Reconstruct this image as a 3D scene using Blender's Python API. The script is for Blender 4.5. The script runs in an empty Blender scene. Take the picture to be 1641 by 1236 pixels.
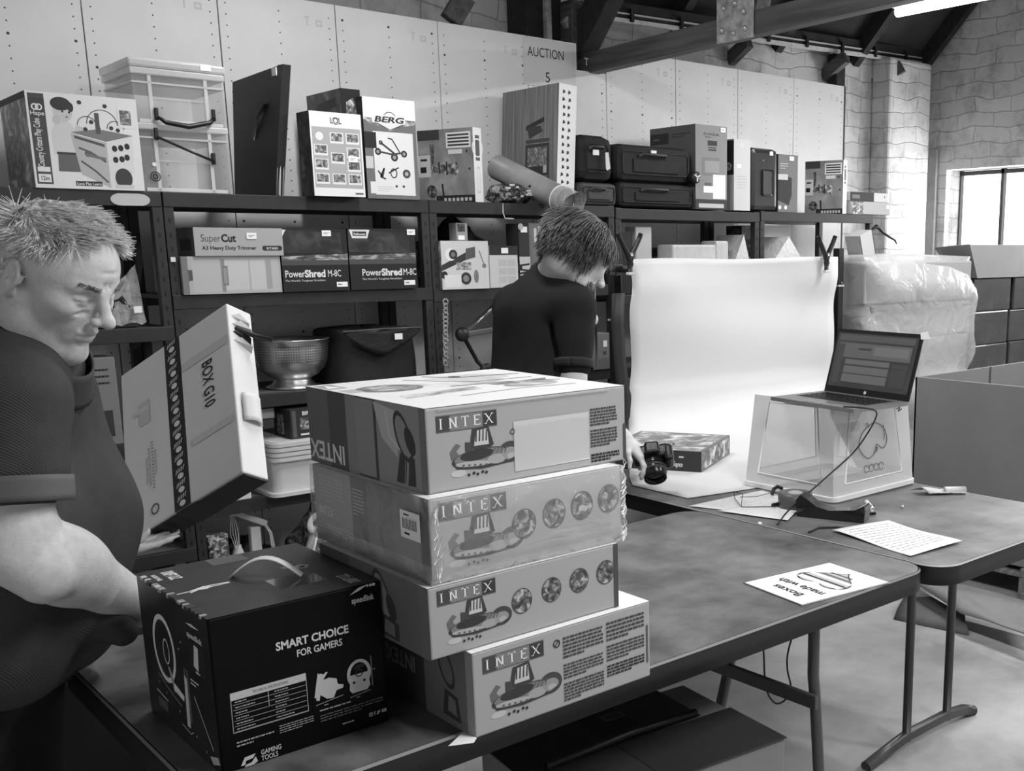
import bpy, bmesh, math, random
import numpy as np
from mathutils import Vector, Matrix
random.seed(7)
PI = math.pi
SC = bpy.context.scene
COL = SC.collection

# ------------------------------------------------------------------ camera
F_, CX, CY, YAW, PITCH, ROLL = 1713.36, 1105.3, 757.3, .8136, .2031, .0054
CAMZ = 1.5
fw = Vector((math.cos(YAW)*math.cos(PITCH), math.sin(YAW)*math.cos(PITCH), -math.sin(PITCH)))
rt = Vector((math.sin(YAW), -math.cos(YAW), 0))
dn = fw.cross(rt)
rt, dn = rt*math.cos(ROLL)+dn*math.sin(ROLL), -rt*math.sin(ROLL)+dn*math.cos(ROLL)
cam = bpy.data.cameras.new('camera'); co = bpy.data.objects.new('camera', cam); COL.objects.link(co)
mw = Matrix((rt, -dn, -fw)).transposed().to_4x4(); mw.translation = Vector((0, 0, CAMZ))
co.matrix_world = mw
cam.sensor_fit = 'HORIZONTAL'; cam.sensor_width = 36
cam.lens = F_/1641*36
cam.shift_x = -(CX-820.5)/1641
cam.shift_y = (CY-618)/1641
cam.clip_start = .05; cam.clip_end = 100
SC.camera = co

# ------------------------------------------------------------------ exposure, world
SC.view_settings.view_transform = 'Standard'
SC.view_settings.look = 'None'
SC.view_settings.gamma = 1
SC.view_settings.use_curve_mapping = False
SC.view_settings.exposure = 0.25
W = bpy.data.worlds.new('daylight'); SC.world = W; W.use_nodes = True
W.node_tree.nodes['Background'].inputs[0].default_value = (1, 1, 1, 1)
W.node_tree.nodes['Background'].inputs[1].default_value = .38

def P(x, y, **k):
    a, v = list(k.items())[0]; i = 'XYZ'.index(a.upper())
    r = fw+rt*((x-CX)/F_)+dn*((y-CY)/F_)
    o = Vector((0, 0, CAMZ))
    return o+r*((v-o[i])/r[i])
def D(x, y, d):
    return Vector((0, 0, CAMZ))+(fw+rt*((x-CX)/F_)+dn*((y-CY)/F_))*d

# ------------------------------------------------------------------ materials
_m = {}
def lin(v):
    v = v/255.
    return v/12.92 if v <= .04045 else ((v+.055)/1.055)**2.4
def G(v, rough=.6, spec=.4, var=0, sc=8, bump=0, bs=60, metal=0, name=None, wave=0, coat=0):
    """a procedural grey; var = mottling (in grey steps), bump = surface relief"""
    key = (v, rough, spec, var, sc, bump, bs, metal, wave, coat)
    if key in _m: return _m[key]
    m = bpy.data.materials.new(name or 'grey_%d' % v); m.use_nodes = True
    nt = m.node_tree; N = nt.nodes; L = nt.links; b = N['Principled BSDF']
    b.inputs['Roughness'].default_value = rough
    b.inputs['Specular IOR Level'].default_value = spec
    b.inputs['Metallic'].default_value = metal
    b.inputs['Coat Weight'].default_value = coat
    g = lin(v); b.inputs['Base Color'].default_value = (g, g, g, 1)
    tc = N.new('ShaderNodeTexCoord')
    if var:
        n = N.new('ShaderNodeTexNoise'); n.inputs['Scale'].default_value = sc; n.inputs['Detail'].default_value = 8
        n.inputs['Roughness'].default_value = .62
        r = N.new('ShaderNodeValToRGB'); r.color_ramp.elements[0].position = .3; r.color_ramp.elements[1].position = .7
        a, c = lin(max(v-var, 1)), lin(min(v+var, 254))
        r.color_ramp.elements[0].color = (a, a, a, 1); r.color_ramp.elements[1].color = (c, c, c, 1)
        L.new(tc.outputs['Object'], n.inputs['Vector']); L.new(n.outputs['Fac'], r.inputs[0]); L.new(r.outputs[0], b.inputs['Base Color'])
    if bump:
        n = N.new('ShaderNodeTexNoise'); n.inputs['Scale'].default_value = bs; n.inputs['Detail'].default_value = 6
        bp = N.new('ShaderNodeBump'); bp.inputs['Strength'].default_value = bump; bp.inputs['Distance'].default_value = .01
        L.new(tc.outputs['Object'], n.inputs['Vector']); L.new(n.outputs['Fac'], bp.inputs['Height'])
        L.new(bp.outputs[0], b.inputs['Normal'])
    if wave:
        w = N.new('ShaderNodeTexWave'); w.inputs['Scale'].default_value = wave; w.inputs['Distortion'].default_value = 1.5
        w.bands_direction = 'DIAGONAL'
        bp = N.new('ShaderNodeBump'); bp.inputs['Strength'].default_value = .35; bp.inputs['Distance'].default_value = .003
        L.new(tc.outputs['Object'], w.inputs['Vector']); L.new(w.outputs['Fac'], bp.inputs['Height']); L.new(bp.outputs[0], b.inputs['Normal'])
    _m[key] = m
    return m

def photo(lo, hi, sc=40, seed=0, stretch=(1, 1, 1)):
    """a printed half-tone picture seen too small to read: blotches between two greys"""
    key = ('ph', lo, hi, sc, seed, stretch)
    if key in _m: return _m[key]
    m = bpy.data.materials.new('printed_picture'); m.use_nodes = True
    nt = m.node_tree; N = nt.nodes; L = nt.links; b = N['Principled BSDF']; b.inputs['Roughness'].default_value = .4
    tc = N.new('ShaderNodeTexCoord'); mp = N.new('ShaderNodeMapping'); mp.inputs['Location'].default_value = (seed*3.1, seed*1.7, seed)
    mp.inputs['Scale'].default_value = stretch
    n = N.new('ShaderNodeTexNoise'); n.inputs['Scale'].default_value = sc; n.inputs['Detail'].default_value = 5; n.inputs['Distortion'].default_value = .8
    r = N.new('ShaderNodeValToRGB'); e = r.color_ramp.elements
    e[0].position = .36; e[1].position = .66
    e[0].color = (lin(lo),)*3+(1,); e[1].color = (lin(hi),)*3+(1,)
    x = e.new(.5); x.color = (lin((lo*1.3+hi*.7)/2),)*3+(1,)
    L.new(tc.outputs['Object'], mp.inputs[0]); L.new(mp.outputs[0], n.inputs['Vector']); L.new(n.outputs['Fac'], r.inputs[0]); L.new(r.outputs[0], b.inputs['Base Color'])
    _m[key] = m
    return m

def clear(name='clear_plastic', alpha=.35, v=225, rough=.15, bump=0, bs=30):
    """translucent film or moulded plastic: part see-through, part milky, glossy on top"""
    key = ('cl', alpha, v, rough, bump, bs)
    if key in _m: return _m[key]
    m = bpy.data.materials.new(name); m.use_nodes = True
    nt = m.node_tree; N = nt.nodes; L = nt.links; b = N['Principled BSDF']; out = N['Material Output']
    g = lin(v); b.inputs['Base Color'].default_value = (g, g, g, 1); b.inputs['Roughness'].default_value = rough
    tr = N.new('ShaderNodeBsdfTransparent'); mx = N.new('ShaderNodeMixShader')
    fr = N.new('ShaderNodeLayerWeight'); fr.inputs['Blend'].default_value = .25
    mr = N.new('ShaderNodeMapRange'); mr.inputs['To Min'].default_value = alpha; mr.inputs['To Max'].default_value = min(1, alpha+.45)
    L.new(fr.outputs['Facing'], mr.inputs['Value']); L.new(mr.outputs[0], mx.inputs[0])
    L.new(tr.outputs[0], mx.inputs[1]); L.new(b.outputs[0], mx.inputs[2]); L.new(mx.outputs[0], out.inputs[0])
    if bump:
        tc = N.new('ShaderNodeTexCoord'); n = N.new('ShaderNodeTexNoise'); n.inputs['Scale'].default_value = bs; n.inputs['Detail'].default_value = 4
        n.inputs['Distortion'].default_value = 1.2
        bp = N.new('ShaderNodeBump'); bp.inputs['Strength'].default_value = bump; bp.inputs['Distance'].default_value = .02
        L.new(tc.outputs['Object'], n.inputs['Vector']); L.new(n.outputs['Fac'], bp.inputs['Height']); L.new(bp.outputs[0], b.inputs['Normal'])
    _m[key] = m
    return m

def wood(lo, hi, sx=30, name='wood_grain', axis='Z'):
    key = ('wd', lo, hi, sx, axis)
    if key in _m: return _m[key]
    m = bpy.data.materials.new(name); m.use_nodes = True
    nt = m.node_tree; N = nt.nodes; L = nt.links; b = N['Principled BSDF']; b.inputs['Roughness'].default_value = .55
    tc = N.new('ShaderNodeTexCoord'); mp = N.new('ShaderNodeMapping')
    s = {'Z': (sx, sx, 1.5), 'X': (1.5, sx, sx), 'Y': (sx, 1.5, sx)}[axis]; mp.inputs['Scale'].default_value = s
    n = N.new('ShaderNodeTexNoise'); n.inputs['Scale'].default_value = 1.5; n.inputs['Detail'].default_value = 6
    r = N.new('ShaderNodeValToRGB'); r.color_ramp.elements[0].position = .3; r.color_ramp.elements[1].position = .7
    r.color_ramp.elements[0].color = (lin(lo),)*3+(1,); r.color_ramp.elements[1].color = (lin(hi),)*3+(1,)
    L.new(tc.outputs['Object'], mp.inputs[0]); L.new(mp.outputs[0], n.inputs['Vector']); L.new(n.outputs['Fac'], r.inputs[0]); L.new(r.outputs[0], b.inputs['Base Color'])
    _m[key] = m
    return m

def emit(s, name='lamp_glow'):
    key = ('em', s)
    if key in _m: return _m[key]
    m = bpy.data.materials.new(name); m.use_nodes = True
    b = m.node_tree.nodes['Principled BSDF']; b.inputs['Emission Color'].default_value = (1, 1, 1, 1); b.inputs['Emission Strength'].default_value = s
    _m[key] = m
    return m

# ------------------------------------------------------------------ mesh building
_txt = {}
def text_mesh(s, bold=0, align='CENTER', shear=0):
    key = (s, bold, align, shear)
    if key in _txt: return _txt[key]
    c = bpy.data.curves.new('t', 'FONT'); c.body = s; c.align_x = align; c.offset = bold; c.shear = shear; c.resolution_u = 3
    o = bpy.data.objects.new('t', c); COL.objects.link(o)
    me = o.to_mesh()
    vs = [(v.co.x, v.co.y) for v in me.vertices]; fs = [tuple(p.vertices) for p in me.polygons]
    o.to_mesh_clear(); bpy.data.objects.remove(o); bpy.data.curves.remove(c)
    _txt[key] = (vs, fs)
    return vs, fs

def smooth(pts, n=6):
    pts = [Vector(p) for p in pts]; out = []
    for i in range(len(pts)-1):
        a, b, c, d = pts[max(i-1, 0)], pts[i], pts[i+1], pts[min(i+2, len(pts)-1)]
        for k in range(n):
            t = k/n; out.append(.5*((2*b)+(c-a)*t+(2*a-5*b+4*c-d)*t*t+(3*b-a-3*c+d)*t**3))
    return out+[pts[-1]]

class MB:
    def __init__(s): s.v = []; s.f = []; s.mi = []; s.mats = []; s.sm = []
    def m(s, mat):
        if mat not in s.mats: s.mats.append(mat)
        return s.mats.index(mat)
    def add(s, vs, fs, mat, smooth=False):
        o = len(s.v); s.v += [tuple(v) for v in vs]; k = s.m(mat)
        for f in fs: s.f.append(tuple(i+o for i in f)); s.mi.append(k); s.sm.append(smooth)
        return s
    def box(s, a, b, mat, bev=0, M=None):
        (x0, y0, z0), (x1, y1, z1) = a, b
        if bev:
            bm = bmesh.new(); bmesh.ops.create_cube(bm, size=1)
            bmesh.ops.scale(bm, vec=(abs(x1-x0), abs(y1-y0), abs(z1-z0)), verts=bm.verts)
            bmesh.ops.bevel(bm, geom=bm.edges[:], offset=bev, segments=2, profile=.5, affect='EDGES')
            c = Vector(((x0+x1)/2, (y0+y1)/2, (z0+z1)/2))
            bm.verts.index_update()
            vs = [v.co+c for v in bm.verts]; fs = [[v.index for v in f.verts] for f in bm.faces]; bm.free()
        else:
            vs = [Vector((x, y, z)) for z in (z0, z1) for y in (y0, y1) for x in (x0, x1)]
            fs = [(0, 2, 3, 1), (4, 5, 7, 6), (0, 1, 5, 4), (2, 6, 7, 3), (0, 4, 6, 2), (1, 3, 7, 5)]
        if M is not None: vs = [M @ Vector(v) for v in vs]
        return s.add(vs, fs, mat)
    def beam(s, a, b, w, h, mat, up=(0, 0, 1), bev=0):
        a = Vector(a); b = Vector(b); x = (b-a); L = x.length; x.normalize(); y = Vector(up).cross(x).normalized(); z = x.cross(y)
        M = Matrix((x, y, z)).transposed().to_4x4(); M.translation = a
        return s.box((0, -w/2, -h/2), (L, w/2, h/2), mat, bev, M)
    def tube(s, pts, r, mat, n=10, cap=True, smooth=True):
        pts = [Vector(p) for p in pts]; rs = r if isinstance(r, (list, tuple)) else [r]*len(pts)
        vs = []; up = None
        for i, p in enumerate(pts):
            t = (pts[min(i+1, len(pts)-1)]-pts[max(i-1, 0)])
            if t.length < 1e-9: t = Vector((0, 0, 1))
            t.normalize()
            if up is None: up = Vector((0, 0, 1)) if abs(t.z) < .9 else Vector((1, 0, 0))
            x = t.cross(up)
            if x.length < 1e-6: x = t.orthogonal()
            x.normalize(); y = x.cross(t).normalized(); up = y
            for k in range(n):
                a = 2*PI*k/n; vs.append(p+x*math.cos(a)*rs[i]+y*math.sin(a)*rs[i])
        fs = [(i*n+k, i*n+(k+1) % n, (i+1)*n+(k+1) % n, (i+1)*n+k) for i in range(len(pts)-1) for k in range(n)]
        if cap: fs += [tuple(range(n)), tuple(range((len(pts)-1)*n, len(pts)*n))[::-1]]
        return s.add(vs, fs, mat, smooth)
    def lathe(s, prof, mat, n=40, c=(0, 0, 0), M=None, smooth=True):
        vs = [Vector((r*math.cos(2*PI*k/n), r*math.sin(2*PI*k/n), z))+Vector(c) for r, z in prof for k in range(n)]
        if M is not None: vs = [M @ v for v in vs]
        fs = [(i*n+k, i*n+(k+1) % n, (i+1)*n+(k+1) % n, (i+1)*n+k) for i in range(len(prof)-1) for k in range(n)]
        return s.add(vs, fs, mat, smooth)
    def prism(s, poly, o, u, v, n, t, mat, smooth=False):
        o, u, v, n = map(Vector, (o, u, v, n)); k = len(poly)
        vs = [o+u*a+v*b for a, b in poly]+[o+u*a+v*b+n*t for a, b in poly]
        fs = [tuple(range(k))[::-1], tuple(range(k, 2*k))]+[(i, (i+1) % k, k+(i+1) % k, k+i) for i in range(k)]
        return s.add(vs, fs, mat, smooth)
    def ball(s, c, r, mat, n=16, M=None):
        r = r if isinstance(r, (tuple, list)) else (r, r, r)
        h = n//2
        prof = [(math.sin(PI*i/h), -math.cos(PI*i/h)) for i in range(h+1)]
        vs = [Vector((p*math.cos(2*PI*k/n)*r[0], p*math.sin(2*PI*k/n)*r[1], z*r[2])) for p, z in prof for k in range(n)]
        if M is not None: vs = [M @ v for v in vs]
        vs = [v+Vector(c) for v in vs]
        fs = [(i*n+k, i*n+(k+1) % n, (i+1)*n+(k+1) % n, (i+1)*n+k) for i in range(h) for k in range(n)]
        return s.add(vs, fs, mat, True)
    def surf(s, grid, mat, smooth=True, thick=0):
        nu = len(grid); nv = len(grid[0]); vs = [Vector(p) for r in grid for p in r]
        fs = [(i*nv+j, i*nv+j+1, (i+1)*nv+j+1, (i+1)*nv+j) for i in range(nu-1) for j in range(nv-1)]
        if not thick: return s.add(vs, fs, mat, smooth)
        nm = []
        for i in range(nu):
            for j in range(nv):
                a = Vector(grid[min(i+1, nu-1)][j])-Vector(grid[max(i-1, 0)][j]); b = Vector(grid[i][min(j+1, nv-1)])-Vector(grid[i][max(j-1, 0)])
                c = a.cross(b); nm.append(c.normalized() if c.length > 1e-12 else Vector((0, 0, 1)))
        k = len(vs); v2 = vs+[v-n*thick for v, n in zip(vs, nm)]
        f2 = fs+[tuple(q+k for q in f)[::-1] for f in fs]
        rim = [i*nv for i in range(nu)]+[(nu-1)*nv+j for j in range(1, nv)]+[i*nv+nv-1 for i in range(nu-2, -1, -1)]+[j for j in range(nv-2, 0, -1)]
        f2 += [(rim[i], rim[(i+1) % len(rim)], rim[(i+1) % len(rim)]+k, rim[i]+k) for i in range(len(rim))]
        return s.add(v2, f2, mat, smooth)
    def build(s, name, parent=None, loc=None, rot=None, off=None):
        me = bpy.data.meshes.new(name)
        off = Vector(off) if off is not None else Vector((0, 0, 0))
        me.from_pydata([tuple(Vector(v)-off) for v in s.v], [], s.f)
        for m in s.mats: me.materials.append(m)
        me.polygons.foreach_set('material_index', s.mi); me.polygons.foreach_set('use_smooth', s.sm)
        me.update()
        o = bpy.data.objects.new(name, me); COL.objects.link(o)
        if parent: o.parent = parent
        if loc is not None: o.location = loc
        if rot is not None: o.rotation_euler = rot
        return o

def tag(o, label, cat=None, group=None, kind=None):
    if label: o['label'] = label
    if cat: o['category'] = cat
    if group: o['group'] = group
    if kind: o['kind'] = kind
    return o
def thing(name, label, cat, loc=(0, 0, 0), rot=(0, 0, 0), group=None):
    o = bpy.data.objects.new(name, None); COL.objects.link(o); o.empty_display_size = .05
    o.location = loc; o.rotation_euler = rot
    return tag(o, label, cat, group)
def struct(name, mb): return tag(mb.build(name), None, kind='structure')
def dup(root, loc=None, rot=None, label=None):
    r = root.copy(); COL.objects.link(r)
    if loc is not None: r.location = loc
    if rot is not None: r.rotation_euler = rot
    if label: r['label'] = label
    for ch in list(root.children):
        c = ch.copy(); COL.objects.link(c); c.parent = r
        for g in ch.children:
            d = g.copy(); COL.objects.link(d); d.parent = c
    return r

class Cv:
    """prints drawn on one face: every mark is a sliver of real ink a hair above the board"""
    def __init__(s, mb, o, u, v, w, h, gap=.0004):
        s.mb = mb; s.o = Vector(o); s.u = Vector(u); s.v = Vector(v); s.n = s.u.cross(s.v); s.w = w; s.h = h; s.k = gap
    def pt(s, a, b): return s.o+s.u*(a*s.w)+s.v*(b*s.h)+s.n*s.k
    def nx(s): s.k += .000015
    def poly(s, pts, mat):
        s.nx(); s.mb.add([s.pt(a, b) for a, b in pts], [tuple(range(len(pts)))], mat); return s
    def rect(s, a0, b0, a1, b1, mat): return s.poly([(a0, b0), (a1, b0), (a1, b1), (a0, b1)], mat)
    def ell(s, a, b, r, mat, ry=None, n=24, rot=0):
        ry = ry or r; q = s.h/s.w; ca, sa = math.cos(rot), math.sin(rot); pts = []
        for i in range(n):
            x, y = r*math.cos(2*PI*i/n), ry*math.sin(2*PI*i/n); pts.append((a+(x*ca-y*sa)*q, b+x*sa+y*ca))
        return s.poly(pts, mat)
    def ring(s, a, b, r, t, mat, ry=None, a0=0, a1=2*PI, n=28, rot=0):
        ry = ry or r; s.nx(); q = s.h/s.w; vs = []; ca, sa = math.cos(rot), math.sin(rot)
        for i in range(n+1):
            c = a0+(a1-a0)*i/n
            for d in (0, t):
                x, y = (r-d)*math.cos(c), (ry-d)*math.sin(c); vs.append(s.pt(a+(x*ca-y*sa)*q, b+x*sa+y*ca))
        s.mb.add(vs, [(2*i, 2*i+1, 2*i+3, 2*i+2) for i in range(n)], mat); return s
    def line(s, pts, t, mat):
        s.nx()
        for (a0, b0), (a1, b1) in zip(pts, pts[1:]):
            dx, dy = (a1-a0)*s.w, (b1-b0)*s.h; L = math.hypot(dx, dy) or 1; nx_, ny = -dy/L*t*s.h/2, dx/L*t*s.h/2
            ox, oy = nx_/s.w, ny/s.h
            s.mb.add([s.pt(a0-ox, b0-oy), s.pt(a1-ox, b1-oy), s.pt(a1+ox, b1+oy), s.pt(a0+ox, b0+oy)], [(0, 1, 2, 3)], mat)
        return s
    def text(s, t, a, b, h, mat, bold=0, align='CENTER', w=None, rot=0, shear=0):
        s.nx(); vs, fs = text_mesh(t, bold, align, shear)
        if not vs: return s
        H = h*s.h/.7; sx = 1
        if w:
            W0 = max(x for x, y in vs)-min(x for x, y in vs); sx = w*(s.h if abs(math.sin(rot)) > .7 else s.w)/(W0*H)
        ca, sa = math.cos(rot), math.sin(rot); P_ = []
        for x, y in vs:
            X, Y = x*H*sx, y*H; X, Y = X*ca-Y*sa, X*sa+Y*ca
            P_.append(s.pt(a, b)+s.u*X+s.v*Y)
        s.mb.add(P_, fs, mat); return s
    def dashes(s, a0, b0, a1, b1, n, mat, t=.5, seed=0):
        """lines of type too small to read"""
        rr = random.Random(seed+n); s.nx(); dh = (b1-b0)/n
        for i in range(n):
            y = b1-(i+.5)*dh; x = a0; end = a1 if i < n-1 else a0+(a1-a0)*rr.uniform(.4, .8)
            while x < end-.005:
                L = min(rr.uniform(.03, .1)*(a1-a0)*1.4, end-x)
                s.mb.add([s.pt(x, y-dh*t/2), s.pt(x+L, y-dh*t/2), s.pt(x+L, y+dh*t/2), s.pt(x, y+dh*t/2)], [(0, 1, 2, 3)], mat)
                x += L+.012*(a1-a0)+.002
        return s
    def serif(s, word, a, b, h, adv, mat):
        """roman capitals with slab serifs, letter by letter"""
        s.nx(); q = h*s.h/s.w; st = .17
        S = {'I': [('v', .5)], 'N': [('v', .14), ('d', .14, 1, .86, 0), ('v', .86)], 'T': [('v', .5), ('h', 1, 0, 1)],
             'E': [('v', .2), ('h', 1, .05, .9), ('h', .53, .2, .7), ('h', 0, .05, .9)], 'X': [('d', .05, 1, .95, 0), ('e', .95, 1, .05, 0)]}
        def quad(p):
            s.mb.add([s.pt(a+x*q*.85, b+y*h) for x, y in p], [(0, 1, 2, 3)], mat)
        for ch in word:
            for g in S[ch]:
                if g[0] == 'v':
                    x = g[1]; quad([(x-st/2, 0), (x+st/2, 0), (x+st/2, 1), (x-st/2, 1)])
                    for y in (0, .93): quad([(x-st, y), (x+st, y), (x+st, y+.07), (x-st, y+.07)])
                if g[0] == 'h':
                    y = g[1]*.92; quad([(g[2], y), (g[3], y), (g[3], y+.08), (g[2], y+.08)])
                    if ch in 'TE' and g[1] != .53:
                        yy = y-.1 if y > .5 else y
                        for x in ((g[2], g[3]-.07) if ch == 'T' else (g[3]-.07,)): quad([(x, yy), (x+.07, yy), (x+.07, yy+.18), (x, yy+.18)])
                if g[0] in 'de':
                    w_ = st if g[0] == 'd' else .08; x0, y0, x1, y1 = g[1:]
                    quad([(x0-w_/2, y0), (x0+w_/2, y0), (x1+w_/2, y1), (x1-w_/2, y1)])
                    if ch == 'X':
                        for x, y in ((x0, .93), (x1, 0)): quad([(x-.15, y), (x+.15, y), (x+.15, y+.07), (x-.15, y+.07)])
            a += adv
        return s

WHITE = G(224, .7); LAB = G(243, .6); INK = G(28, .5)
def carton(name, label, cat, loc, dim, mat, rot=(0, 0, 0), front=None, left=None, top=None, right=None, bev=.003, group=None, sticker=None, parent=None, jit=0):
    w, d, h = dim; mb = MB(); mb.box((0, 0, 0), (w, d, h), mat, bev)
    if jit:
        rr = random.Random(int(w*9999)); mb.v = [tuple(c+rr.uniform(-jit, jit)*.3 for c in v) for v in mb.v]
    if front: front(Cv(mb, (0, 0, 0), (1, 0, 0), (0, 0, 1), w, h))
    if left: left(Cv(mb, (0, d, 0), (0, -1, 0), (0, 0, 1), d, h))
    if right: right(Cv(mb, (w, 0, 0), (0, 1, 0), (0, 0, 1), d, h))
    if top: top(Cv(mb, (0, 0, h), (1, 0, 0), (0, 1, 0), w, d))
    o = mb.build(name, parent, loc, rot)
    if label: tag(o, label, cat, group)
    if sticker:
        for (a, b) in (sticker if isinstance(sticker, list) else [sticker]):
            s = MB(); s.box((a*w, -.0036, b*h), (a*w+.036, -.0024, b*h+.022), LAB, .0004)
            c = Cv(s, (a*w, -.0036, b*h), (1, 0, 0), (0, 0, 1), .036, .022, .0001); c.dashes(.2, .3, .8, .7, 2, G(120), .5)
            s.build('price_sticker', o)
    return o
# ------------------------------------------------------------------ the building
def brick_mat():
    m = bpy.data.materials.new('whitewashed_brick'); m.use_nodes = True
    nt = m.node_tree; N = nt.nodes; L = nt.links; b = N['Principled BSDF']; b.inputs['Roughness'].default_value = .8
    tc = N.new('ShaderNodeTexCoord'); sp = N.new('ShaderNodeSeparateXYZ'); ad = N.new('ShaderNodeMath'); cb = N.new('ShaderNodeCombineXYZ')
    L.new(tc.outputs['Object'], sp.inputs[0]); L.new(sp.outputs[0], ad.inputs[0]); L.new(sp.outputs[1], ad.inputs[1])
    L.new(ad.outputs[0], cb.inputs[0]); L.new(sp.outputs[2], cb.inputs[1])
    br = N.new('ShaderNodeTexBrick'); br.inputs['Scale'].default_value = 1; br.inputs['Brick Width'].default_value = .30; br.inputs['Row Height'].default_value = .105
    br.inputs['Mortar Size'].default_value = .005; br.inputs['Mortar Smooth'].default_value = 1
    br.inputs['Color1'].default_value = (.74, .74, .74, 1); br.inputs['Color2'].default_value = (.64, .64, .64, 1); br.inputs['Mortar'].default_value = (.58, .58, .58, 1)
    wob = N.new('ShaderNodeTexNoise'); wob.inputs['Scale'].default_value = 3.5
    mx0 = N.new('ShaderNodeMixRGB'); mx0.blend_type = 'ADD'; mx0.inputs[0].default_value = .10
    L.new(cb.outputs[0], mx0.inputs[1]); L.new(cb.outputs[0], wob.inputs['Vector']); L.new(wob.outputs['Color'], mx0.inputs[2]); L.new(mx0.outputs[0], br.inputs['Vector'])
    n = N.new('ShaderNodeTexNoise'); n.inputs['Scale'].default_value = 5; n.inputs['Detail'].default_value = 9; n.inputs['Roughness'].default_value = .7
    r = N.new('ShaderNodeValToRGB'); r.color_ramp.elements[0].position = .33; r.color_ramp.elements[1].position = .52
    r.color_ramp.elements[0].color = (.5,)*3+(1,); r.color_ramp.elements[1].color = (1, 1, 1, 1)
    L.new(tc.outputs['Object'], n.inputs['Vector']); L.new(n.outputs['Fac'], r.inputs[0])
    mx = N.new('ShaderNodeMixRGB'); mx.blend_type = 'MULTIPLY'; mx.inputs[0].default_value = .8
    L.new(br.outputs['Color'], mx.inputs[1]); L.new(r.outputs[0], mx.inputs[2]); L.new(mx.outputs[0], b.inputs['Base Color'])
    bp = N.new('ShaderNodeBump'); bp.inputs['Strength'].default_value = .55; bp.inputs['Distance'].default_value = .02; bp.invert = True
    mm = N.new('ShaderNodeMath'); mm.operation = 'MULTIPLY_ADD'; mm.inputs[1].default_value = 1.0
    L.new(br.outputs['Fac'], mm.inputs[0]); L.new(n.outputs['Fac'], mm.inputs[2]); L.new(mm.outputs[0], bp.inputs['Height']); L.new(bp.outputs[0], b.inputs['Normal'])
    return m
BRICK = brick_mat()
XR, YB = 7.05, 4.9
# floor: worn concrete
mb = MB(); mb.box((-4, -5, -.1), (XR+.3, YB+.3, 0), G(170, .75, var=34, sc=1.6, bump=.15, bs=20, name='worn_concrete')); struct('floor', mb)
# back wall and right wall with the window hole
mb = MB(); mb.box((-4, YB, 0), (XR+.3, YB+.3, 2.95), BRICK)
struct('wall_back', mb)
wy1 = P(1516, 300, X=XR).y; wz1 = P(1525, 272, X=XR).z; wz0 = 1.38; wy0 = 2.6
mb = MB()
mb.box((XR, wy1, 0), (XR+.3, YB, 6.5), BRICK); mb.box((XR, -5, 0), (XR+.3, wy0, 6.5), BRICK)
mb.box((XR, wy0, 0), (XR+.3, wy1, wz0), BRICK); mb.box((XR, wy0, wz1), (XR+.3, wy1, 6.5), BRICK)
struct('wall_right', mb)
mb = MB(); mb.box((6.42, 4.74, 0), (6.93, YB, 2.83), BRICK, .02); struct('wall_pier', mb)
# window: frosted bright panes between dark glazing bars
w = thing('window_1', None, None, (XR+.2, 0, 0)); w['kind'] = 'structure'
DK = G(70, .5)
mb = MB()
ys = [wy0, wy0+.42, wy0+.84, wy0+1.26, wy1]
ys = [wy1-.36*i for i in range(7) if wy1-.36*i > wy0]+[wy0]
for y in ys: mb.box((-.02, y-.012, wz0), (.02, y+.012, wz1), DK)
for z in (wz0+.01, wz1-.02): mb.box((-.02, wy0, z-.015), (.02, wy1, z+.015), DK)
mb.build('window_frame', w)
mb = MB(); mb.box((.03, wy0, wz0), (.035, wy1, wz1), emit(2.4, 'daylight_pane')); mb.build('window_pane', w)
# the upright board on the right wall beside the corner
p = P(1493, 300, X=XR-.03); zt = P(1494, 240, X=XR-.03).z
mb = MB(); mb.box((XR-.035, p.y-.035, 0), (XR-.003, p.y+.035, zt), G(165, .7, var=15), .004); struct('trim_1', mb)

# panelled partition of perforated boards
PAN = G(230, .55, .3, var=7, sc=2.5, name='painted_board'); SEAM = G(40); DOT = G(60)
mb = MB(); Xs = [1.242+.4868*i for i in range(-7, 10)]; TOPZ = 2.525
mb.box((Xs[0], 4.512, 0), (5.62, 4.53, 2.38), SEAM)
for i in range(len(Xs)-1):
    a, b = Xs[i]+.0025, Xs[i+1]-.0025; a_, b_ = a, b
    if abs(Xs[i]-3.179) < .02:
        mb.box((a, 4.5, 0), (b, 4.512, 2.40), PAN)
        mb.box((a, 4.5, 2.40), (3.487, 4.512, TOPZ), PAN)
    else: mb.box((a, 4.5, 0), (b, 4.512, TOPZ), PAN)
    for cx in (a+.028, b-.028, (a+b)/2):
        z = .05
        k = 0
        while z < TOPZ-.02:
            r = .0055 if (k*7+i*3) % 11 == 4 else .0031
            if abs(Xs[i]-3.179) < .02 and z > 2.38 and cx > 3.48: break
            mb.add([(cx+r*math.cos(q*PI/3), 4.4994, z+r*math.sin(q*PI/3)) for q in range(6)], [tuple(range(6))], DOT); z += .0417; k += 1
    c = Cv(mb, (a, 4.5, 2.2), (1, 0, 0), (0, 0, 1), b-a, .3, .0003)
    c.rect(.72, .86, .77, .88, G(208)); c.rect(.738, .76, .752, .86, G(208)); c.rect(.82, .76, .88, .85, G(208)); c.rect(.835, .79, .865, .82, PAN)
struct('wall_partition', mb)
mb = MB(); mb.box((5.62, 4.497, 0), (5.632, 4.53, TOPZ), G(60)); struct('trim_2', mb)

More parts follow.
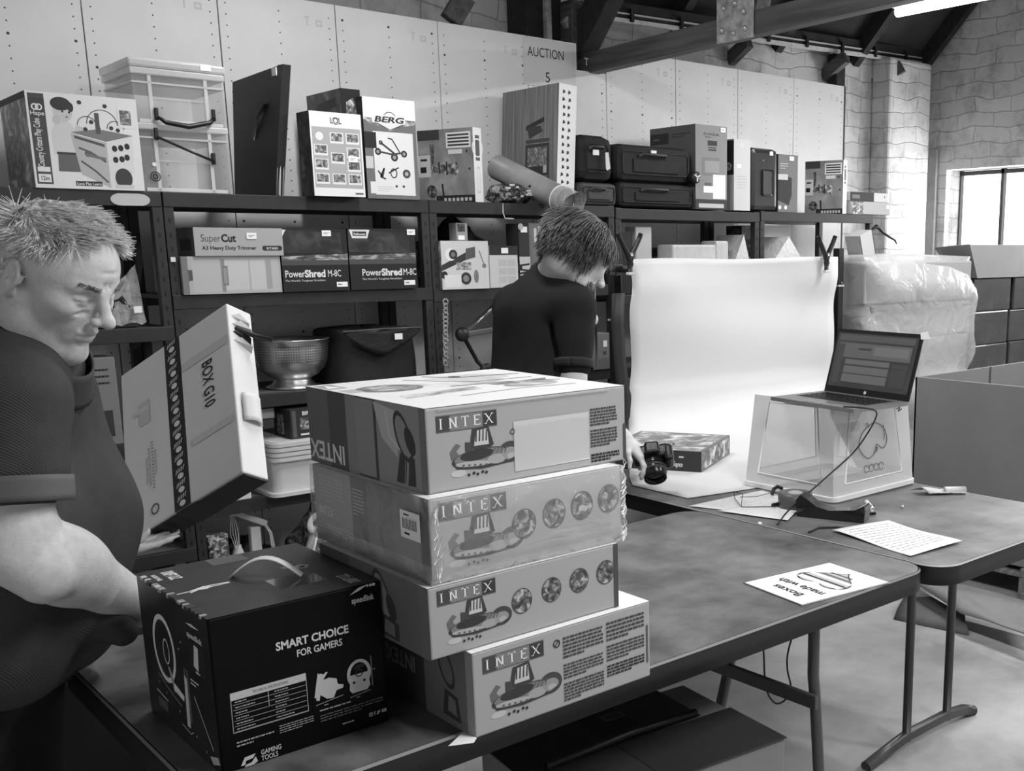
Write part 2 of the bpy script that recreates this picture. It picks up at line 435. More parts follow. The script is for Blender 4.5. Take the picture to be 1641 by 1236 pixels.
# roof, rafters, wall plate
RF = G(46, .9, var=12, sc=3, bump=.5, bs=8, name='sooty_boards')
mb = MB()
def rz(y): return 2.86+(YB-y)*1.0
mb.add([(-4, YB+.3, rz(YB+.3)), (XR+.3, YB+.3, rz(YB+.3)), (XR+.3, .9, rz(.9)), (-4, .9, rz(.9)), (-4, YB+.3, rz(YB+.3)+.08), (XR+.3, YB+.3, rz(YB+.3)+.08), (XR+.3, .9, rz(.9)+.08), (-4, .9, rz(.9)+.08)],
       [(0, 1, 2, 3), (7, 6, 5, 4), (0, 4, 5, 1), (1, 5, 6, 2), (2, 6, 7, 3), (3, 7, 4, 0)], RF)
mb.add([(-4, .9, rz(.9)), (XR+.3, .9, rz(.9)), (XR+.3, -5, 2.9), (-4, -5, 2.9)], [(0, 1, 2, 3)], RF)
struct('ceiling', mb)
WD = wood(52, 96, 24, 'old_timber', 'Y'); WDK = G(44, .85, var=10, sc=20); WL = wood(120, 168, 24, 'bare_timber', 'Y')
XT = 3.6
tr = thing('roof_truss', 'dark timber roof truss with bolted plate over the partition', 'roof truss', (XT, 4.6, 2.42))
def trp(name, a, b, w, h, m, bev=.004):
    q = MB(); q.beam(Vector(a)-Vector((XT, 4.6, 2.42)), Vector(b)-Vector((XT, 4.6, 2.42)), w, h, m, (1, 0, 0) if a[0] == b[0] and False else (0, 0, 1) if abs((Vector(b)-Vector(a)).normalized().z) < .9 else (1, 0, 0), bev); return q.build(name, tr)
ta0, ta1 = P(945, 103, X=XT), P(1430, -13, X=XT)
ta_d = (ta1-ta0).normalized()
trp('tie_beam', tuple(ta0-ta_d*.12), tuple(ta0+ta_d*3.6), .07, .10, WD)
trp('rafter', (XT, 4.72, 2.42), (XT, 1.0, 6.15), .1, .15, WDK)
trp('post', (XT-.02, 4.62, 2.40), (XT-.02, 4.62, 2.75), .1, .12, WD)
trp('strut', (XT+.02, 3.42, 2.45), (XT+.02, 3.0, 3.6), .06, .09, WD); trp('strut', (XT+.02, 3.38, 2.45), (XT+.02, 3.85, 3.2), .06, .09, WD)
q = MB(); pc = P(1178, 30, X=XT-.045); q.box((-.05, pc.y-4.6-.11, pc.z-2.42-.09), (-.04, pc.y-4.6+.11, pc.z-2.42+.14), G(150, .5, var=40, sc=25), .002)
pl = q.build('plate', tr)
for dy, dz in ((-.07, -.05), (.0, -.06), (.07, -.04), (-.06, .02), (.06, .05), (-.01, .06), (.05, .11), (-.05, .1)):
    q = MB(); q.ball((-.055, pc.y-4.6+dy, pc.z-2.42+dz), .013, G(190, .3, metal=.6), 10); q.build('bolt', pl)
# wall plate with pale lower edge
mb = MB(); a, b = P(975, 30, Y=4.7), P(1520, 108, Y=4.86)
mb.beam(a, b, .03, .022, G(205, .6, var=20, sc=20)); mb.beam(a+Vector((0, .02, .055)), b+Vector((0, .02, .055)), .05, .075, WDK)
mb.beam(a+Vector((0, -.01, .035)), b+Vector((0, -.01, .035)), .012, .008, G(200, .6))
for i in range(9):
    t = a.lerp(b, (i+.4)/9); mb.beam(t+Vector((0, -.02, -.005)), t+Vector((0, -.02, .06)), .02, .02, WDK, (1, 0, 0))
struct('trim_3', mb)
k = 0
for (x0, y0, x1, y1, m, w_) in ((1355, 92, 1320, 122, WD, .05), (1447, 106, 1400, 136, WD, .05), (745, -5, 722, 34, WD, .06), (955, -10, 905, 42, WL, .035), (1200, 66, 1170, 96, WD, .05)):
    mb = MB(); a = P(x0, y0, Y=4.72 if x0 > 1000 else 4.6); b = P(x1, y1, Y=4.9 if x0 > 1000 else 4.62); mb.beam(a, b, w_, w_*1.6, m, (0, 0, 1), .003)
    k += 1; tag(mb.build('roof_brace'), ['short dark timber brace under the wall plate, right of the partition end', 'dark timber brace nearest the corner pier', 'slanting timber brace above the second board seam', 'thin pale slanting brace left of the truss foot', 'small dark brace beside the bolted truss plate'][k-1], 'brace')
mb = MB(); a = P(881, 62, Y=4.6); mb.box((a.x-.016, 4.6, a.z-.02), (a.x+.016, 4.63, 2.98), WL, .002); tag(mb.build('roof_brace'), 'narrow pale upright batten above the auction sign', 'brace')
mb = MB(); a = P(862, 30, Y=4.8); mb.box((a.x-.14, 4.7, 2.4), (a.x+.08, 4.88, 3.0), WDK, .01); struct('trim_4', mb)
mb = MB(); a = P(1340, 120, Y=4.85); mb.box((a.x-.06, 4.8, 2.3), (a.x+.04, 4.88, 2.8), WDK, .01); struct('trim_5', mb)
mb = MB(); a = P(1075, 60, Y=4.8); mb.box((a.x-.14, 4.82, 2.52), (a.x+.30, 4.86, 2.70), G(190, .8, var=14), .01); struct('trim_6', mb)
# rafters over the far right roof slope
for i, x in enumerate((4.5, 5.4, 6.2, 6.95)):
    mb = MB(); mb.beam((x, 4.9, rz(4.9)-.075), (x, 1.0, rz(1.0)-.075), .06, .1, WDK, (0, 0, 1)); struct('trim_%d' % (10+i), mb)
# fluorescent battens: the one in view, its unseen fellows, and one added for the right wall
def batten(x, y0, y1, z, label, power, rot=0):
    t = thing('ceiling_light', label, 'fluorescent light', (x, (y0+y1)/2, z), (0, 0, rot), 'fluorescent battens'); L = (y1-y0)/2
    q = MB(); q.box((-.06, -L-.03, .02), (.06, L+.03, .085), G(225, .4), .01); q.build('housing', t)
    q = MB(); q.tube([(0, -L, 0), (0, L, 0)], .024, emit(9), 14); q.build('tube', t)
    q = MB()
    for y in (-L*.6, L*.6): q = MB(); q.tube([(0, y, .08), (0, y, .7)], .003, G(60), 6); q.build('hanger', t)
    ld = bpy.data.lights.new('tube_light', 'AREA'); ld.shape = 'RECTANGLE'; ld.size = .12; ld.size_y = 2*L; ld.energy = power
    lo = bpy.data.objects.new('tube_light', ld); COL.objects.link(lo); lo.parent = t; lo.location = (0, 0, -.03)
    return t
pa = P(1432, 18, Z=2.66)
batten(pa.x+.03, pa.y-1.5, pa.y, 2.66, 'lit fluorescent tube fitting hanging at the top right', 34)
batten(1.6, -.6, .9, 2.9, 'fluorescent tube fitting above the camera, outside the picture', 52)
batten(3.9, -1.2, .3, 2.9, 'fluorescent tube fitting down the room, outside the picture on the right', 48)
batten(1.9, 2.35, 3.5, 2.95, 'fluorescent tube fitting over the table, above the picture edge', 26)
batten(5.7, .2, 1.7, 2.9, 'added fluorescent fitting brightening the window wall, outside the picture', 44)  # unseen lamp added to brighten the right wall and pier
# daylight falling in through the window
ld = bpy.data.lights.new('window_daylight', 'AREA'); ld.shape = 'RECTANGLE'; ld.size = wy1-wy0; ld.size_y = wz1-wz0; ld.energy = 28
lo = bpy.data.objects.new('window_daylight', ld); COL.objects.link(lo); lo.location = (XR+.05, (wy0+wy1)/2, (wz0+wz1)/2); lo.rotation_euler = (0, PI/2, 0)
lo.rotation_euler = (PI/2, 0, PI/2)

# ------------------------------------------------------------------ racks
STEEL = G(44, .5, .4, var=6, sc=12, name='dark_painted_steel')
def rack(x0, x1, levels, label, zt=None):
    Y0, Y1 = 4.0, 4.42; t = thing('shelving_rack', label, 'shelving', (x0, Y0, 0), group=None)
    zt = zt or levels[0]+.003; W_ = x1-x0
    for x in (0, W_-.034):
        for y in (0, Y1-Y0-.034):
            q = MB(); q.box((x, y, 0), (x+.034, y+.034, zt), STEEL, .002)
            if y == 0:
                zz = .06
                while zz < zt-.03: q.box((x+.014, -.0008, zz), (x+.020, 0, zz+.016), G(15)); zz += .05
            q.build('upright', t)
    for i, z in enumerate(levels):
        q = MB(); q.box((.001, -.003, z-.05), (W_-.001, .022, z), STEEL, .002); q.build('beam', t)
        q = MB(); q.box((.001, Y1-Y0-.022, z-.05), (W_-.001, Y1-Y0, z), STEEL, .002); q.build('beam', t)
        q = MB(); q.box((.002, .02, z-.016), (W_-.002, Y1-Y0-.02, z-.002), G(88, .7, var=8)); q.build('shelf_board', t)
    return t
LV = [1.713, 1.362, .985, .598, .16]
rack(.36, 1.288, [1.713, 1.255, .86, .45], 'dark steel shelving rack at far left, behind the older man')
rack(1.291, 2.318, LV, 'dark steel shelving rack holding the colander and shredder boxes')
rack(2.321, 3.300, [1.713, 1.352, .955, .56], 'dark steel shelving rack behind the young man')
rack(3.308, 4.302, [1.705, 1.30, .95, .5], 'dark steel shelving rack behind the white backdrop')
rack(4.311, 5.297, [1.712, 1.30, .95, .5], 'dark steel shelving rack at the right end of the row')
# numbered tag on first rack beam
q = MB(); a = P(209, 320, Y=3.995); q.prism([((.055*math.cos(t)+(.045 if math.cos(t) > 0 else -.045))*.62, .02*math.sin(t)) for t in [2*PI*i/24 for i in range(24)]], (a.x, 3.996, a.z), (1, 0, 0), (0, 0, 1), (0, -1, 0), .002, G(190, .5))
tag(q.build('shelf_tag'), 'oval pale tag stuck on the top beam of the left rack', 'tag')
q = MB(); a = P(278, 416, Y=3.99); q.box((a.x-.008, 3.993, a.z-.008), (a.x+.008, 3.997, a.z+.008), WHITE); tag(q.build('sticker'), 'tiny square white sticker on rack upright beside the trimmer box', 'sticker')

# ------------------------------------------------------------------ tables
TOPM = G(94, .45, .4, var=30, sc=6, bump=.08, bs=40, name='scuffed_table_top'); EDGE = G(26, .5); TUBE = G(62, .35, .5)
def rrect(x0, y0, x1, y1, r, n=8):
    pts = []
    for cx, cy, a in ((x1-r, y1-r, 0), (x0+r, y1-r, PI/2), (x0+r, y0+r, PI), (x1-r, y0+r, 1.5*PI)):
        for i in range(n+1): pts.append((cx+r*math.cos(a+PI/2*i/n), cy+r*math.sin(a+PI/2*i/n)))
    return pts
def folding_table(label, x0, y0, x1, y1, z, lip):
    t = thing('folding_table', label, 'table', (x0, y0, 0)); w, d = x1-x0, y1-y0
    q = MB(); q.prism(rrect(0, 0, w, d, .07), (0, 0, z-.03), (1, 0, 0), (0, 1, 0), (0, 0, 1), .03, TOPM); q.build('tabletop', t)
    q = MB(); o1 = rrect(-.006, -.006, w+.006, d+.006, .076); o2 = rrect(.012, .012, w-.012, d-.012, .06); k = len(o1)
    vs = [(a, b, z-.052) for a, b in o1]+[(a, b, z-.004) for a, b in o1]+[(a, b, z+.0005) for a, b in rrect(-.003, -.003, w+.003, d+.003, .073)]+[(a, b, z-.052) for a, b in o2]
    fs = [(i, (i+1) % k, k+(i+1) % k, k+i) for i in range(k)]+[(3*k+i, 3*k+(i+1) % k, (i+1) % k, i) for i in range(k)]
    q.add(vs, fs, EDGE, True)
    q.add(vs, [(k+i, k+(i+1) % k, 2*k+(i+1) % k, 2*k+i) for i in range(k)], lip, True)
    q.build('edge_band', t)
    return t
TZ = .74
ta = folding_table('scuffed folding table in front with the stacked boxes on it', .46, 1.43, 2.160, 2.28, TZ, G(120, .4))
def leg(parent, pts, r=.0135, name='leg'):
    q = MB(); o = parent.location; q.tube([Vector(p)-o for p in pts], r, TUBE, 12); return q.build(name, parent)
# near table: bent legs at the right end, flat bar between them
l1 = P(1305, 995, Z=.69); xk = l1.x; l2 = P(1307, 1104, X=xk); m1 = P(1182, 1041, X=xk); m2 = P(1180, 1063, X=xk)
kz = l2.z
leg(ta, [(xk, l1.y, .70), (xk, l1.y, kz+.03), (xk, l1.y-.006, kz-.015), (xk, l1.y-.05, .0)])
leg(ta, [(xk, m1.y, .70), (xk, m1.y, kz+.09), (xk, m1.y+.012, kz+.04), (xk, m1.y+.16, .0)])
q = MB(); a = P(1309, 1127, X=xk-.02); b = P(1121, 1057, X=xk-.02)
q.beam(Vector((a.x, a.y, a.z))-ta.location, Vector((b.x, b.y, b.z))-ta.location, .012, .034, TUBE, (0, 0, 1), .003); q.build('crossbar', ta)
for y in (1.6, 2.12): leg(ta, [(.74, y, .70), (.74, y, 0)])
q = MB(); q.beam(Vector((.74, 1.6, .4))-ta.location, Vector((.74, 2.12, .4))-ta.location, .02, .03, TUBE); q.build('crossbar', ta)
tb = folding_table('folding table set crosswise under laptop and crate', 2.175, 1.40, 2.95, 3.0, TZ, G(170, .4))
f1, f2 = P(1447, 1185, Z=.03), P(1522, 1155, Z=.03)
yl = (f1.y+f2.y)/2
leg(tb, [(f1.x, yl, .70), (f1.x, yl, .03)]); leg(tb, [(f2.x, yl, .70), (f2.x, yl, .03)])
q = MB(); e1, e2 = P(1402, 1236, Z=0), P(1566, 1147, Z=0)
q.tube([Vector(p)-tb.location for p in ((e1.x-.02, yl, .012), (e1.x+.1, yl, .034), (f1.x, yl, .046), (f2.x, yl, .046), (e2.x-.06, yl, .034), (e2.x, yl, .012))], .018, TUBE, 12); q.build('foot_bar', tb)
q = MB(); q.beam(Vector((f1.x, yl+.02, .56))-tb.location, Vector((f2.x, yl+.02, .56))-tb.location, .016, .022, TUBE); q.beam(Vector(((f1.x+f2.x)/2, yl+.02, .57))-tb.location, Vector(((f1.x+f2.x)/2-.05, yl+.5, .68))-tb.location, .015, .02, TUBE); q.build('crossbar', tb)
for x in (2.45, 2.70): leg(tb, [(x, 2.7, .70), (x, 2.7, .0)])
tc_ = folding_table('folding table under the white paper sweep behind', 2.24, 3.02, 3.98, 3.44, TZ-.002, G(120, .4))
for x, y in ((2.4, 3.12), (2.4, 3.36), (3.85, 3.12), (3.85, 3.36)): leg(tc_, [(x, y, .70), (x, y, 0)])
# ------------------------------------------------------------------ goods on the racks
RY = 3.99
def slot(x0, x1, yb, yt, z, Y=RY):
    a = P(x0, yb, Y=Y); b = P(x1, yb, Y=Y); t = P(x0, yt, Y=Y)
    return a.x, b.x-a.x, t.z-z
T1 = 1.7135; T2 = 1.3625; T3 = .9855; T4 = .5985
def inkblobs(c, boxes, lo=60, hi=170, sc=50):
    for i, (a0, b0, a1, b1) in enumerate(boxes): c.rect(a0, b0, a1, b1, photo(lo, hi, sc, i))

# --- top shelf, from the left
x, w, h = slot(58, 232, 303, 146, T1)
def f(c):
    c.rect(0, 0, 1, 1, G(222)); c.rect(.02, .04, .16, .98, G(72))
    c.rect(.02, .74, .155, .93, G(60)); c.ring(.073, .84, .035, .014, WHITE); c.ring(.107, .84, .035, .014, WHITE)
    c.text('Hape', .088, .755, .045, WHITE, .01, w=.12)
    c.text('Country Critters Play Cube', .10, .22, .062, WHITE, .012, 'LEFT', rot=PI/2, w=.50)
    c.rect(.035, .17, .145, .22, WHITE); c.rect(.035, .06, .145, .145, WHITE); c.text('12m', .09, .08, .045, INK, .02, w=.07)
    # child behind the toy
    c.poly([(.20, .36), (.42, .34), (.43, .60), (.36, .70), (.24, .70), (.19, .58)], G(206)); c.poly([(.22, .18), (.42, .18), (.42, .37), (.23, .38)], G(98)); c.rect(.22, .36, .43, .385, G(60))
    c.ell(.31, .81, .095, G(196), .115); c.ell(.30, .89, .10, G(52), .07); c.ell(.385, .86, .03, G(52), .05)
    c.ell(.31, .81, .011, INK); c.ell(.37, .805, .011, INK); c.ell(.345, .755, .014, G(120), .01); c.ell(.25, .72, .04, G(190), .05); c.poly([(.40, .6), (.55, .58), (.55, .63), (.42, .68)], G(196))
    # play cube with bead wires
    c.poly([(.36, .60), (.62, .65), (.94, .60), (.68, .52)], G(120)); c.poly([(.36, .59), (.68, .51), (.68, .02), (.42, .16)], G(176)); c.poly([(.68, .51), (.93, .59), (.92, .2), (.68, .02)], G(214))
    c.poly([(.39, .54), (.66, .46), (.66, .49), (.39, .57)], G(80)); c.line([(.42, .44), (.52, .40), (.66, .30)], .02, G(84)); c.line([(.43, .30), (.55, .2), (.66, .08)], .02, G(84)); c.ell(.5, .38, .035, G(90)); c.line([(.48, .37), (.66, .33)], .03, G(110))
    for a, b in ((.75, .45), (.81, .46), (.87, .48), (.75, .33), (.81, .34), (.86, .36)): c.ell(a, b, .028, G(40), .034)
    c.ell(.81, .13, .09, G(60), .11); c.rect(.72, .02, .90, .06, G(200))
    for (a, b, r) in ((.52, .68, .10), (.66, .70, .16), (.78, .66, .09)): c.ring(a, b, r, .008, G(60), a0=0, a1=PI)
    for a, b in ((.47, .92), (.70, .90), (.56, .72), (.62, .66), (.50, .64), (.80, .65), (.74, .67)): c.ell(a, b, .022, G(56))
    c.rect(.595, .6, .635, .82, G(80)); c.rect(.81, .68, .955, .92, WHITE); c.rect(.83, .71, .935, .87, photo(70, 190, 90))
    c.rect(.36, .035, .6, .085, G(56)); c.text('Love Play Learn', .48, .043, .03, WHITE, .01, w=.22)
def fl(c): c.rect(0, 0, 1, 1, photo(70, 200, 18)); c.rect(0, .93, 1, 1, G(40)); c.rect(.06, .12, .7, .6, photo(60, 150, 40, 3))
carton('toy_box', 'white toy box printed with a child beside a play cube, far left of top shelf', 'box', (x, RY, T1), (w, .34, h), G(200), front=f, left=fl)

# tall clear crates with dark handles
MILK = clear('milky_plastic', .10, 226, .2); RIM = clear('milky_rim', .50, 236, .3)
def clear_crate(name, label, loc, w, d, h, lid, taper=.0, handle=True, droop=0):
    t = thing(name, label, 'storage crate', loc); q = MB(); e = .0035
    q.box((0, 0, 0), (w, d, e), MILK); q.box((0, 0, 0), (w, e, h), MILK); q.box((0, d-e, 0), (w, d, h), MILK); q.box((0, 0, 0), (e, d, h), MILK); q.box((w-e, 0, 0), (w, d, h), MILK); q.build('body', t)
    q = MB(); q.box((-.008, -.008, h-.022), (w+.008, d+.008, h), RIM, .004); q.box((-.004, -.004, h-.05), (w+.004, d+.004, h-.044), RIM); q.build('rim', t)
    q = MB()
    for a in (.18*w, .8*w): q.box((a-.006, -.004, .0), (a+.006, .001, h-.02), RIM, .001)
    q.box((.01, -.004, .0), (w-.01, .001, .012), RIM, .001); q.box((.17*w, -.004, h*.45), (.81*w, .0, h*.46), RIM)
    q.build('rib', t)
    if lid: q = MB(); q.box((-.012, -.012, h), (w+.012, d+.012, h+.03), RIM, .008); q.box((.02, .02, h+.028), (w-.02, d-.02, h+.036), RIM, .003); q.build('lid', t)
    return t
def crate_handle(t, pts, r):
    q = MB(); q.tube(pts, r, G(30, .35), 8)
    for p in (pts[0], pts[-1]): q.box((p[0]-.006, -.014, p[2]-.01), (p[0]+.006, -.004, p[2]+.03), G(34), .002)
    q.build('handle', t)
x, w, h = slot(232, 371, 304, 196, T1)
c1 = clear_crate('storage_crate', 'clear plastic crate at the bottom of two, drooping dark handle, round maker mark', (x, RY+.01, T1), w, .30, h, False)
crate_handle(c1, [(w*.19, -.016, h*.80), (w*.5, -.024, h*.63), (w*.82, -.016, h*.48)], .0045)
q = MB(); c = Cv(q, (0, -.0045, 0), (1, 0, 0), (0, 0, 1), w, h); c.ring(.14, .22, .075, .016, INK); c.ring(.14, .22, .045, .02, INK); c.ell(.14, .40, .03, WHITE); c.dashes(.12, .2, .17, .24, 2, INK); q.build('maker_mark', c1)
h2 = P(225, 92, Y=RY).z-T1-h
c2 = clear_crate('storage_crate', 'tall clear plastic crate with lid stacked above the other clear crate', (x-.002, RY+.008, T1+h), w+.004, .30, h2-.03, True)
crate_handle(c2, [(w*.22, -.018, .02), (w*.30, -.024, .003), (w*.55, -.026, -.006), (w*.80, -.024, .012), (w*.87, -.018, .03)], [.005, .008, .009, .008, .005])
q = MB(); q.box((w*.76, -.0135, h2-.022), (w*.76+.036, -.0125, h2-.002), LAB); q.build('price_sticker', c2)

# black portfolio case leaning
x, w, h = slot(372, 440, 310, 127, T1)
def run_to(c, ang, px, py=300):
    """length along a direction until it meets the sight line through px"""
    u = Vector((-math.sin(ang), math.cos(ang), 0)); r_ = P(px, py, Y=4.5)-Vector((0, 0, CAMZ)); r_.z = 0; o_ = Vector((c[0], c[1], 0))
    return (r_.x*-o_.y+r_.y*o_.x)/(u.x*-r_.y+u.y*r_.x)*-1 if False else abs((o_.x*r_.y-o_.y*r_.x)/(u.x*r_.y-u.y*r_.x))
ang = .17; p0_ = P(441, 312, Y=4.01); L_ = min(run_to(p0_, ang, 375), .44)
t = thing('portfolio_case', 'large black portfolio case standing on edge, leaning back', 'case', (p0_.x, 4.01, T1+.001), (0, 0, ang))
BLK = G(30, .45, .5, var=5, sc=20, bump=.1, bs=200)
hz = P(465, 107, Y=4.0).z-T1
q = MB(); q.prism([(0, 0), (L_, 0), (L_*1.03, hz*.93), (-.05, hz)], (0, 0, 0), (0, 1, 0), (.085, 0, 1), (1, 0, 0), .035, BLK); q.build('cover', t)
q = MB()
for dx, g in ((.004, 60), (.016, 150), (.03, 90)): q.tube([(dx, -.003, 0), (dx+.085*hz, -.023, hz)], .004, G(g, .3), 8)
q.build('zip', t)
q = MB(); q.tube([(.06*hz-.012, L_*.5, hz*.45), (.07*hz-.02, L_*.35, hz*.62), (.08*hz-.012, L_*.2, hz*.72)], .006, G(50, .3), 8); q.build('handle', t)
q = MB(); q.box((.085*hz-.006, -.016, hz-.036), (.085*hz-.002, .012, hz-.008), LAB); q.build('price_sticker', t)

# dark space-picture box behind, doll box in front
x, w, h = slot(562, 592, 313, 142, T1, 4.03)
def f(c): c.rect(0, 0, 1, 1, G(30)); c.poly([(.2, .62), (.8, .58), (.85, .8), (.6, .92), (.25, .88)], photo(60, 220, 60)); c.rect(.1, .1, .9, .5, photo(25, 70, 30))
def fl(c): c.rect(0, 0, 1, 1, photo(40, 120, 12)); c.poly([(.1, .65), (.35, .6), (.5, .8), (.9, .85), (.85, .93), (.3, .9)], G(70)); c.rect(.02, .02, .4, .5, photo(30, 120, 25))
carton('game_box', 'tall dark game box standing behind the doll set box', 'box', (x-.008, 4.04, T1), (w+.0, .30, h), G(44), front=f, left=fl)
x, w, h = slot(494, 575, 314, 180, T1, 3.985)
def f(c):
    c.rect(0, 0, 1, 1, G(228)); c.rect(.03, .10, .97, .82, G(168)); c.text('LOL', .5, .87, .07, G(70), .02, w=.22); c.ring(.5, .90, .05, .008, G(90), .045)
    c.ring(.17, .71, .05, .01, WHITE); c.ell(.17, .71, .04, WHITE)
    for a, b in ((.5, .70), (.81, .70), (.18, .55), (.81, .53), (.5, .46), (.18, .38), (.81, .37), (.18, .21), (.5, .21), (.81, .21)):
        c.rect(a-.13, b-.065, a+.13, b+.065, WHITE); c.rect(a-.11, b-.04, a+.11, b+.055, photo(60, 190, 70, int(a*10+b*30)))
    c.rect(.8, .03, .96, .05, G(90))
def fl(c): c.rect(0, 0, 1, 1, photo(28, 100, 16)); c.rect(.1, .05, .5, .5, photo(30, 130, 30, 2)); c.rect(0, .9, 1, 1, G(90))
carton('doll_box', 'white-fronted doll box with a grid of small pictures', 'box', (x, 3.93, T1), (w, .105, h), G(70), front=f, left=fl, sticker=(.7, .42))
x, w, h = slot(590, 672, 316, 155, T1, 3.99)
def f(c):
    c.rect(0, 0, 1, 1, G(110)); c.rect(0, .78, 1, 1, G(236)); c.poly([(0, .80), (.12, .74), (.5, .7), (.98, .76), (1, .80)], photo(70, 200, 30)); c.poly([(.2, .78), (.8, .78), (.5, .68)], WHITE)
    c.ring(.5, .80, .075, .008, G(50), .07, a0=.5, a1=2.6); c.rect(.16, .755, .8, .83, WHITE); c.text('BERG', .48, .765, .055, G(50), .035, w=.58, shear=.2)
    c.line([(.3, .74), (.5, .69), (.7, .74)], .008, G(60))
    c.rect(.16, .04, .93, .67, WHITE); c.rect(0, .5, .22, .66, G(36)); c.rect(0, .3, .14, .42, G(200))
    for a, b, r in ((.24, .47, .035), (.55, .42, .04), (.74, .46, .035), (.3, .56, .022)): c.ell(a, b, r, G(40)); c.ell(a, b, r*.5, G(150))
    c.line([(.3, .56), (.45, .5), (.6, .44)], .02, G(50)); c.line([(.44, .61), (.52, .6), (.66, .47)], .014, G(50)); c.line([(.26, .47), (.5, .45), (.72, .47)], .018, G(60))
    c.line([(.22, .28), (.3, .22), (.34, .31), (.26, .22), (.36, .2)], .016, G(50)); c.ring(.52, .26, .04, .012, G(50), .05); c.line([(.42, .26), (.62, .32)], .014, G(50)); c.ell(.77, .26, .045, G(70)); c.ell(.77, .26, .02, G(180))
    c.rect(.06, .05, .92, .17, WHITE); c.ell(.56, .13, .014, G(70)); c.ell(.70, .13, .014, G(70)); c.dashes(.2, .07, .5, .13, 3, G(180), .3)
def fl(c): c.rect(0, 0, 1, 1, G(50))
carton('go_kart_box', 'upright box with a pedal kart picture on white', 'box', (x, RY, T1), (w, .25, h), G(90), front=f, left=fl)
# telescope boxes: same kind of print at two places
def tele(c):
    c.rect(0, 0, 1, 1, photo(120, 160, 8)); c.rect(0, .86, .4, 1, G(60)); c.poly([(.22, .8), (.3, .8), (.28, .55), (.24, .5)], photo(50, 110, 60)); c.rect(.52, .74, .96, .95, WHITE)
    for i in range(4): c.rect(.55, .9-i*.045, .93, .925-i*.045, G(60))
    c.rect(.55, .66, .8, .72, G(215)); c.ell(.88, .69, .02, G(60)); c.ell(.92, .45, .02, G(60))
    c.rect(0, .36, .22, .66, G(205)); c.rect(.03, .42, .14, .5, INK); c.rect(.04, .58, .16, .61, INK)
    c.poly([(.22, .5), (.5, .53), (.72, .55), (.72, .36), (.5, .4), (.22, .42)], photo(60, 215, 45)); c.rect(.36, .4, .39, .56, G(50)); c.rect(.5, .38, .53, .56, G(50))
    c.ell(.22, .16, .09, photo(20, 160, 80)); c.line([(.42, .26), (.44, .05)], .03, INK); c.rect(.3, .0, 1, .10, G(40))
    for i in range(7): c.rect(.44+i*.075, .02, .49+i*.075, .065, G(190))
def teler(c): c.rect(0, 0, 1, 1, G(226)); c.rect(.25, .56, .75, .9, G(80)); c.ring(.5, .73, .12, .02, WHITE, .13); c.rect(.3, .12, .7, .48, G(200)); c.rect(.36, .15, .64, .45, WHITE)
c0 = P(762, 322, Y=4.0); an = .33; L_ = min(run_to(c0, an, 673), .40)
carton('telescope_box', 'photo-printed optics box standing left of the laminate pack', 'box', (c0.x, 4.0, T1), (.055, L_, P(761, 204, Y=4.0).z-T1), G(150), rot=(0, 0, an), left=tele, front=teler)
# laminate flooring pack on end
WF = bpy.data.materials
def lam(c):
    c.rect(0, 0, 1, 1, wood(92, 140, 46, 'laminate_print')); c.poly([(.44, .68), (.76, .74), (.76, .70), (.44, .64)], G(44)); c.poly([(.46, .67), (.70, .67), (.74, .62), (.5, .57)], G(60)); c.rect(.44, .53, .86, .56, G(70))
    c.rect(.44, .2, .86, .52, G(56)); c.rect(.48, .33, .82, .49, photo(70, 180, 60)); c.rect(.46, .22, .84, .25, G(110)); c.rect(.76, .27, .82, .33, G(190))
    for i in range(6): c.rect(.47+i*.06, .215, .5+i*.06, .24, G(150))
def lamr(c):
    c.rect(0, 0, 1, 1, G(234))
    rr = random.Random(5)
    for i in range(15):
        for k in range(2): a = .22+.3*k+rr.uniform(-.03, .03); b = .05+i*.062; c.poly([(a, b), (a+.16, b+.012), (a+.12, b+.03), (a+.02, b+.034)], INK)
c0 = P(893, 318, Y=4.0); L_ = .42
carton('laminate_pack', 'tall wood-print laminate pack with white patterned end, leaning on the wall', 'pack', (c0.x+.008, 4.02, T1+.003), (.10, .43, P(916, 134, Y=4.0).z-T1), wood(92, 140, 46, 'laminate_print'), rot=(0, .07, .02), left=lam, front=lamr)
# rolled mat on the diagonal
t = thing('rolled_mat', 'rolled mat in film lying diagonally, its end over the shelf edge', 'mat', P(905, 322, Y=3.86))
a = Vector((0, 0, -.0)); b = P(797, 268, Y=4.30)-t.location; ax = (b-a).normalized()
q = MB(); q.tube([a, a.lerp(b, .3), b], .056, G(150, .4, var=8), 24); q.build('roll', t)
q = MB(); u = ax.orthogonal().normalized(); v = ax.cross(u)
for k in range(5): q.tube([a-ax*.002+(u*math.cos(g)+v*math.sin(g))*(.052-.010*k-.0009*g) for g in [i*.35 for i in range(19)]], .0018, G(70+20*k), 5)
q.build('spiral_end', t)
q = MB(); pts = []
for i in range(9):
    r_ = .058+.006*i/8; pts.append([a-ax*(-.03+i*.012)+(u*math.cos(g)+v*math.sin(g))*(r_*(1+.12*math.sin(3*g+i)*i/8)) for g in [2*PI*j/28 for j in range(29)]])
q.surf(pts, clear('film', .25, 220, .08, .5, 40)); q.build('film_wrap', t)
q = MB(); c = Cv(q, a+ax*.05-rt*.0-fw*.0373+Vector((0, 0, -.01)), ax, ax.cross(Vector(fw)).normalized() if False else (dn*-1).normalized(), .05, .03, .0); q = MB()
q.tube([a+ax*.035+(u*math.cos(g)+v*math.sin(g))*.0568 for g in [i*.3 for i in range(22)]], .0035, WHITE, 6); q.build('pale_band', t)
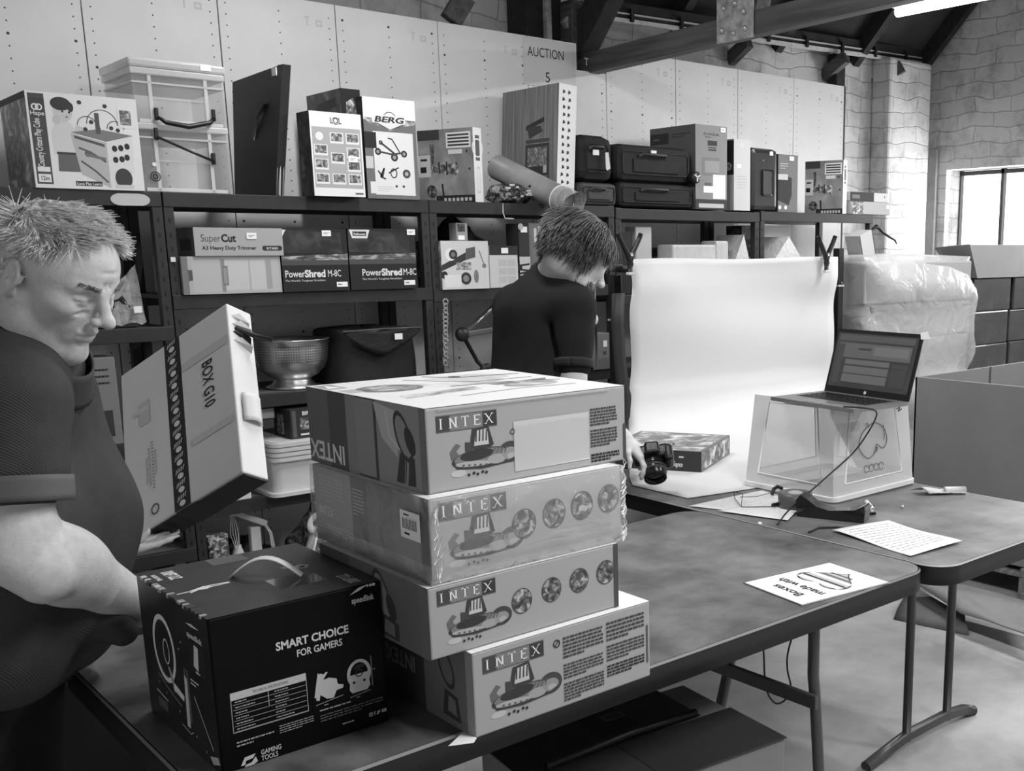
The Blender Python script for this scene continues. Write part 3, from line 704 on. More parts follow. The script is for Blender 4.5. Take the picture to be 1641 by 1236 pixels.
# tangle bag under the roll
def lumpy(name, label, cat, c, r, mat, n=26, amp=.25, seed=1, flat=0, group=None, extra=None):
    rr = random.Random(seed); ph = [(rr.uniform(1, 5), rr.uniform(1, 5), rr.uniform(0, 6), rr.uniform(0, 6)) for _ in range(6)]
    q = MB(); h = n//2; vs = []
    for i in range(h+1):
        for k in range(n):
            th, f_ = PI*i/h, 2*PI*k/n; s_ = 1+amp*sum(math.sin(a*th*2+p)*math.cos(round(b)*f_+p2) for a, b, p, p2 in ph)/3
            x, y, z = math.sin(th)*math.cos(f_)*s_, math.sin(th)*math.sin(f_)*s_, -math.cos(th)*s_
            z = max(z, -.86)
            vs.append((x*r[0], y*r[1], (z+.86)*r[2]))
    q.add(vs, [(i*n+k, i*n+(k+1) % n, (i+1)*n+(k+1) % n, (i+1)*n+k) for i in range(h) for k in range(n)], mat, True)
    o = q.build(name, None, c)
    return tag(o, label, cat, group)
a = P(826, 330, Y=4.03)
o = lumpy('net_bag', 'dark net bag of small parts squashed under the rolled mat', 'bag', (a.x, 4.07, T1), (.12, .055, .045), photo(15, 150, 60), amp=.3, seed=4)
q = MB(); rr = random.Random(2)
for i in range(22):
    x_, z_ = rr.uniform(-.085, .07), rr.uniform(.01, .075); q.box((x_, -.062, z_), (x_+rr.uniform(.008, .03), -.052, z_+.008), G(rr.choice((30, 60, 150, 210))), .002)
q.build('small_parts', o)
q = MB(); a = P(806, 322, Y=3.97); q.tube([P(806, 326, Y=3.98), P(806, 340, Y=3.975), P(809, 350, Y=3.975), P(823, 351, Y=3.975)], .003, G(190), 8); tag(q.build('hook'), 'pale bent wire hook hanging off the top shelf beam', 'hook')

# soft bags and suitcases
def suitcase(name, label, loc, w, d, h, m, rot=(0, 0, 0), wheel=False, tagged=False, handle='front', st=None, group=None):
    t = thing(name, label, 'suitcase', loc, rot); q = MB(); q.box((0, 0, 0), (w, d, h), m, min(w, h)*.22); q.build('shell', t)
    q = MB(); k = rrect(.01, .01, w-.01, h-.01, min(w, h)*.13)
    k = rrect(min(w, h)*.2, min(w, h)*.2, w-min(w, h)*.2, h-min(w, h)*.2, min(w, h)*.1); q.tube([(a, -.001, b) for a, b in k]+[(k[0][0], -.001, k[0][1])], .0025, G(30, .5), 6); q.build('piping', t)
    q = MB(); q.box((w*.2, -.006, h*.25), (w*.8, .002, h*.62), m, .005); q.build('pocket', t)
    q = MB(); q.tube([(w*.28, -.004, h*.7), (w*.3, -.022, h*.74), (w*.6, -.022, h*.74), (w*.62, -.004, h*.7)], .007, G(60, .5), 8); q.build('handle', t)
    if wheel:
        for zz in (h*.2,): q = MB(); q.lathe([(0, -.02), (.027, -.02), (.03, -.012), (.03, .012), (.027, .02), (0, .02)], G(40, .4), 20, M=Matrix.Translation((w-.0, -.012, zz)) @ Matrix.Rotation(PI/2, 4, 'X'))
        for g in range(3): q.beam((w, -.034, zz), (w+.022*math.cos(g*2.1+.5), -.034, zz+.022*math.sin(g*2.1+.5)), .006, .006, WHITE)
        q.build('wheel', t)
    if st: q = MB(); q.box((st[0]*w, -.014, st[1]*h), (st[0]*w+.032, -.007, st[1]*h+.024), LAB); q.build('price_sticker', t)
    if tagged: q = MB(); q.prism([(-.008, 0), (.01, .002), (.02, -.07), (.0, -.08), (-.006, -.07)], (w*.65, -.03, h*.62), (1, 0, 0), (0, 0, 1), (0, -1, 0), .002, G(215)); q.build('luggage_tag', t)
    return t
CAN = G(34, .7, .3, var=5, sc=50, bump=.25, bs=300, name='black_canvas'); CAN2 = G(62, .55, .4, var=6, sc=40, bump=.2, bs=200)
x, w, h = slot(932, 992, 330, 290, T1); suitcase('suitcase', 'grey soft bag with rounded end, lowest beside the laminate pack', (x+.0, 4.0, T1), w+.0, .38, h-.003, CAN2, handle=1)
zb = T1+h; w2 = w; h2 = P(935, 214, Y=4.0).z-zb; suitcase('suitcase', 'black soft bag with a dangling luggage tag, on the grey bag', (x+.0, 4.0, zb), w-.012, .36, h2, CAN, st=(.35, .56), tagged=True)
x, w, h = slot(1000, 1114, 335, 290, T1); suitcase('suitcase', 'wide black suitcase lying flat under another black one', (x-.02, 4.0, T1), w+.02, .38, h-.003, CAN)
zb = T1+h; h2 = P(1005, 230, Y=4.0).z-zb; suitcase('suitcase', 'upper black wheeled suitcase with a small white sticker', (x-.03, 4.0, zb), w+.022, .38, h2, CAN, wheel=True, st=(.42, .72))
# printer box
x, w, h = slot(1117, 1167, 338, 198, T1)
def f(c): c.rect(0, 0, 1, 1, G(136)); c.text('DXIIA', .5, .88, .03, INK, .02, w=.5); c.dashes(.3, .85, .7, .87, 1, INK); c.rect(.38, .76, .68, .82, INK); c.rect(.4, .70, .65, .72, G(50)); c.rect(.4, .73, .65, .745, G(50)); c.rect(.18, .4, .75, .62, G(122)); c.rect(.3, .44, .75, .58, G(150)); c.rect(.28, .26, .5, .32, G(90)); c.rect(.55, .13, .95, .42, LAB); c.rect(.25, .2, .55, .28, LAB); c.rect(0, 0, 1, .12, G(50)); c.rect(.1, .02, .9, .07, G(190))
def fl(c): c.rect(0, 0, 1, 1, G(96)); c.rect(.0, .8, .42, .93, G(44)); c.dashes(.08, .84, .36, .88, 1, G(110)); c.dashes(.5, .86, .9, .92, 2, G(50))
carton('printer_box', 'tall grey carton with hand slot and taped white paper', 'box', (x, 4.0, T1), (w, .34, h), G(120), front=f, left=fl, sticker=(.78, .93))
x, w, h = slot(1178, 1204, 338, 222, T1)
def f(c): c.rect(0, 0, 1, 1, G(198)); c.ring(.5, .92, .03, .008, WHITE); c.rect(.2, .6, .45, .65, LAB); c.dashes(.2, .3, .8, .5, 5, G(180), .4)
def fl(c): c.rect(0, 0, 1, 1, G(180)); c.rect(0, .5, 1, .98, G(34)); c.ell(.4, .62, .06, photo(90, 230, 60))
carton('tall_box', 'tall narrow white box between printer carton and shredder case', 'box', (x, 4.0, T1), (w, .06, h), G(198), front=f, left=fl)
x, w, h = slot(1206, 1249, 336, 235, T1)
t = thing('hard_case', 'glossy dark rounded case with a vertical recess', 'case', (x, 4.0, T1)); q = MB(); q.box((0, 0, 0), (w, .24, h), G(36, .28, .5, coat=.3), .028); q.build('shell', t)
q = MB(); q.box((w*.38, -.004, h*.24), (w*.78, .002, h*.66), G(64, .35), .012); q.build('recess_panel', t); q = MB(); q.ball((w*.42, -.001, h*.8), .004, G(200), 8); q.build('stud', t)
q = MB(); q.box((w*.66, -.003, h*.89), (w*.66+.025, .0, h*.89+.02), LAB); q.build('price_sticker', t)
x, w, h = slot(1253, 1284, 339, 246, T1)
def f(c): c.rect(0, 0, 1, 1, G(104)); c.poly([(.0, .2), (.55, .12), (.7, .3), (.7, .6), (.0, .68)], G(38)); c.rect(.0, .56, .5, .66, G(180)); c.ell(.1, .08, .035, WHITE); c.ell(.4, .08, .035, WHITE); c.dashes(.1, .74, .5, .86, 3, G(190), .25)
carton('appliance_box', 'grey appliance box printed with a black jug', 'box', (x, 4.02, T1), (w, .2, h), G(90), front=f, sticker=(.55, .90))
c0 = P(1350, 340, Y=4.0); an = .30; L_ = min(run_to(c0, an, 1290), .38)
carton('telescope_box', 'photo-printed optics box at the right end of the top shelf', 'box', (c0.x, 4.0, T1), (.06, L_, P(1350, 256, Y=4.0).z-T1), G(150), rot=(0, 0, an), left=tele, front=teler)
x, w, h = slot(1366, 1384, 341, 322, T1)
def f(c): c.rect(0, 0, 1, 1, G(60)); c.poly([(.3, .1), (.9, .2), (.6, .9), (.3, .7)], photo(60, 230, 60))
x2 = P(1402, 341, Y=4.0).x
carton('small_box', 'flat box with a pale right half, on the last shelf end', 'box', (x, 4.0, T1), (x2-x+.15, .14, h), G(175), front=lambda c: (c.rect(0, 0, .3, 1, photo(30, 200, 60)), c.rect(.9, .5, .97, .8, LAB)))
carton('small_box', 'dark and white flat box topping the last pair', 'box', (x, 4.01, T1+h+.001), (x2-x+.14, .13, P(1366, 307, Y=4.0).z-T1-h-.001), G(205), front=lambda c: (c.rect(0, 0, .62, 1, G(36)), c.rect(.06, .3, .25, .7, G(110)), c.ell(.9, .6, .12, G(120))))

# --- second level, shredder bay
x, w, h = slot(294, 452, 470, 411, T2)
def f(c):
    c.rect(0, 0, 1, 1, G(176)); c.rect(.0, 0, .06, 1, G(120)); c.poly([(.06, .35), (.15, .4), (.15, .62), (.06, .65)], G(84)); c.rect(.1, .05, .98, .92, G(184)); c.rect(.38, .05, .42, .92, G(140)); c.rect(.42, .1, .84, .88, G(196)); c.rect(.395, .22, .45, .74, G(120)); c.rect(.405, .27, .44, .69, G(150)); c.rect(.84, .1, .9, .9, G(160)); c.rect(.66, .08, .68, .9, G(175))
carton('paper_cutter_box', 'pale box with a trimmer picture, under the lettered trimmer box', 'box', (x, 3.985, T2), (w, .30, h), G(150), front=f)
zz = T2+h; x2 = P(314, 410, Y=3.97).x; w2 = P(457, 410, Y=3.97).x-x2-.003; h2 = P(330, 365, Y=3.97).z-zz
def f(c):
    c.rect(0, 0, 1, 1, G(168)); c.text('Super', .07, .50, .26, INK, -.004, 'LEFT', w=.215); c.text('Cut', .295, .50, .26, INK, .04, 'LEFT', w=.165); c.text('A3 Heavy Duty Trimmer', .08, .22, .13, INK, .03, 'LEFT', w=.61)
    c.rect(.78, .18, .96, .36, G(50)); c.ell(.78, .27, .09, G(50)); c.ell(.96, .27, .09, G(50)); c.text('RT400', .87, .22, .09, G(200), .02, w=.13)
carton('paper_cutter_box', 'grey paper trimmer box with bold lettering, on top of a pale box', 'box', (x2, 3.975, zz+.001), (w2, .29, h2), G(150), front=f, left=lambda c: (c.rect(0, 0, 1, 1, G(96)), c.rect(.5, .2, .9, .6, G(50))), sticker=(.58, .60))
for x0, x1, yt, lab, lo in ((455, 562, 366, 'left of the two black shredder boxes, its logo flap hidden by the trimmer box', 0), (563, 670, 366, 'right of the two black shredder boxes, pale logo at its top left', 1)):
    x, w, h = slot(x0, x1, 464, yt, T2, 3.98)
    def f(c, lo=lo):
        c.rect(0, 0, 1, 1, G(30)); c.poly([(0, .98), (.9, .94), (.93, .6), (0, .62)], photo(28, 66, 14, lo)); c.poly([(.0, .43), (1, .46), (1, .60), (0, .56)], photo(60, 190, 22, lo+3, (1, 1, 4))); c.rect(0, .42, 1, .5, G(74))
        c.text('Power', .03+lo*.14, .23, .11, G(225), .012, 'LEFT', w=.29); c.text('Shred', .325+lo*.14, .23, .11, G(225), .04, 'LEFT', w=.31); c.text('M-8C', .67+lo*.12, .23, .11, G(225), .004, 'LEFT', w=.20)
        c.text("The World's Toughest Shredders", .03+lo*.14, .16, .03, G(200), .01, 'LEFT', w=.6); c.rect(.8, .06, .97, .14, LAB); c.dashes(.82, .08, .95, .12, 1, INK)
        if lo: c.poly([(.02, .98), (.32, .98), (.28, .84), (.06, .84)], G(222)); c.rect(.07, .88, .27, .95, INK); c.text('Fellowes', .17, .893, .035, WHITE, .02, w=.17)
        else: c.poly([(0, .98), (.09, .98), (.03, .86), (0, .86)], G(222))
    carton('shredder_box', lab, 'box', (x, 3.98, T2), (w-.003, .30, h), G(26, .35), front=f, sticker=(.62, .88) if not lo else (.88, .90))
# third level: framed crate, colander, tool bag
x, w, h = slot(350, 412, 630, 530, T3)
GLS = clear('display_box_plastic', .3, 210, .12)
t = thing('display_box', 'pale framed carrying box with a round mark, left of the colander', 'box', (x-.03, 4.0, T3)); w += .03
q = MB(); q.box((0, .004, 0), (w, .22, h), G(150, .3, var=15), .006); q.build('body', t)
q = MB()
for a, b in (((0, 0), (w*.08, h)), ((w*.66, 0), (w*.76, h)), ((w*.93, 0), (w, h))): q.box((a[0], -.006, a[1]), (b[0], .004, b[1]), G(215), .002)
for b0, b1 in ((0, .06), (.9, 1)): q.box((0, -.007, h*b0), (w, .003, h*b1), G(215), .002)
c = Cv(q, (0, -.006, 0), (1, 0, 0), (0, 0, 1), w, h, .001); c.ring(.84, .17, .05, .012, INK); c.poly([(.82, .14), (.82, .2), (.87, .17)], INK); c.dashes(.7, .05, .92, .07, 1, INK); q.build('frame', t)
q = MB(); q.tube([(w*.1, -.01, h*.93), (w*.4, -.02, h*1.0), (w*.62, -.012, h*.94), (w*.66, -.01, h*.8)], .003, INK, 8); q.build('carry_cord', t)
q = MB(); q.box((w*.7, -.012, h*.72), (w*.7+.033, -.0085, h*.72+.024), LAB); q.build('price_sticker', t)
# colander
ca, cb = P(410, 548, Y=4.12), P(527, 548, Y=4.12); R_ = (cb.x-ca.x)/2; hc = P(470, 543, Y=4.12).z-T3
t = thing('colander', 'shiny perforated steel colander on a foot ring', 'colander', ((ca.x+cb.x)/2, 4.15, T3))
ST = G(228, .33, .5, metal=1, name='brushed_steel')
q = MB(); prof = [(R_*.70, 0), (R_*.72, .004), (R_*.58, hc*.06), (R_*.48, hc*.15), (R_*.47, hc*.19), (R_*.66, hc*.26), (R_*.84, hc*.40), (R_*.935, hc*.58), (R_*.965, hc*.8), (R_*.98, hc*.97), (R_*1.02, hc*.985), (R_*1.02, hc), (R_*.975, hc), (R_*.95, hc*.8), (R_*.915, hc*.6), (R_*.82, hc*.42), (R_*.4, hc*.23), (0, hc*.2)]
q.lathe(prof, ST, 64); q.build('bowl', t)
q = MB()
for i in range(96):
    if i % 12 in (10, 11): continue
    g = 2*PI*i/96
    for k in range(7):
        zz = hc*(.56+.052*k); r_ = R_*(.925+.012*k*.55+.0)+.001; r_ = np.interp(zz, [hc*.58, hc*.8, hc*.97], [R_*.935, R_*.965, R_*.98])+.0006
        c0 = Vector((r_*math.cos(g), r_*math.sin(g), zz)); tg = Vector((-math.sin(g), math.cos(g), 0)); q.add([c0+tg*.0022*math.cos(s_*PI/3)+Vector((0, 0, .0022*math.sin(s_*PI/3))) for s_ in range(6)], [tuple(range(6))], INK)
q.build('perforations', t)
for s_ in (-1, 1): q = MB(); q.tube([(s_*R_, -.03, hc*.9), (s_*(R_+.022), -.02, hc*.93), (s_*(R_+.022), .02, hc*.93), (s_*R_, .03, hc*.9)], .003, ST, 8); q.build('handle', t)
# black tool bag
x, w, h = slot(530, 683, 610, 530, T3)
t = thing('tool_bag', 'big black soft bag with sagging flap beside the colander', 'bag', (x+.05, 4.0, T3))
w = min(w-.05, 2.275-x-.05)
q = MB(); g_ = []
for i in range(13):
    a = i/12; row = []
    for j in range(17):
        g = 2*PI*j/16; ex = (abs(math.cos(g))**.35*math.copysign(1, math.cos(g)), abs(math.sin(g))**.35*math.copysign(1, math.sin(g)))
        sw = (1-.10*a+.02*math.sin(5*a+g*2)) if a < .999 else .05
        row.append((w/2+ex[0]*w/2*sw, .17+ex[1]*.165*sw, h*min(1, a*1.05)+.006*math.sin(3*g+a*4)*(a > 0)))
    g_.append(row)
q.surf(g_, CAN); q.build('body', t)
q = MB(); q.surf([[(w*(.04+.92*i/14), -.012-.006*math.sin(i*1.1), h*(.98-(.42*(1-abs(i/7-1)**1.5)*j/5+.05*j/5))) for i in range(15)] for j in range(6)], G(30, .5, bump=.3, bs=60), thick=.004); q.build('flap', t)
q = MB(); q.tube([(w*.03, -.018, h*.97), (w*.5, -.022, h*.985), (w*.97, -.018, h*.97)], .003, G(90, .3), 6); q.build('zip', t)
q = MB(); q.box((w*.62, -.026, h*.78), (w*.62+.034, -.023, h*.78+.024), LAB); q.build('price_sticker', t)
# fourth level: white carton, stacked trays, dark book box, long box
a = P(335, 803, Y=4.02); x, w, h = slot(345, 420, 803, 686, T4)
carton('white_carton', 'plain white carton on the lower shelf behind the tilted box', 'box', (max(x-.06, 1.33), 3.995, T4), (w+.0, .33, h), G(222))
x, w, h = slot(424, 545, 797, 735, T4); LD = clear('tray_plastic', .85, 226, .35)
t = thing('storage_tub', 'translucent white tub at the bottom of the stack of lids', 'storage tub', (x+.01, 3.93, T4))
q = MB(); q.prism(rrect(.02, .02, w-.02, .38, .03), (0, 0, 0), (1, 0, 0), (0, 1, 0), (0, 0, 1), h*.92, LD); q.build('body', t)
q = MB(); q.prism(rrect(0, 0, w, .40, .035), (0, 0, -.0), (1, 0, 0), (0, 1, 0), (0, 0, 1), .014, LD); q.build('base_rim', t)
zz = T4+h*.92
for i in range(4):
    q = MB(); q.prism(rrect(0, 0, w-.02, .38, .035), (x+.02, 3.93, zz+i*.0185), (1, 0, 0), (0, 1, 0), (0, 0, 1), .014, LD); q.prism(rrect(.01, .01, w-.03, .37, .03), (x+.02, 3.93, zz+i*.0185+.014), (1, 0, 0), (0, 1, 0), (0, 0, 1), .0042, G(206))
    tag(q.build('tub_lid'), 'white plastic lid stacked on the translucent tub', 'lid', 'stacked tub lids')
zz += 4*.0185+.0005; a = P(462, 698, Y=4.0); b = P(524, 698, Y=4.0)
carton('picture_box', 'small dark picture box on the tub lids', 'box', (a.x, 3.97, zz), (b.x-a.x+.03, .16, P(462, 656, Y=3.97).z-zz-.004), G(50), front=lambda c: (c.rect(0, 0, 1, 1, G(44)), c.rect(.04, .05, .12, .95, G(90)), c.rect(.2, .3, .95, .7, photo(50, 220, 60)), c.text('BRIO', .4, .78, .13, WHITE, .03, w=.28), c.rect(.2, .1, .85, .16, WHITE)), left=lambda c: (c.rect(.2, .1, .6, .8, photo(50, 200, 60))))
a = P(384, 678, Y=4.2); zt_ = T4+(P(345, 686, Y=4.0).z-T4)
carton('long_box', 'long dark and pale flat box on the white carton', 'box', (1.34, 4.05, T4+slot(345, 420, 803, 686, T4)[2]+.001), (.30, .2, .045), G(60), front=lambda c: (c.rect(.6, .1, .98, .9, G(180)), c.rect(.05, .2, .5, .5, G(90))))
# bottom level odds
ZB = .1605
a = P(350, 880, Y=4.0); q = None
carton('patterned_tin', 'small square patterned tin low on the rack', 'tin', (a.x-.035, 4.0, ZB), (.075, .06, P(350, 858, Y=4.0).z-ZB), photo(40, 220, 60), bev=.004)
a = P(400, 870, Y=4.05)
t = thing('spray_bottle', 'pale trigger spray bottle with dark stem on the bottom shelf', 'bottle', (a.x-.035, 4.08, ZB)); hb = P(385, 815, Y=4.05).z-ZB
q = MB(); q.lathe([(0, 0), (.034, 0), (.036, .02), (.034, hb*.45), (.014, hb*.60), (.013, hb*.63)], G(225, .4), 24); q.build('body', t)
q = MB(); q.tube([(0, 0, hb*.6), (.004, 0, hb*.95)], .010, G(90), 12); q.build('neck', t)
q = MB(); q.beam((-.02, 0, hb*.98), (.11, -.02, hb*.80), .022, .024, G(200), bev=.006); q.box((-.022, -.014, hb*.93), (.018, .014, hb*1.03), G(215), .006); q.build('trigger_head', t)
for k in range(4): q = MB(); q.tube([(-.02+.004*k, -.012, hb*.95), (-.03+.01*k, -.02, hb*.75), (-.012+.004*k, -.014, hb*.6)], .0012, WHITE, 5); q.build('wire', t)
for k in range(3): q = MB(); q.tube([(.10+.004*k, -.02, hb*.8), (.118+.004*k, -.022, hb*.7), (.124+.006*k, -.02, hb*.5)], .0018, WHITE, 5); q.build('wire', t)
q = MB(); q.box((.05, -.01, 0), (.09, .02, hb*.78), G(215), .004); tag(q.build('carton_strip', None, (a.x-.035, 4.08, ZB)), 'narrow white pack standing beside the spray bottle', 'pack')
a, b = P(470, 878, Y=3.95), P(506, 832, Y=3.95)
t = thing('plastic_scoop', 'pale plastic scoop with a hole in its upturned handle', 'scoop', (a.x, 3.98, ZB)); L = b.x-a.x; H_ = b.z-ZB
q = MB(); path = [(-.12, 0, .06), (-.05, 0, .065), (.02, 0, .10), (L*.6, 0, H_*.6), (L*.95, 0, H_*.86)]
q.surf([[(p[0]+wd*.25*(1 if p[0] > .0 else .2), (j/6-.5)*wd, p[2]+((j/6-.5)*2)**2*.012) for j in range(7)] for p, wd in zip(path, (.03, .09, .10, .07, .055))], G(222, .35), thick=.007); q.build('blade', t)
q = MB(); q.lathe([(.030, -.006), (.034, 0), (.030, .006), (.013, .006), (.011, 0), (.013, -.006), (.030, -.006)], G(222, .35), 24, M=Matrix.Translation((L+.012, 0, H_*.93)) @ Matrix.Rotation(.5, 4, 'Y') @ Matrix.Rotation(PI/2, 4, 'X') @ Matrix.Scale(1.3, 4, (0, 1, 0))); q.build('handle_eye', t)
lumpy('bagged_goods', 'crumpled clear bag of goods low on the shelf behind the black box', 'bag', (P(525, 880, Y=4.1).x, 4.15, ZB), (.13, .1, .16), photo(40, 170, 30), seed=8, amp=.4)
lumpy('bagged_goods', 'dark heap of bagged goods under the tubs', 'bag', (P(440, 870, Y=4.2).x-.12, 4.26, ZB), (.14, .08, .12), G(34, .5, bump=.5, bs=20), seed=9, amp=.3)
lumpy('dark_vase', 'dark rounded object at the foot of the rack upright', 'vase', (1.15, 4.15, .455), (.07, .07, .1), G(44, .3), seed=10, amp=.05)
# --- left rack: bagged headphones, small box
ZL = 1.2555
a = P(215, 525, Y=4.0)
t = thing('bagged_headset', 'clear bag with dark looped strap behind the older man\'s face', 'bag', (a.x-.05, 4.07, ZL))
q = MB(); rr = random.Random(4); g_ = []
for i in range(15):
    row = []
    for j in range(15):
        u_, v_ = i/14, j/14; hh_ = .19*(u_**1.3)*(1-abs(v_-.5)*1.2)+.02
        row.append((-.12+.22*u_, -.045+.12*v_+.01*rr.random(), (hh_*math.sin(PI*min(1, v_*1.1+.02)))+.012*rr.random()))
    g_.append(row)
q.surf(g_, clear('crinkled_film', .30, 235, .06, .9, 28), False); q.build('film', t)
q = MB(); q.tube([(.0, 0, .01), (.01, -.01, .09), (.035, -.01, .10), (.06, -.01, .06), (.07, -.01, .0)], .010, G(40, .3), 10); q.ball((-.03, 0, .03), (.04, .03, .028), G(50, .3)); q.box((-.11, -.03, 0), (.08, .05, .014), G(44), .003); q.build('contents', t)
q = MB(); q.box((.06, -.055, .05), (.086, -.052, .072), LAB); q.build('price_sticker', t)
a = P(138, 610, Y=4.1)
carton('small_box', 'pale printed box low behind the older man\'s collar', 'box', (a.x-.05, 4.0, .8605), (.12, .12, P(138, 575, Y=4.0).z-.8605), G(120), front=lambda c: (c.dashes(.1, .6, .8, .9, 4, INK, .3), c.rect(.5, .1, .8, .4, G(50))))
carton('white_box', 'plain white box at the far left edge, lower shelf', 'box', (.40, 4.02, 1.2555), (.10, .2, .34), G(205))

# --- second rack bay: toy car box, cartridge box, upright packs
B1 = 1.3525
x, w, h = slot(706, 783, 462, 386, B1)
def f(c):
    c.rect(0, 0, 1, 1, G(206)); c.poly([(0, .5), (.55, .78), (.55, .62), (0, .38)], G(52)); c.ell(.2, .72, .13, G(230)); c.ell(.25, .72, .10, G(50)); c.ell(.25, .72, .05, G(120)); c.poly([(.5, .6), (.72, .66), (.72, .88), (.52, .84)], G(86)); c.ell(.5, .22, .13, G(50)); c.ell(.5, .22, .07, G(130)); c.ell(.72, .26, .06, G(120), .14); c.rect(.3, .4, .62, .56, photo(100, 200, 60)); c.line([(.8, .8), (.9, .5)], .02, G(90)); c.ell(.9, .48, .05, G(120)); c.ell(.05, .3, .08, G(40)); c.rect(.05, .05, .4, .3, G(222))
carton('toy_car_box', 'pale box printed with toy cars and wheels', 'box', (2.357, 3.985, B1), (w-.005, .20, h), G(190), front=f, left=lambda c: c.rect(0, 0, 1, 1, photo(90, 200, 20)))
z_ = B1+h+.001; a = P(734, 383, Y=4.02)
carton('small_box', 'small upright box standing on the toy car box', 'box', (a.x, 4.03, z_), (.055, .06, P(734, 357, Y=4.02).z-z_), G(150), front=lambda c: (c.rect(.1, .5, .75, .95, photo(30, 120, 80)), c.rect(.15, .05, .7, .3, LAB)))
x, w, h = slot(786, 833, 452, 394, B1)
carton('cartridge_box', 'white box with dark lid and grid of pale squares', 'box', (x, 3.99, B1), (w-.006, .16, h), G(200), front=lambda c: (c.rect(0, .78, 1, 1, G(40)), [c.rect(.3+.32*i, .12+.2*j, .58+.32*i, .27+.2*j, G(186)) for i in range(2) for j in range(3)], c.rect(.42, .82, .66, .95, LAB)))
lumpy('black_bag', 'slumped black bag above the cartridge box', 'bag', (x-.03+.04, 4.28, B1), (.13, .09, .16), G(34, .4, bump=.3, bs=30), seed=12, amp=.2)
x, w, h = slot(836, 853, 452, 358, B1)
carton('upright_pack', 'narrow upright pack lettered TRA near the young man', 'box', (x, 4.0, B1), (w, .1, h), G(44), front=lambda c: (c.rect(0, 0, 1, .48, G(190)), c.text('TRA', .82, .04, .5, INK, .03, 'LEFT', rot=PI/2, w=.34), c.rect(.2, .86, .8, .95, LAB), c.ell(-.1+.3, .95, .05, G(190))))
x, w, h = slot(857, 884, 452, 357, B1)
carton('blister_pack', 'grey hanging pack directly left of the young man\'s hair', 'box', (x, 4.03, B1), (w, .05, h), G(120, .25), front=lambda c: (c.rect(.35, .7, .5, .92, G(200)), c.rect(.6, .86, .9, .95, LAB)))
# third level: scooter, rope chain, box
B2 = .9555
t = thing('folding_scooter', 'dark folded scooter with bright metal tube lying on the shelf', 'scooter', (P(742, 575, Y=4.05).x, 4.06, B2))
o = t.location; pp = lambda x, y, Y=4.08: P(x, y, Y=Y)-o
q = MB(); q.tube([pp(747, 531), pp(795, 488, 4.12)], .010, G(200, .2, metal=.8), 12); q.build('steering_tube', t)
q = MB(); q.ball(pp(741, 536), (.035, .02, .032), G(44, .4)); q.lathe([(0, -.03), (.018, -.03), (.02, 0), (0, 0)], G(110, .4), 20, M=Matrix.Translation(pp(742, 536)) @ Matrix.Rotation(PI/2, 4, 'X')); q.build('hinge', t)
q = MB(); q.beam(pp(745, 536), pp(790, 528, 4.1), .03, .026, G(96, .45), bev=.006); q.build('deck', t)
q = MB(); wz = pp(772, 575).z*0+.032; q.lathe([(.012, -.012), (.03, -.012), (.034, 0), (.03, .012), (.012, .012)], INK, 24, M=Matrix.Translation((pp(775, 570).x, .0, .034)) @ Matrix.Rotation(PI/2, 4, 'X')); q.build('wheel', t)
q = MB(); q.tube([pp(741, 536), (pp(760, 560).x, 0, .08), (pp(775, 570).x, 0, .034)], .009, INK, 8); q.build('fork', t)
q = MB(); rr = random.Random(1)
for i in range(15):
    z0_ = P(714, 484+7*i, Y=3.97); a_ = rr.uniform(-.6, .6); q.tube([z0_+Vector((.010*math.cos(g)*math.cos(a_), .006*math.sin(g)*0+.008*math.cos(g)*math.sin(a_), .012*math.sin(g))) for g in [k*PI/5 for k in range(11)]], .0035, G(150, .4), 6)
tag(q.build('chain'), 'bagged chain hanging down the rack upright', 'chain')
x, w, h = slot(958, 992, 587, 535, B2)
carton('small_carton', 'grey carton between the young man and the white backdrop', 'box', (x-.045, 3.99, B2), (w, .2, h), G(120), front=lambda c: (c.rect(0, .0, 1, .3, G(104)), c.rect(.62, .62, .8, .8, LAB), c.rect(.6, .4, .75, .5, G(70))), top=lambda c: c.rect(.1, .1, .9, .6, G(160)))

# --- bays behind the backdrop
B3 = 1.3005
x, w, h = slot(1032, 1058, 412, 363, B3)
carton('upright_pack', 'pale upright pack behind the left end of the backdrop', 'box', (x, 4.05, B3), (w, .08, h), G(186, var=10), bev=.006)
carton('small_box', 'dark upright box at the left end behind the backdrop', 'box', (x-.13, 4.05, B3), (.10, .2, .30), G(30))
lumpy('black_bag', 'glossy black bag heaped behind the backdrop', 'bag', (P(1122, 400, Y=4.1).x-.06, 4.27, B3), (.28, .10, .125), G(26, .3, .5, bump=.25, bs=12), seed=21, amp=.14)
for i, (xa, xb, yt, lab) in enumerate(((1080, 1150, 392, 'flat pale padded parcel under the glossy black bag'), (1150, 1170, 386, 'small pale carton with a label behind the backdrop'), (1172, 1207, 388, 'peaked pale bubble parcel behind the backdrop, middle'), (1229, 1300, 390, 'long pale bubble parcel behind the backdrop, right'))):
    x, w, h = slot(xa, xb, 408, yt, B3)
    if i in (0, 1): carton('parcel', lab, 'parcel', (x, 4.0, B3), (w, .12, h), G(196, .4, var=12, sc=20), bev=.01)
    else:
        q = MB(); pk = .6 if i == 2 else .5
        q.prism([(0, 0), (w, 0), (w*.98, h*.35), (w*pk, h*1.15), (0, h*.35)], (0, 0, 0), (1, 0, 0), (0, 0, 1), (0, 1, 0), .2, G(206, .35, bump=.5, bs=50)); o = q.build('parcel', None, (x, 3.995, B3)); tag(o, lab, 'parcel')
x, w, h = slot(1235, 1265, 408, 360, B3)
carton('small_box', 'dark patterned box on the right rack, left of the pale one', 'box', (x, 4.21, B3), (w, .12, h), photo(20, 100, 30))
x, w, h = slot(1268, 1312, 385, 366, B3)
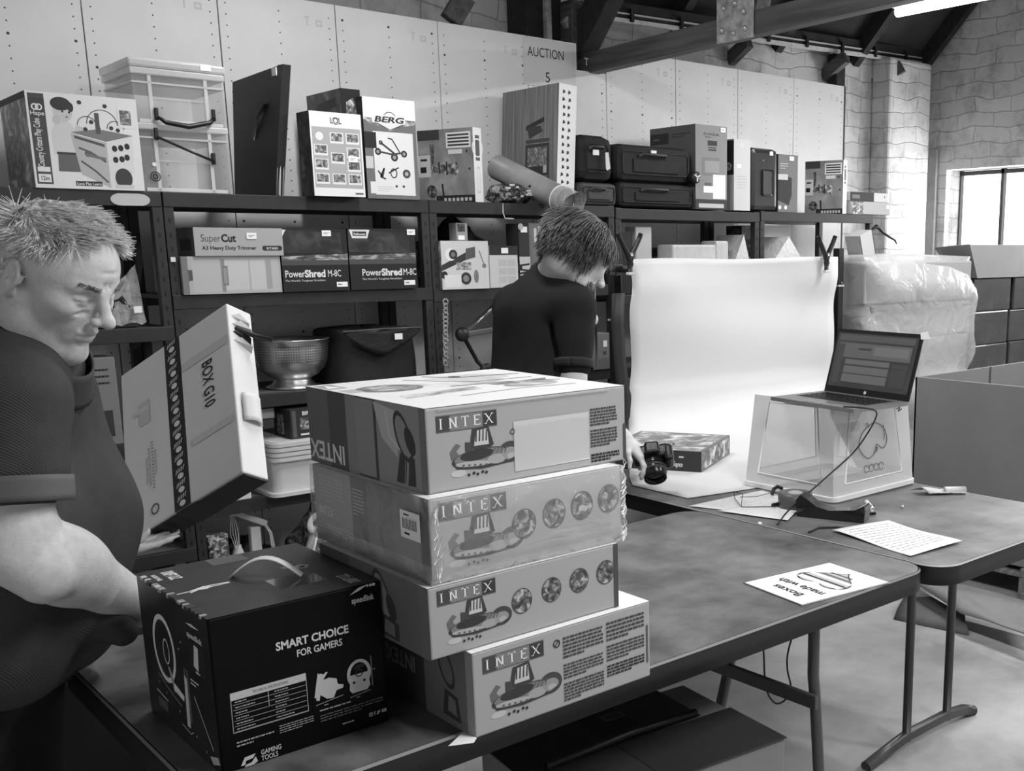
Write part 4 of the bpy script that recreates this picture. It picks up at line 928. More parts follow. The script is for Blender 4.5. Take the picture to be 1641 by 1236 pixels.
carton('white_carton', 'long white carton lying behind the right end of the backdrop', 'box', (x, 4.21, B3+.0), (w, .15, P(1268, 362, Y=4.1).z-B3), G(214))
# ------------------------------------------------------------------ the boxes on the near table
def digger(c, x, y, s, dark=56, mid=120, skin=168, sx=1.45):
    """printed drawing of an inflatable digger play set: arm, canopy, body, hollow, slide roll, wheels"""
    q = c.h/c.w*sx
    def el(a, b, r, m, ry=None, rot=0):
        ry = ry or r; pts = []
        for i in range(24):
            X, Y = r*math.cos(2*PI*i/24), ry*math.sin(2*PI*i/24); pts.append((a+(X*math.cos(rot)-Y*math.sin(rot))*q, b+X*math.sin(rot)+Y*math.cos(rot)))
        c.poly(pts, m)
    def p(pts, m): c.poly([(x+a*s*q, y+b*s) for a, b in pts], m)
    el(x+.62*s*q, y+.16*s, .20*s, G(188), .09*s); el(x+.12*s*q, y+.02*s, .12*s, G(186), .07*s)
    p([(.02, .30), (.0, .46), (.10, .62), (.17, .56), (.10, .46), (.14, .38), (.36, .46), (.36, .40)], G(mid-20))
    p([(.30, .46), (.36, .86), (.62, .90), (.70, .50), (.62, .44)], G(dark)); p([(.38, .52), (.42, .82), (.60, .84), (.62, .52)], G(190))
    for k in range(4): p([(.40+.055*k, .60), (.415+.055*k, .83), (.435+.055*k, .83), (.425+.055*k, .60)], G(dark))
    p([(.24, .42), (.24, .62), (.34, .60), (.34, .42)], G(dark+10))
    el(x+.52*s*q, y+.26*s, .50*s, G(dark+4), .20*s, rot=.05); el(x+.96*s*q, y+.30*s, .19*s, G(dark+8), .22*s)
    el(x+.50*s*q, y+.29*s, .44*s, G(mid), .15*s, rot=.05); el(x+.42*s*q, y+.34*s, .27*s, G(dark-6), .11*s, rot=.08)
    el(x+.36*s*q, y+.17*s, .30*s, G(skin), .055*s, rot=-.08); el(x+.74*s*q, y+.20*s, .15*s, G(skin-10), .10*s); el(x+.96*s*q, y+.27*s, .13*s, G(skin-26), .13*s); el(x+.98*s*q, y+.22*s, .07*s, G(skin), .06*s)
    for k in range(4): c.line([(x+(.66+.07*k)*s*q, y+.30*s), (x+(.72+.06*k)*s*q, y+.42*s)], .03*s, G(90))
    for k in range(5): el(x+(.2+.09*k)*s*q, y+.165*s-.012*k*s, .022*s, G(90))
    c.line([(x+.04*s*q, y+.26*s), (x+.1*s*q, y+.12*s), (x+.5*s*q, y+.06*s), (x+.9*s*q, y+.10*s), (x+1.12*s*q, y+.22*s)], .03*s, G(dark))
    for k, (a, b) in enumerate(((.28, -.04), (.36, -.02), (.42, -.05), (.5, -.02), (.56, -.04))): el(x+a*s*q, y+b*s, .022*s, G(40), .03*s)
def intex_logo(c, a, b, h):
    q = h*c.h/c.w; w_ = 4.15*q
    c.rect(a, b, a+w_, b+h, G(120)); c.rect(a, b, a+.92*q, b+h, G(64)); c.rect(a+w_-1.0*q, b, a+w_, b+h, G(52)); c.rect(a, b, a+w_, b+h*.06, G(90)); c.rect(a, b+h*.94, a+w_, b+h, G(90))
    c.serif('INTEX', a+.05*q, b+h*.2, h*.62, .82*q, G(232))
def people_rounds(c, seed=0):
    for i, (a, b) in enumerate(((.455, .50), (.615, .55), (.77, .58), (.925, .60))):
        c.ell(a, b, .172, G(66), .185); c.ell(a, b, .160, photo(40, 190, 75, i+seed), .172)
def warn(c, x0, x1, n1=3, st=.1):
    c.ring(x0-.035, .82, .05, .014, INK); c.line([(x0-.045, .79), (x0-.025, .85)], .012, INK)
    xm = (x0+x1)/2
    c.dashes(x0, .60, xm-.01, .88, 6, G(60), .55, 1); c.dashes(x0, .34, xm-.01, .54, 5, G(60), .55, 2); c.dashes(x0, .06, xm-.01, .30, 6, G(60), .6, 3)
    c.dashes(xm+.01, .64, x1, .90, 5, G(60), .55, 4); c.dashes(xm+.01, .38, x1, .60, 5, G(60), .55, 5); c.dashes(xm+.01, .18, x1, .34, 4, INK, .6, 6)
FR = G(196, .5, var=5, sc=6)
def left_print(c, flip=False, mode=0):
    # long end panel: dark bands, small play-set picture, strip of type
    if mode == 0:
        c.rect(0, 0, 1, 1, G(150)); c.rect(0, .0, .20, 1, G(112)); c.rect(.20, 0, .36, 1, G(88)); c.rect(.36, 0, .45, 1, G(142)); c.rect(.45, 0, .62, 1, G(78))
        c.text('INTEX', .17, .30, .24, G(232), .02, w=.32, rot=PI)
        c.poly([(.60, .98), (.66, .55), (.78, .35), (.80, .9)], G(190)); c.ell(.83, .62, .17, G(66), .33, rot=.5); c.ell(.83, .62, .13, G(150), .27, rot=.5); c.ell(.88, .58, .10, G(60), .18, rot=.5); c.poly([(.76, .05), (.80, .42), (.84, .40), (.82, .05)], G(64)); c.poly([(.85, .04), (.87, .40), (.91, .38), (.91, .05)], G(64)); c.line([(.70, .9), (.72, .6), (.80, .45)], .03, G(210))
        for k in range(3): c.line([(.80+.03*k, .06), (.82+.03*k, .4)], .02, G(70))
        c.rect(.955, 0, 1, 1, G(120))
    if mode == 1:
        c.rect(0, 0, 1, 1, G(168)); c.dashes(.06, .55, .28, .9, 7, G(196), .35); c.text('INTEX', .11, .36, .12, G(225), .01, w=.14); c.dashes(.02, .02, .62, .26, 5, G(215), .35, 3); c.rect(.36, 0, .50, 1, G(104)); c.rect(.50, 0, .60, 1, G(122)); c.dashes(.37, .5, .47, .86, 8, G(190), .4); c.rect(.60, 0, .72, 1, G(112)); c.rect(.72, 0, .93, 1, G(122)); c.rect(.93, 0, 1, 1, G(64)); c.dashes(.30, .04, .62, .22, 6, G(210), .35, 9)
    if mode == 2:
        c.rect(0, 0, 1, 1, G(104)); c.ell(.60, .62, .20, G(60), .4, rot=.5); c.ell(.60, .62, .16, G(140), .33, rot=.5); c.ell(.68, .5, .12, G(64), .2, rot=.5); c.poly([(.56, .06), (.60, .36), (.74, .3), (.74, .04)], G(66)); c.rect(.0, 0, .3, 1, G(84)); c.rect(.93, 0, 1, 1, G(110)); c.poly([(.60, .1), (.62, .3), (.7, .26), (.7, .08)], G(120))
    if mode == 3:
        c.rect(0, 0, .62, 1, G(64)); c.rect(.62, 0, 1, 1, G(112)); c.text('INTEX', .42, .60, .2, G(150), .02, w=.25, rot=PI); c.ell(.8, .68, .15, G(60), .26, rot=.5); c.ell(.8, .68, .11, G(110), .2, rot=.5); c.poly([(.76, .1), (.78, .42), (.88, .38), (.9, .08)], G(62)); c.poly([(.80, .16), (.81, .36), (.86, .33), (.87, .14)], G(120)); c.rect(.95, 0, 1, 1, G(150))
def top_print(c):
    c.rect(0, 0, 1, 1, G(216)); c.poly([(.01, .80), (.10, .80), (.10, .97), (.01, .97)], G(150)); c.poly([(.02, .83), (.06, .95), (.09, .84)], WHITE)
    c.ell(.22, .66, .15, G(110), .13); c.ell(.22, .66, .13, photo(60, 230, 22, 4), .11); c.poly([(.12, .40), (.52, .46), (.50, .36), (.10, .30)], photo(120, 225, 24, 6))
    c.ell(.62, .70, .26, photo(170, 245, 8, 2), .18, rot=.4); c.line([(.42, .90), (.50, .74), (.62, .60), (.92, .58)], .02, G(110)); c.line([(.55, .95), (.64, .80), (.96, .74)], .025, G(70)); c.ell(.66, .84, .03, G(60)); c.line([(.44, .52), (.72, .50), (.95, .40)], .02, G(80)); c.ell(.76, .36, .14, photo(130, 235, 14, 5), .08)
    c.rect(.02, .62, .09, .74, G(170)); c.line([(.30, .22), (.62, .26), (.90, .22)], .02, G(150)); c.poly([(.6, .48), (.94, .5), (.9, .44), (.62, .42)], photo(70, 180, 30, 8))
z1, z2, z3, z4 = 1.1375, 1.0015, .8845, .7405
def f1(c):
    intex_logo(c, .045, .70, .20); digger(c, .10, .18, .60); c.rect(.40, .10, .79, .70, G(206, .35)); c.poly([(.40, .10), (.79, .12), (.79, .70), (.40, .72)], G(186, .3)); c.rect(.40, .66, .79, .72, G(196, .25))
    c.ring(.395, .60, .035, .01, INK); c.dashes(.80, .52, .95, .76, 6, G(60), .6, 1); c.dashes(.80, .24, .95, .48, 6, G(60), .6, 2); c.dashes(.80, .04, .96, .16, 3, INK, .65, 3); c.rect(.985, 0, 1, .5, G(70))
def f2(c): intex_logo(c, .04, .72, .22); digger(c, .08, .18, .62); people_rounds(c)
def f3(c): intex_logo(c, .04, .72, .22); digger(c, .08, .18, .62); people_rounds(c, 3); c.rect(.975, 0, 1, 1, G(70))
def f4(c): intex_logo(c, .05, .72, .20); digger(c, .08, .18, .60); warn(c, .475, .96); c.rect(.975, .2, .985, .7, G(90))
FILM = clear('tape_and_film', .10, 235, .06, .8, 14)
GB = G(150, .5)
b4 = carton('playset_box', 'lowest carton of the stack, printed with blocks of small type', 'box', (.84, 1.39, z4), (.372, .40, z3-z4-.001), G(160, .5), front=f4, left=lambda c: left_print(c, mode=3), top=lambda c: c.rect(0, 0, 1, 1, G(226)))
b3 = carton('playset_box', 'third carton down the stack, unwrapped, with four round pictures', 'box', (.778, 1.405, z3), (.374, .37, z2-z3-.001), G(160, .5), front=f3, left=lambda c: left_print(c, mode=2), top=lambda c: c.rect(0, 0, 1, 1, G(220)))
b2 = carton('playset_box', 'second carton down, in shiny film, with four round pictures and barcode', 'box', (.792, 1.412, z2), (.376, .40, z1-z2-.001), G(160, .5), front=f2, left=lambda c: left_print(c, mode=1), top=lambda c: c.rect(0, 0, 1, 1, G(232)))
b1 = carton('playset_box', 'top carton of the stack with a blank pale sticker on its front', 'box', (.808, 1.437, z1), (.398, .402, .133), G(160, .5), front=f1, left=lambda c: left_print(c, mode=0), top=top_print, rot=(0, 0, .012))
def film(parent, w, d, h, seed, name='shrink_film'):
    q = MB(); rr = random.Random(seed); g_ = []; n = 40
    prof = [(.0, .03), (.004, 0), (.0055, h*.3), (.005, h*.7), (.003, h-.0), (-.012, h+.0018)]
    for k, (o_, z) in enumerate(prof):
        row = []
        for (x, y, nx_, ny) in [(w*i/10, 0, 0, -1) for i in range(11)]+[(w, d*i/10, 1, 0) for i in range(11)]+[(w*(1-i/10), d, 0, 1) for i in range(11)]+[(0, d*(1-i/10), -1, 0) for i in range(11)]:
            j = rr.uniform(0, .0016); cx = max(o_, -.012)
            row.append((x+nx_*(o_+j)+(0 if nx_ else (x/w-.5)*2*o_), y+ny*(o_+j)+(0 if ny else (y/d-.5)*2*o_), z+(rr.uniform(0, .002) if 0 < k < 5 else 0)))
        row.append(row[0]); g_.append(row)
    q.surf(g_, FILM); q.build(name, parent)
film(b2, .376, .40, .134, 1); 
q = MB()
q.box((-.0018, .16, .003), (-.0009, .22, .131), clear('tape', .2, 200, .1)); q.box((.02, -.0032, .128), (.36, -.0022, .1315), clear('tape', .2, 200, .1)); q.build('clear_tape', b1)
rr = random.Random(6)
for i in range(26):
    q = MB(); zz = rr.uniform(.0, .13); q.tube([(.37+rr.uniform(0, .006), -.006, zz), (.378+rr.uniform(0, .005), -.008, zz+rr.uniform(.004, .014)), (.38, -.003, zz+.02)], .0007, G(230, .2), 5); q.build('film_crease', b2)
for i in range(16):
    q = MB(); zz = rr.uniform(.0, .12); q.tube([(rr.uniform(.0, .012), -.0075, zz), (rr.uniform(.0, .02), -.008, zz+rr.uniform(.01, .03))], .0006, G(225, .2), 5); q.build('film_crease', b2)
q = MB(); q.box((-.0085, .016, .066), (-.0075, .075, .110), LAB)
c = Cv(q, (-.0085, .075, .066), (0, -1, 0), (0, 0, 1), .059, .044, .0002)
for k in range(13): c.rect(.12+.058*k, .34, .12+.058*k+(.02 if k % 3 else .034), .72, INK)
c.dashes(.2, .8, .8, .92, 1, INK); c.dashes(.2, .1, .8, .25, 1, INK); c.rect(.35, .72, .9, .78, WHITE); q.build('barcode_sticker', b2)
q = MB(); q.poly_ = None
q.add([(.0, -.004, .003), (-.05, -.0, .004), (-.004, .03, .003), (-.012, -.014, .002)], [(0, 2, 1, 3)], WHITE); q.build('torn_flap', b4)
# black box of the steering wheel
SPW, SPD, SPH = .272, .318, .243
SB = G(10, .45, .12, name='glossy_black_card')
def sf(c):
    c.text('SMART CHOICE', .565, .70, .052, G(206), .03, w=.43); c.text('FOR GAMERS', .60, .625, .046, G(206), .015, w=.27)
    c.text('speedlink', .88, .885, .040, G(206), .02, w=.14); c.poly([(.80, .945), (.86, .985), (.92, .995), (.865, .965)], G(206)); c.ell(.915, .985, .008, G(206)); c.ell(.935, .985, .010, G(206)); c.ell(.955, .985, .011, G(206))
    L_ = G(170)
    c.rect(.08, .455, .505, .505, G(190)); c.text('TECHNICAL SPECIFICATIONS', .30, .47, .018, INK, .01, w=.2)
    c.line([(.08, .50), (.08, .245), (.505, .245), (.505, .5)], .004, L_)
    for k in range(6): c.line([(.09, .425-.035*k), (.5, .425-.035*k)], .003, L_); c.dashes(.10, .432-.035*k, .24, .45-.035*k, 1, L_, .4, k); c.dashes(.32, .432-.035*k, .45, .45-.035*k, 1, L_, .4, k+9)
    c.line([(.285, .46), (.285, .36)], .004, L_)
    g = G(200)
    c.poly([(.545, .32), (.575, .31), (.60, .42), (.635, .47), (.625, .475), (.60, .455), (.575, .48)], g)
    c.poly([(.553, .30), (.573, .29), (.61, .46), (.59, .475)], g); c.poly([(.58, .33), (.62, .29), (.66, .285), (.68, .33), (.72, .335), (.725, .355), (.69, .37), (.685, .41), (.64, .43), (.60, .425)], g)
    c.line([(.55, .265), (.72, .285)], .004, L_); c.dashes(.60, .245, .66, .26, 1, L_)
    c.ring(.825, .40, .085, .022, g, .10); c.poly([(.76, .30), (.775, .275), (.87, .275), (.89, .30), (.885, .36), (.765, .36)], g); c.poly([(.765, .4), (.885, .4), (.875, .33), (.775, .33)], g); c.ring(.825, .405, .028, .008, INK); c.poly([(.785, .44), (.82, .465), (.86, .46), (.87, .445), (.825, .435)], INK); c.ell(.79, .345, .010, INK); c.ell(.855, .345, .010, INK)
    c.line([(.905, .50), (.905, .29)], .004, L_); c.dashes(.915, .395, .955, .41, 1, L_); c.line([(.76, .25), (.89, .265)], .004, L_); c.dashes(.80, .232, .85, .246, 1, L_)
    c.dashes(.09, .145, .30, .19, 2, L_, .4, 5); c.dashes(.33, .15, .53, .21, 4, L_, .35, 6); c.dashes(.57, .21, .96, .235, 1, L_, .35, 7); c.dashes(.57, .14, .97, .195, 3, G(110), .35, 8)
    c.text('GAMING', .215, .052, .032, g, .015, 'LEFT', w=.115); c.text('TOOLS', .215, .012, .032, g, .015, 'LEFT', w=.095)
    c.poly([(.10, -.0+.02), (.125, .07), (.185, .075), (.17, .05), (.13, .045), (.125, .02)], g); c.poly([(.185, .055), (.195, .02), (.17, .005), (.12, .005), (.13, .02), (.16, .025)], g)
    c.dashes(.70, .075, .86, .095, 1, L_, .4, 2)
    c.rect(.87, .075, .892, .102, g); c.rect(.876, .082, .886, .094, INK); c.text('f', .905, .075, .028, g, .02); c.poly([(.915, .08), (.925, .075), (.94, .09), (.943, .102), (.93, .098), (.92, .102), (.925, .09)], g); c.rect(.952, .08, .982, .102, g); c.poly([(.962, .085), (.962, .097), (.973, .091)], INK)
def sl(c):
    c.rect(0, 0, 1, 1, G(44, .3, var=10, sc=14)); c.ring(.33, .58, .215, .035, G(215), .235); c.ring(.33, .58, .18, .012, G(70), .20); c.ring(.36, .57, .06, .012, G(200), .09); c.poly([(.36, .47), (.39, .47), (.47, .33), (.43, .31)], G(150)); c.poly([(.42, .33), (.56, .30), (.57, .34), (.44, .38)], G(220)); c.line([(.20, .36), (.34, .30), (.52, .25)], .012, G(110))
    c.text('speedlink', .80, .80, .038, G(215), .02, w=.20); c.poly([(.70, .885), (.78, .90), (.88, .89), (.78, .88)], G(215))
    c.rect(.72, .58, .92, .78, G(26)); c.poly([(.76, .62), (.79, .77), (.84, .76), (.82, .60)], G(210)); c.dashes(.78, .575, .9, .60, 1, WHITE)
    c.poly([(.60, .55), (.66, .55), (.655, .20), (.60, .16)], G(90)); c.poly([(.575, .14), (.60, .50), (.635, .48), (.62, .14)], G(200)); c.ell(.63, .52, .014, G(30), .03); c.dashes(.69, .47, .80, .52, 2, WHITE, .4)
    c.poly([(.70, .40), (.78, .30), (.98, .02), (.90, .0), (.76, .16)], G(30)); c.line([(.72, .40), (.92, .12)], .012, G(180)); c.poly([(.86, .06), (.97, .10), (.99, .06), (.90, .02)], G(190))
    c.rect(.13, .10, .31, .22, G(34)); c.rect(.15, .11, .29, .18, G(80)); c.line([(.14, .225), (.31, .20)], .01, G(190)); c.line([(.5, .12), (.62, .10), (.66, .13)], .006, G(200))
    for a, b in ((.2, .3), (.3, .26), (.48, .2), (.7, .12), (.82, .07), (.56, .66), (.6, .72)): c.ell(a, b, .007, G(190))
def stp(c):
    c.rect(0, 0, 1, 1, G(46, .4, var=8, sc=16)); c.text('DRIFT O.Z', .12, .86, .06, WHITE, .035, w=.15, rot=-.2) if False else None
    for t_, a, b, r_ in (('DRIFT O.Z', .11, .84, -PI/2+.0), ('DRIFT O.Z', .91, .14, PI/2)):
        c.text(t_, a, b, .055, WHITE, .04, rot=r_, w=.17)
    c.text('RACING WHEEL', .045, .84, .022, WHITE, .03, rot=-PI/2, w=.13)
    c.poly([(.74, .50), (.79, .47), (.84, .52), (.80, .56), (.76, .55)], WHITE); c.poly([(.76, .51), (.79, .49), (.81, .52), (.79, .54)], G(46)); c.dashes(.68, .53, .76, .58, 2, WHITE, .5)
    c.rect(.40, .86, .62, 1.0, G(90, .3, var=12, sc=20)); c.rect(.50, .20, .78, .40, G(40, .15, coat=.4)); c.line([(.02, .48), (.34, .5)], .016, G(190)); c.line([(.10, .46), (.22, .52), (.34, .51)], .012, G(225)); c.poly([(.1, .49), (.2, .53), (.24, .5), (.2, .47)], G(215))
sp = carton('steering_wheel_box', 'glossy black box with white handle, nearest the camera on the table', 'box', (.502, 1.548, .7405), (SPW, SPD, SPH), SB, front=sf, left=sl, top=stp, bev=.0035)
q = MB(); hp = [(SPW*.60-.10+.0*k, 0, 0) for k in range(1)]
arc = [(.105+.085*t_/12, .185-.075*t_/12, SPH+.0015+.030*math.sin(PI*t_/12)) for t_ in range(13)]
q.surf([[(x-.007*s_*.75, y-.007*s_, z) for s_ in (-1, -.4, .4, 1)] for x, y, z in arc], G(226, .4), thick=.0025); q.build('carry_handle', sp)
q = MB(); rr = random.Random(9)
for i in range(16): y0 = .02+.28*i/16; q.box((-.0025, y0, SPH-.004+rr.uniform(-.002, .002)), (.006+rr.uniform(0, .004), y0+rr.uniform(.006, .016), SPH+.0012), G(rr.choice((150, 190, 50, 60))), .0006)
q.build('torn_edge', sp)
# printed square by the table edge
q = MB(); pz = TZ+.0012; cs = [P(1195, 937, Z=pz), P(1326, 903, Z=pz), P(1427, 934, Z=pz), P(1285, 971, Z=pz)]
o = cs[3]; u_ = (cs[2]-o); v_ = (cs[0]-o); wu, wv = u_.length, v_.length; u_ = u_.normalized(); v_ = (v_-u_*v_.dot(u_)).normalized(); wv = .205
q.prism([(0, 0), (wu, 0), (wu, wv), (0, wv)], o, u_, v_, (0, 0, 1), .0012, WHITE)
# the wording reads from the table's left end, away from the camera
c = Cv(q, o+u_*wu+Vector((0, 0, .0012)), v_, u_*-1, wv, wu, .0003)
for e_ in ((0, 0, .012, 1), (.988, 0, 1, 1), (0, 0, 1, .01), (0, .99, 1, 1)): c.rect(*e_, G(90))
c.text('Boxes', .48, .80, .085, INK, .025, w=.46); c.text('made with', .50, .64, .085, INK, .025, w=.72)
hp = []
for i in range(48):
    g = 2*PI*i/48; hp.append((.5+.024*16*math.sin(g)**3, .36+.0155*(13*math.cos(g)-5*math.cos(2*g)-2*math.cos(3*g)-math.cos(4*g))))
c.poly(hp, INK); c.poly([(.5+(a-.5)*.93, .36+(b-.36)*.92) for a, b in hp], G(176))
def band(b0, b1, m):
    # a stripe cut to the heart's outline
    xs0 = [a for a, b in hp if abs(b-b0) < .045]; xs1 = [a for a, b in hp if abs(b-b1) < .045]
    if xs0 and xs1: c.poly([(.5-(max(xs0)-.5)*.9, b0), (.5+(max(xs0)-.5)*.9, b0), (.5+(max(xs1)-.5)*.9, b1), (.5-(max(xs1)-.5)*.9, b1)], m)
band(.44, .50, WHITE); band(.40, .43, INK); band(.31, .36, WHITE); band(.26, .30, G(96)); band(.20, .22, INK)
tag(q.build('printed_sign', off=o, loc=o), 'white square notice with a striped heart lying at the table corner', 'sign')

# ------------------------------------------------------------------ crosswise table
def sheet(name, label, pts, lines=True, curl=.004, seed=1, z=TZ+.002, group=None):
    a, b, c_, d = [P(x, y, Z=z) for x, y in pts]; q = MB(); rr = random.Random(seed); g_ = []; N_ = 14
    ph = rr.uniform(0, 6)
    def at(i, j):
        s_, t_ = i/N_, j/N_; p = a.lerp(b, s_).lerp(d.lerp(c_, s_), t_); return p+Vector((0, 0, curl*(1+math.sin(ph+5*t_+2*s_))*.5))
    q.surf([[at(i, j) for j in range(N_+1)] for i in range(N_+1)], WHITE, thick=-.0006)
    if lines:
        rr = random.Random(seed)
        for k in range(lines if lines is not True else 12):
            t_ = (k+1.5)/15 if lines is True else (k+1)/(lines+2); s0 = .08
            while s0 < .9:
                L_ = rr.uniform(.04, .12)
                def pp_(s_, t2):
                    p = a.lerp(b, s_).lerp(d.lerp(c_, s_), t2); return p+Vector((0, 0, curl*(1+math.sin(ph+5*t2+2*s_))*.5+.0012))
                q.add([pp_(s0, t_), pp_(min(s0+L_, .93), t_), pp_(min(s0+L_, .93), t_+.012), pp_(s0, t_+.012)], [(0, 1, 2, 3)], G(196)); s0 += L_+.02
    return tag(q.build(name), label, 'paper', group)
sheet('paper_sheet', 'typed white sheet with a curled edge near the table corner', [(1334, 852), (1424, 836), (1542, 870), (1459, 892)], curl=.006)
sheet('paper_sheet', 'lined white sheet under the spectacles', [(1103, 812), (1222, 786), (1281, 804), (1210, 822)], z=TZ+.0018, curl=.002, seed=3)
sheet('paper_sheet', 'second lined sheet partly under the tape dispenser', [(1150, 819), (1262, 800), (1285, 812), (1262, 834)], z=TZ+.0045, curl=.001, seed=4)
a = P(1218, 839, Z=TZ); q = MB(); q.box((-.012, -.005, 0), (.012, .005, .001), WHITE); tag(q.build('paper_scrap', None, (a.x, a.y, TZ+.0004), (0, 0, .9)), 'tiny white paper scrap on the table near the dispenser', 'scrap')
a = P(1446, 814, Z=TZ); q = MB(); q.ball((0, 0, .004), .0045, WHITE, 10); tag(q.build('paper_scrap', None, (a.x, a.y, TZ)), 'tiny round white scrap on the table right of the crate', 'scrap')
# spectacles
t = thing('spectacles', 'thin-framed spectacles resting on the lined sheets', 'spectacles', P(1195, 806, Z=TZ+.004)); o = t.location
q = MB()
e1 = [P(1178, 800, Z=TZ+.008)-o, P(1176, 788, Z=TZ+.03)-o, P(1190, 792, Z=TZ+.03)-o, P(1188, 812, Z=TZ+.008)-o, P(1178, 800, Z=TZ+.008)-o]
q.tube(e1, .0012, INK, 6); q.build('rim', t)
q = MB(); q.tube([P(1188, 813, Z=TZ+.006)-o, P(1235, 812, Z=TZ+.009)-o, P(1255, 806, Z=TZ+.01)-o], .0014, INK, 6); q.build('temple', t)
q = MB(); q.tube([P(1186, 797, Z=TZ+.02)-o, P(1212, 796, Z=TZ+.02)-o, P(1235, 790, Z=TZ+.012)-o], .0013, G(110), 6); q.build('temple', t)
q = MB(); q.tube([P(1238, 810, Z=TZ+.012)-o, P(1256, 806, Z=TZ+.012)-o], .006, INK, 8); q.build('end_tip', t)
# bent black hook thing by crate
q = MB(); q.tube([P(1237, 793, Z=TZ+.005), P(1240, 784, Z=TZ+.022), P(1246, 780, Z=TZ+.03), P(1253, 783, Z=TZ+.028)], .006, INK, 10); tag(q.build('rubber_clip'), 'small black bent clip standing by the left crate corner', 'clip')
# tape dispenser and roll
a = P(1298, 826, Z=TZ); bq = P(1391, 836, Z=TZ)
t = thing('tape_dispenser', 'black tape dispenser with a hollow saddle shape', 'tape dispenser', (a.x, a.y, TZ)); ax_ = (bq-a); ax_.z = 0; Lq = ax_.length; t.rotation_euler = (0, 0, math.atan2(ax_.y, ax_.x))
q = MB(); q.prism([(-.03, 0), (-.034, .05), (-.02, .066), (.0, .055), (.03, .035), (.07, .027), (Lq*.82, .036), (Lq*.98, .052), (Lq, .036), (Lq*.98, 0)], (0, .02, 0), (1, 0, 0), (0, 0, 1), (0, -1, 0), .05, G(28, .18, .5, coat=.4)); q.build('body', t)
q = MB(); q.box((Lq*.96, -.03, .04), (Lq*1.02, .02, .046), G(180, .2, metal=1)); q.build('cutter_blade', t)
ct = P(1286, 822, Z=TZ); t = thing('tape_roll', 'grey roll of tape standing behind the dispenser', 'tape roll', (ct.x+.03, ct.y+.055, TZ))
q = MB(); q.lathe([(.022, 0), (.052, 0), (.052, .048), (.022, .048), (.022, 0)], G(82, .3), 40); q.build('tape', t)
q = MB(); q.lathe([(.0205, 0), (.0215, 0), (.0215, .05), (.0205, .05), (.0205, 0)], G(170), 32); q.build('core', t)
for (x0, y0, x1, y1, lab) in ((1335, 818, 1400, 812, 'dark marker pen lying behind the dispenser'), (1345, 826, 1403, 823, 'black pen next to the dispenser blade')):
    q = MB(); q.tube([P(x0, y0, Z=TZ+.007), P(x1, y1, Z=TZ+.007)], [.006, .0045], INK, 10); q.tube([P(x0, y0, Z=TZ+.007), P(x0+.3*(x1-x0), y0+.3*(y1-y0), Z=TZ+.0072)], .0068, INK, 10); tag(q.build('pen'), lab, 'pen')
q = MB(); q.tube([P(1388, 804, Z=TZ+.03), P(1399, 817, Z=TZ+.014)], .007, WHITE, 10); tag(q.build('glue_stick'), 'short white stick leaning on the pens', 'stick')
q = MB(); q.tube([P(x, y, Z=TZ+.004) for x, y in ((1296, 853), (1312, 846), (1340, 845), (1378, 848), (1392, 842))], .003, INK, 8); tag(q.build('cable'), 'short black cable end lying in front of the dispenser', 'cable')
# crumpled rag
q = MB(); a, b = P(1474, 792, Z=TZ), P(1535, 790, Z=TZ); g_ = []; rr = random.Random(3)
for i in range(17):
    s_ = i/16; p = a.lerp(b, s_); g_.append([p+Vector((.0, (j/8-.5)*.07, .006+.016*math.sin(PI*j/8)*(.5+.5*math.sin(2+3*s_))+rr.uniform(0, .004))) for j in range(9)])
q.surf(g_, G(206, .6), thick=.002); q.tube([a.lerp(b, .5)+Vector((0, -.02, .014)), b+Vector((.01, -.02, .012))], .011, G(212), 12); tag(q.build('cleaning_cloth'), 'crumpled pale cloth at the far edge of the table by the crate', 'cloth')
# upturned crate
ca, cb, cc = P(1224, 772, Z=TZ), P(1335, 808, Z=TZ), P(1476, 778, Z=TZ)
cw, cd = cc.x-cb.x, .37; ch = .30
FROST = clear('frosted_crate_wall', .58, 222, .3); FRIM = clear('frosted_crate_edge', .86, 236, .35)
t = thing('plastic_crate', 'upturned frosted plastic crate with a scribbled face, holding up the laptop', 'crate', (cb.x, cb.y, TZ+.0055), (0, 0, 0))
ins = .020
def fr(q, corners, frame, m1):  # a slanted wall with a clearer middle panel
    q.add(corners, [(0, 1, 2, 3)], m1)
C0 = [(0, 0), (cw, 0), (cw, cd), (0, cd)]; C1 = [(ins, ins), (cw-ins, ins), (cw-ins, cd-ins), (ins, cd-ins)]
q = MB()
for k in range(4):
    a0, a1 = Vector(C0[k]+(.012,)), Vector(C0[(k+1) % 4]+(.012,)); b0, b1 = Vector(C1[k]+(ch,)), Vector(C1[(k+1) % 4]+(ch,))
    L0 = lambda s_, t_: a0.lerp(a1, s_).lerp(b0.lerp(b1, s_), t_)
    q.add([L0(0, 0), L0(1, 0), L0(1, 1), L0(0, 1), L0(.14, .12), L0(.86, .12), L0(.80, .96), L0(.20, .96)], [(0, 1, 5, 4), (1, 2, 6, 5), (2, 3, 7, 6), (3, 0, 4, 7)], FROST)
    q.add([L0(.14, .12), L0(.86, .12), L0(.80, .96), L0(.20, .96)], [(0, 1, 2, 3)], clear('frosted_crate_panel', .40, 222, .3))
    q.tube([L0(.14, .12), L0(.86, .12), L0(.80, .94), L0(.20, .94), L0(.14, .12)], .0028, FRIM, 6)
q.add([Vector(c_+(ch,)) for c_ in C1], [(0, 1, 2, 3)], FRIM)
q.build('body', t)
q = MB(); o1 = rrect(-.012, -.012, cw+.012, cd+.012, .03); o2 = rrect(.0, .0, cw, cd, .022); k = len(o1)
vs = [(a, b, 0) for a, b in o1]+[(a, b, .014) for a, b in o1]+[(a, b, .014) for a, b in o2]+[(a, b, 0) for a, b in o2]
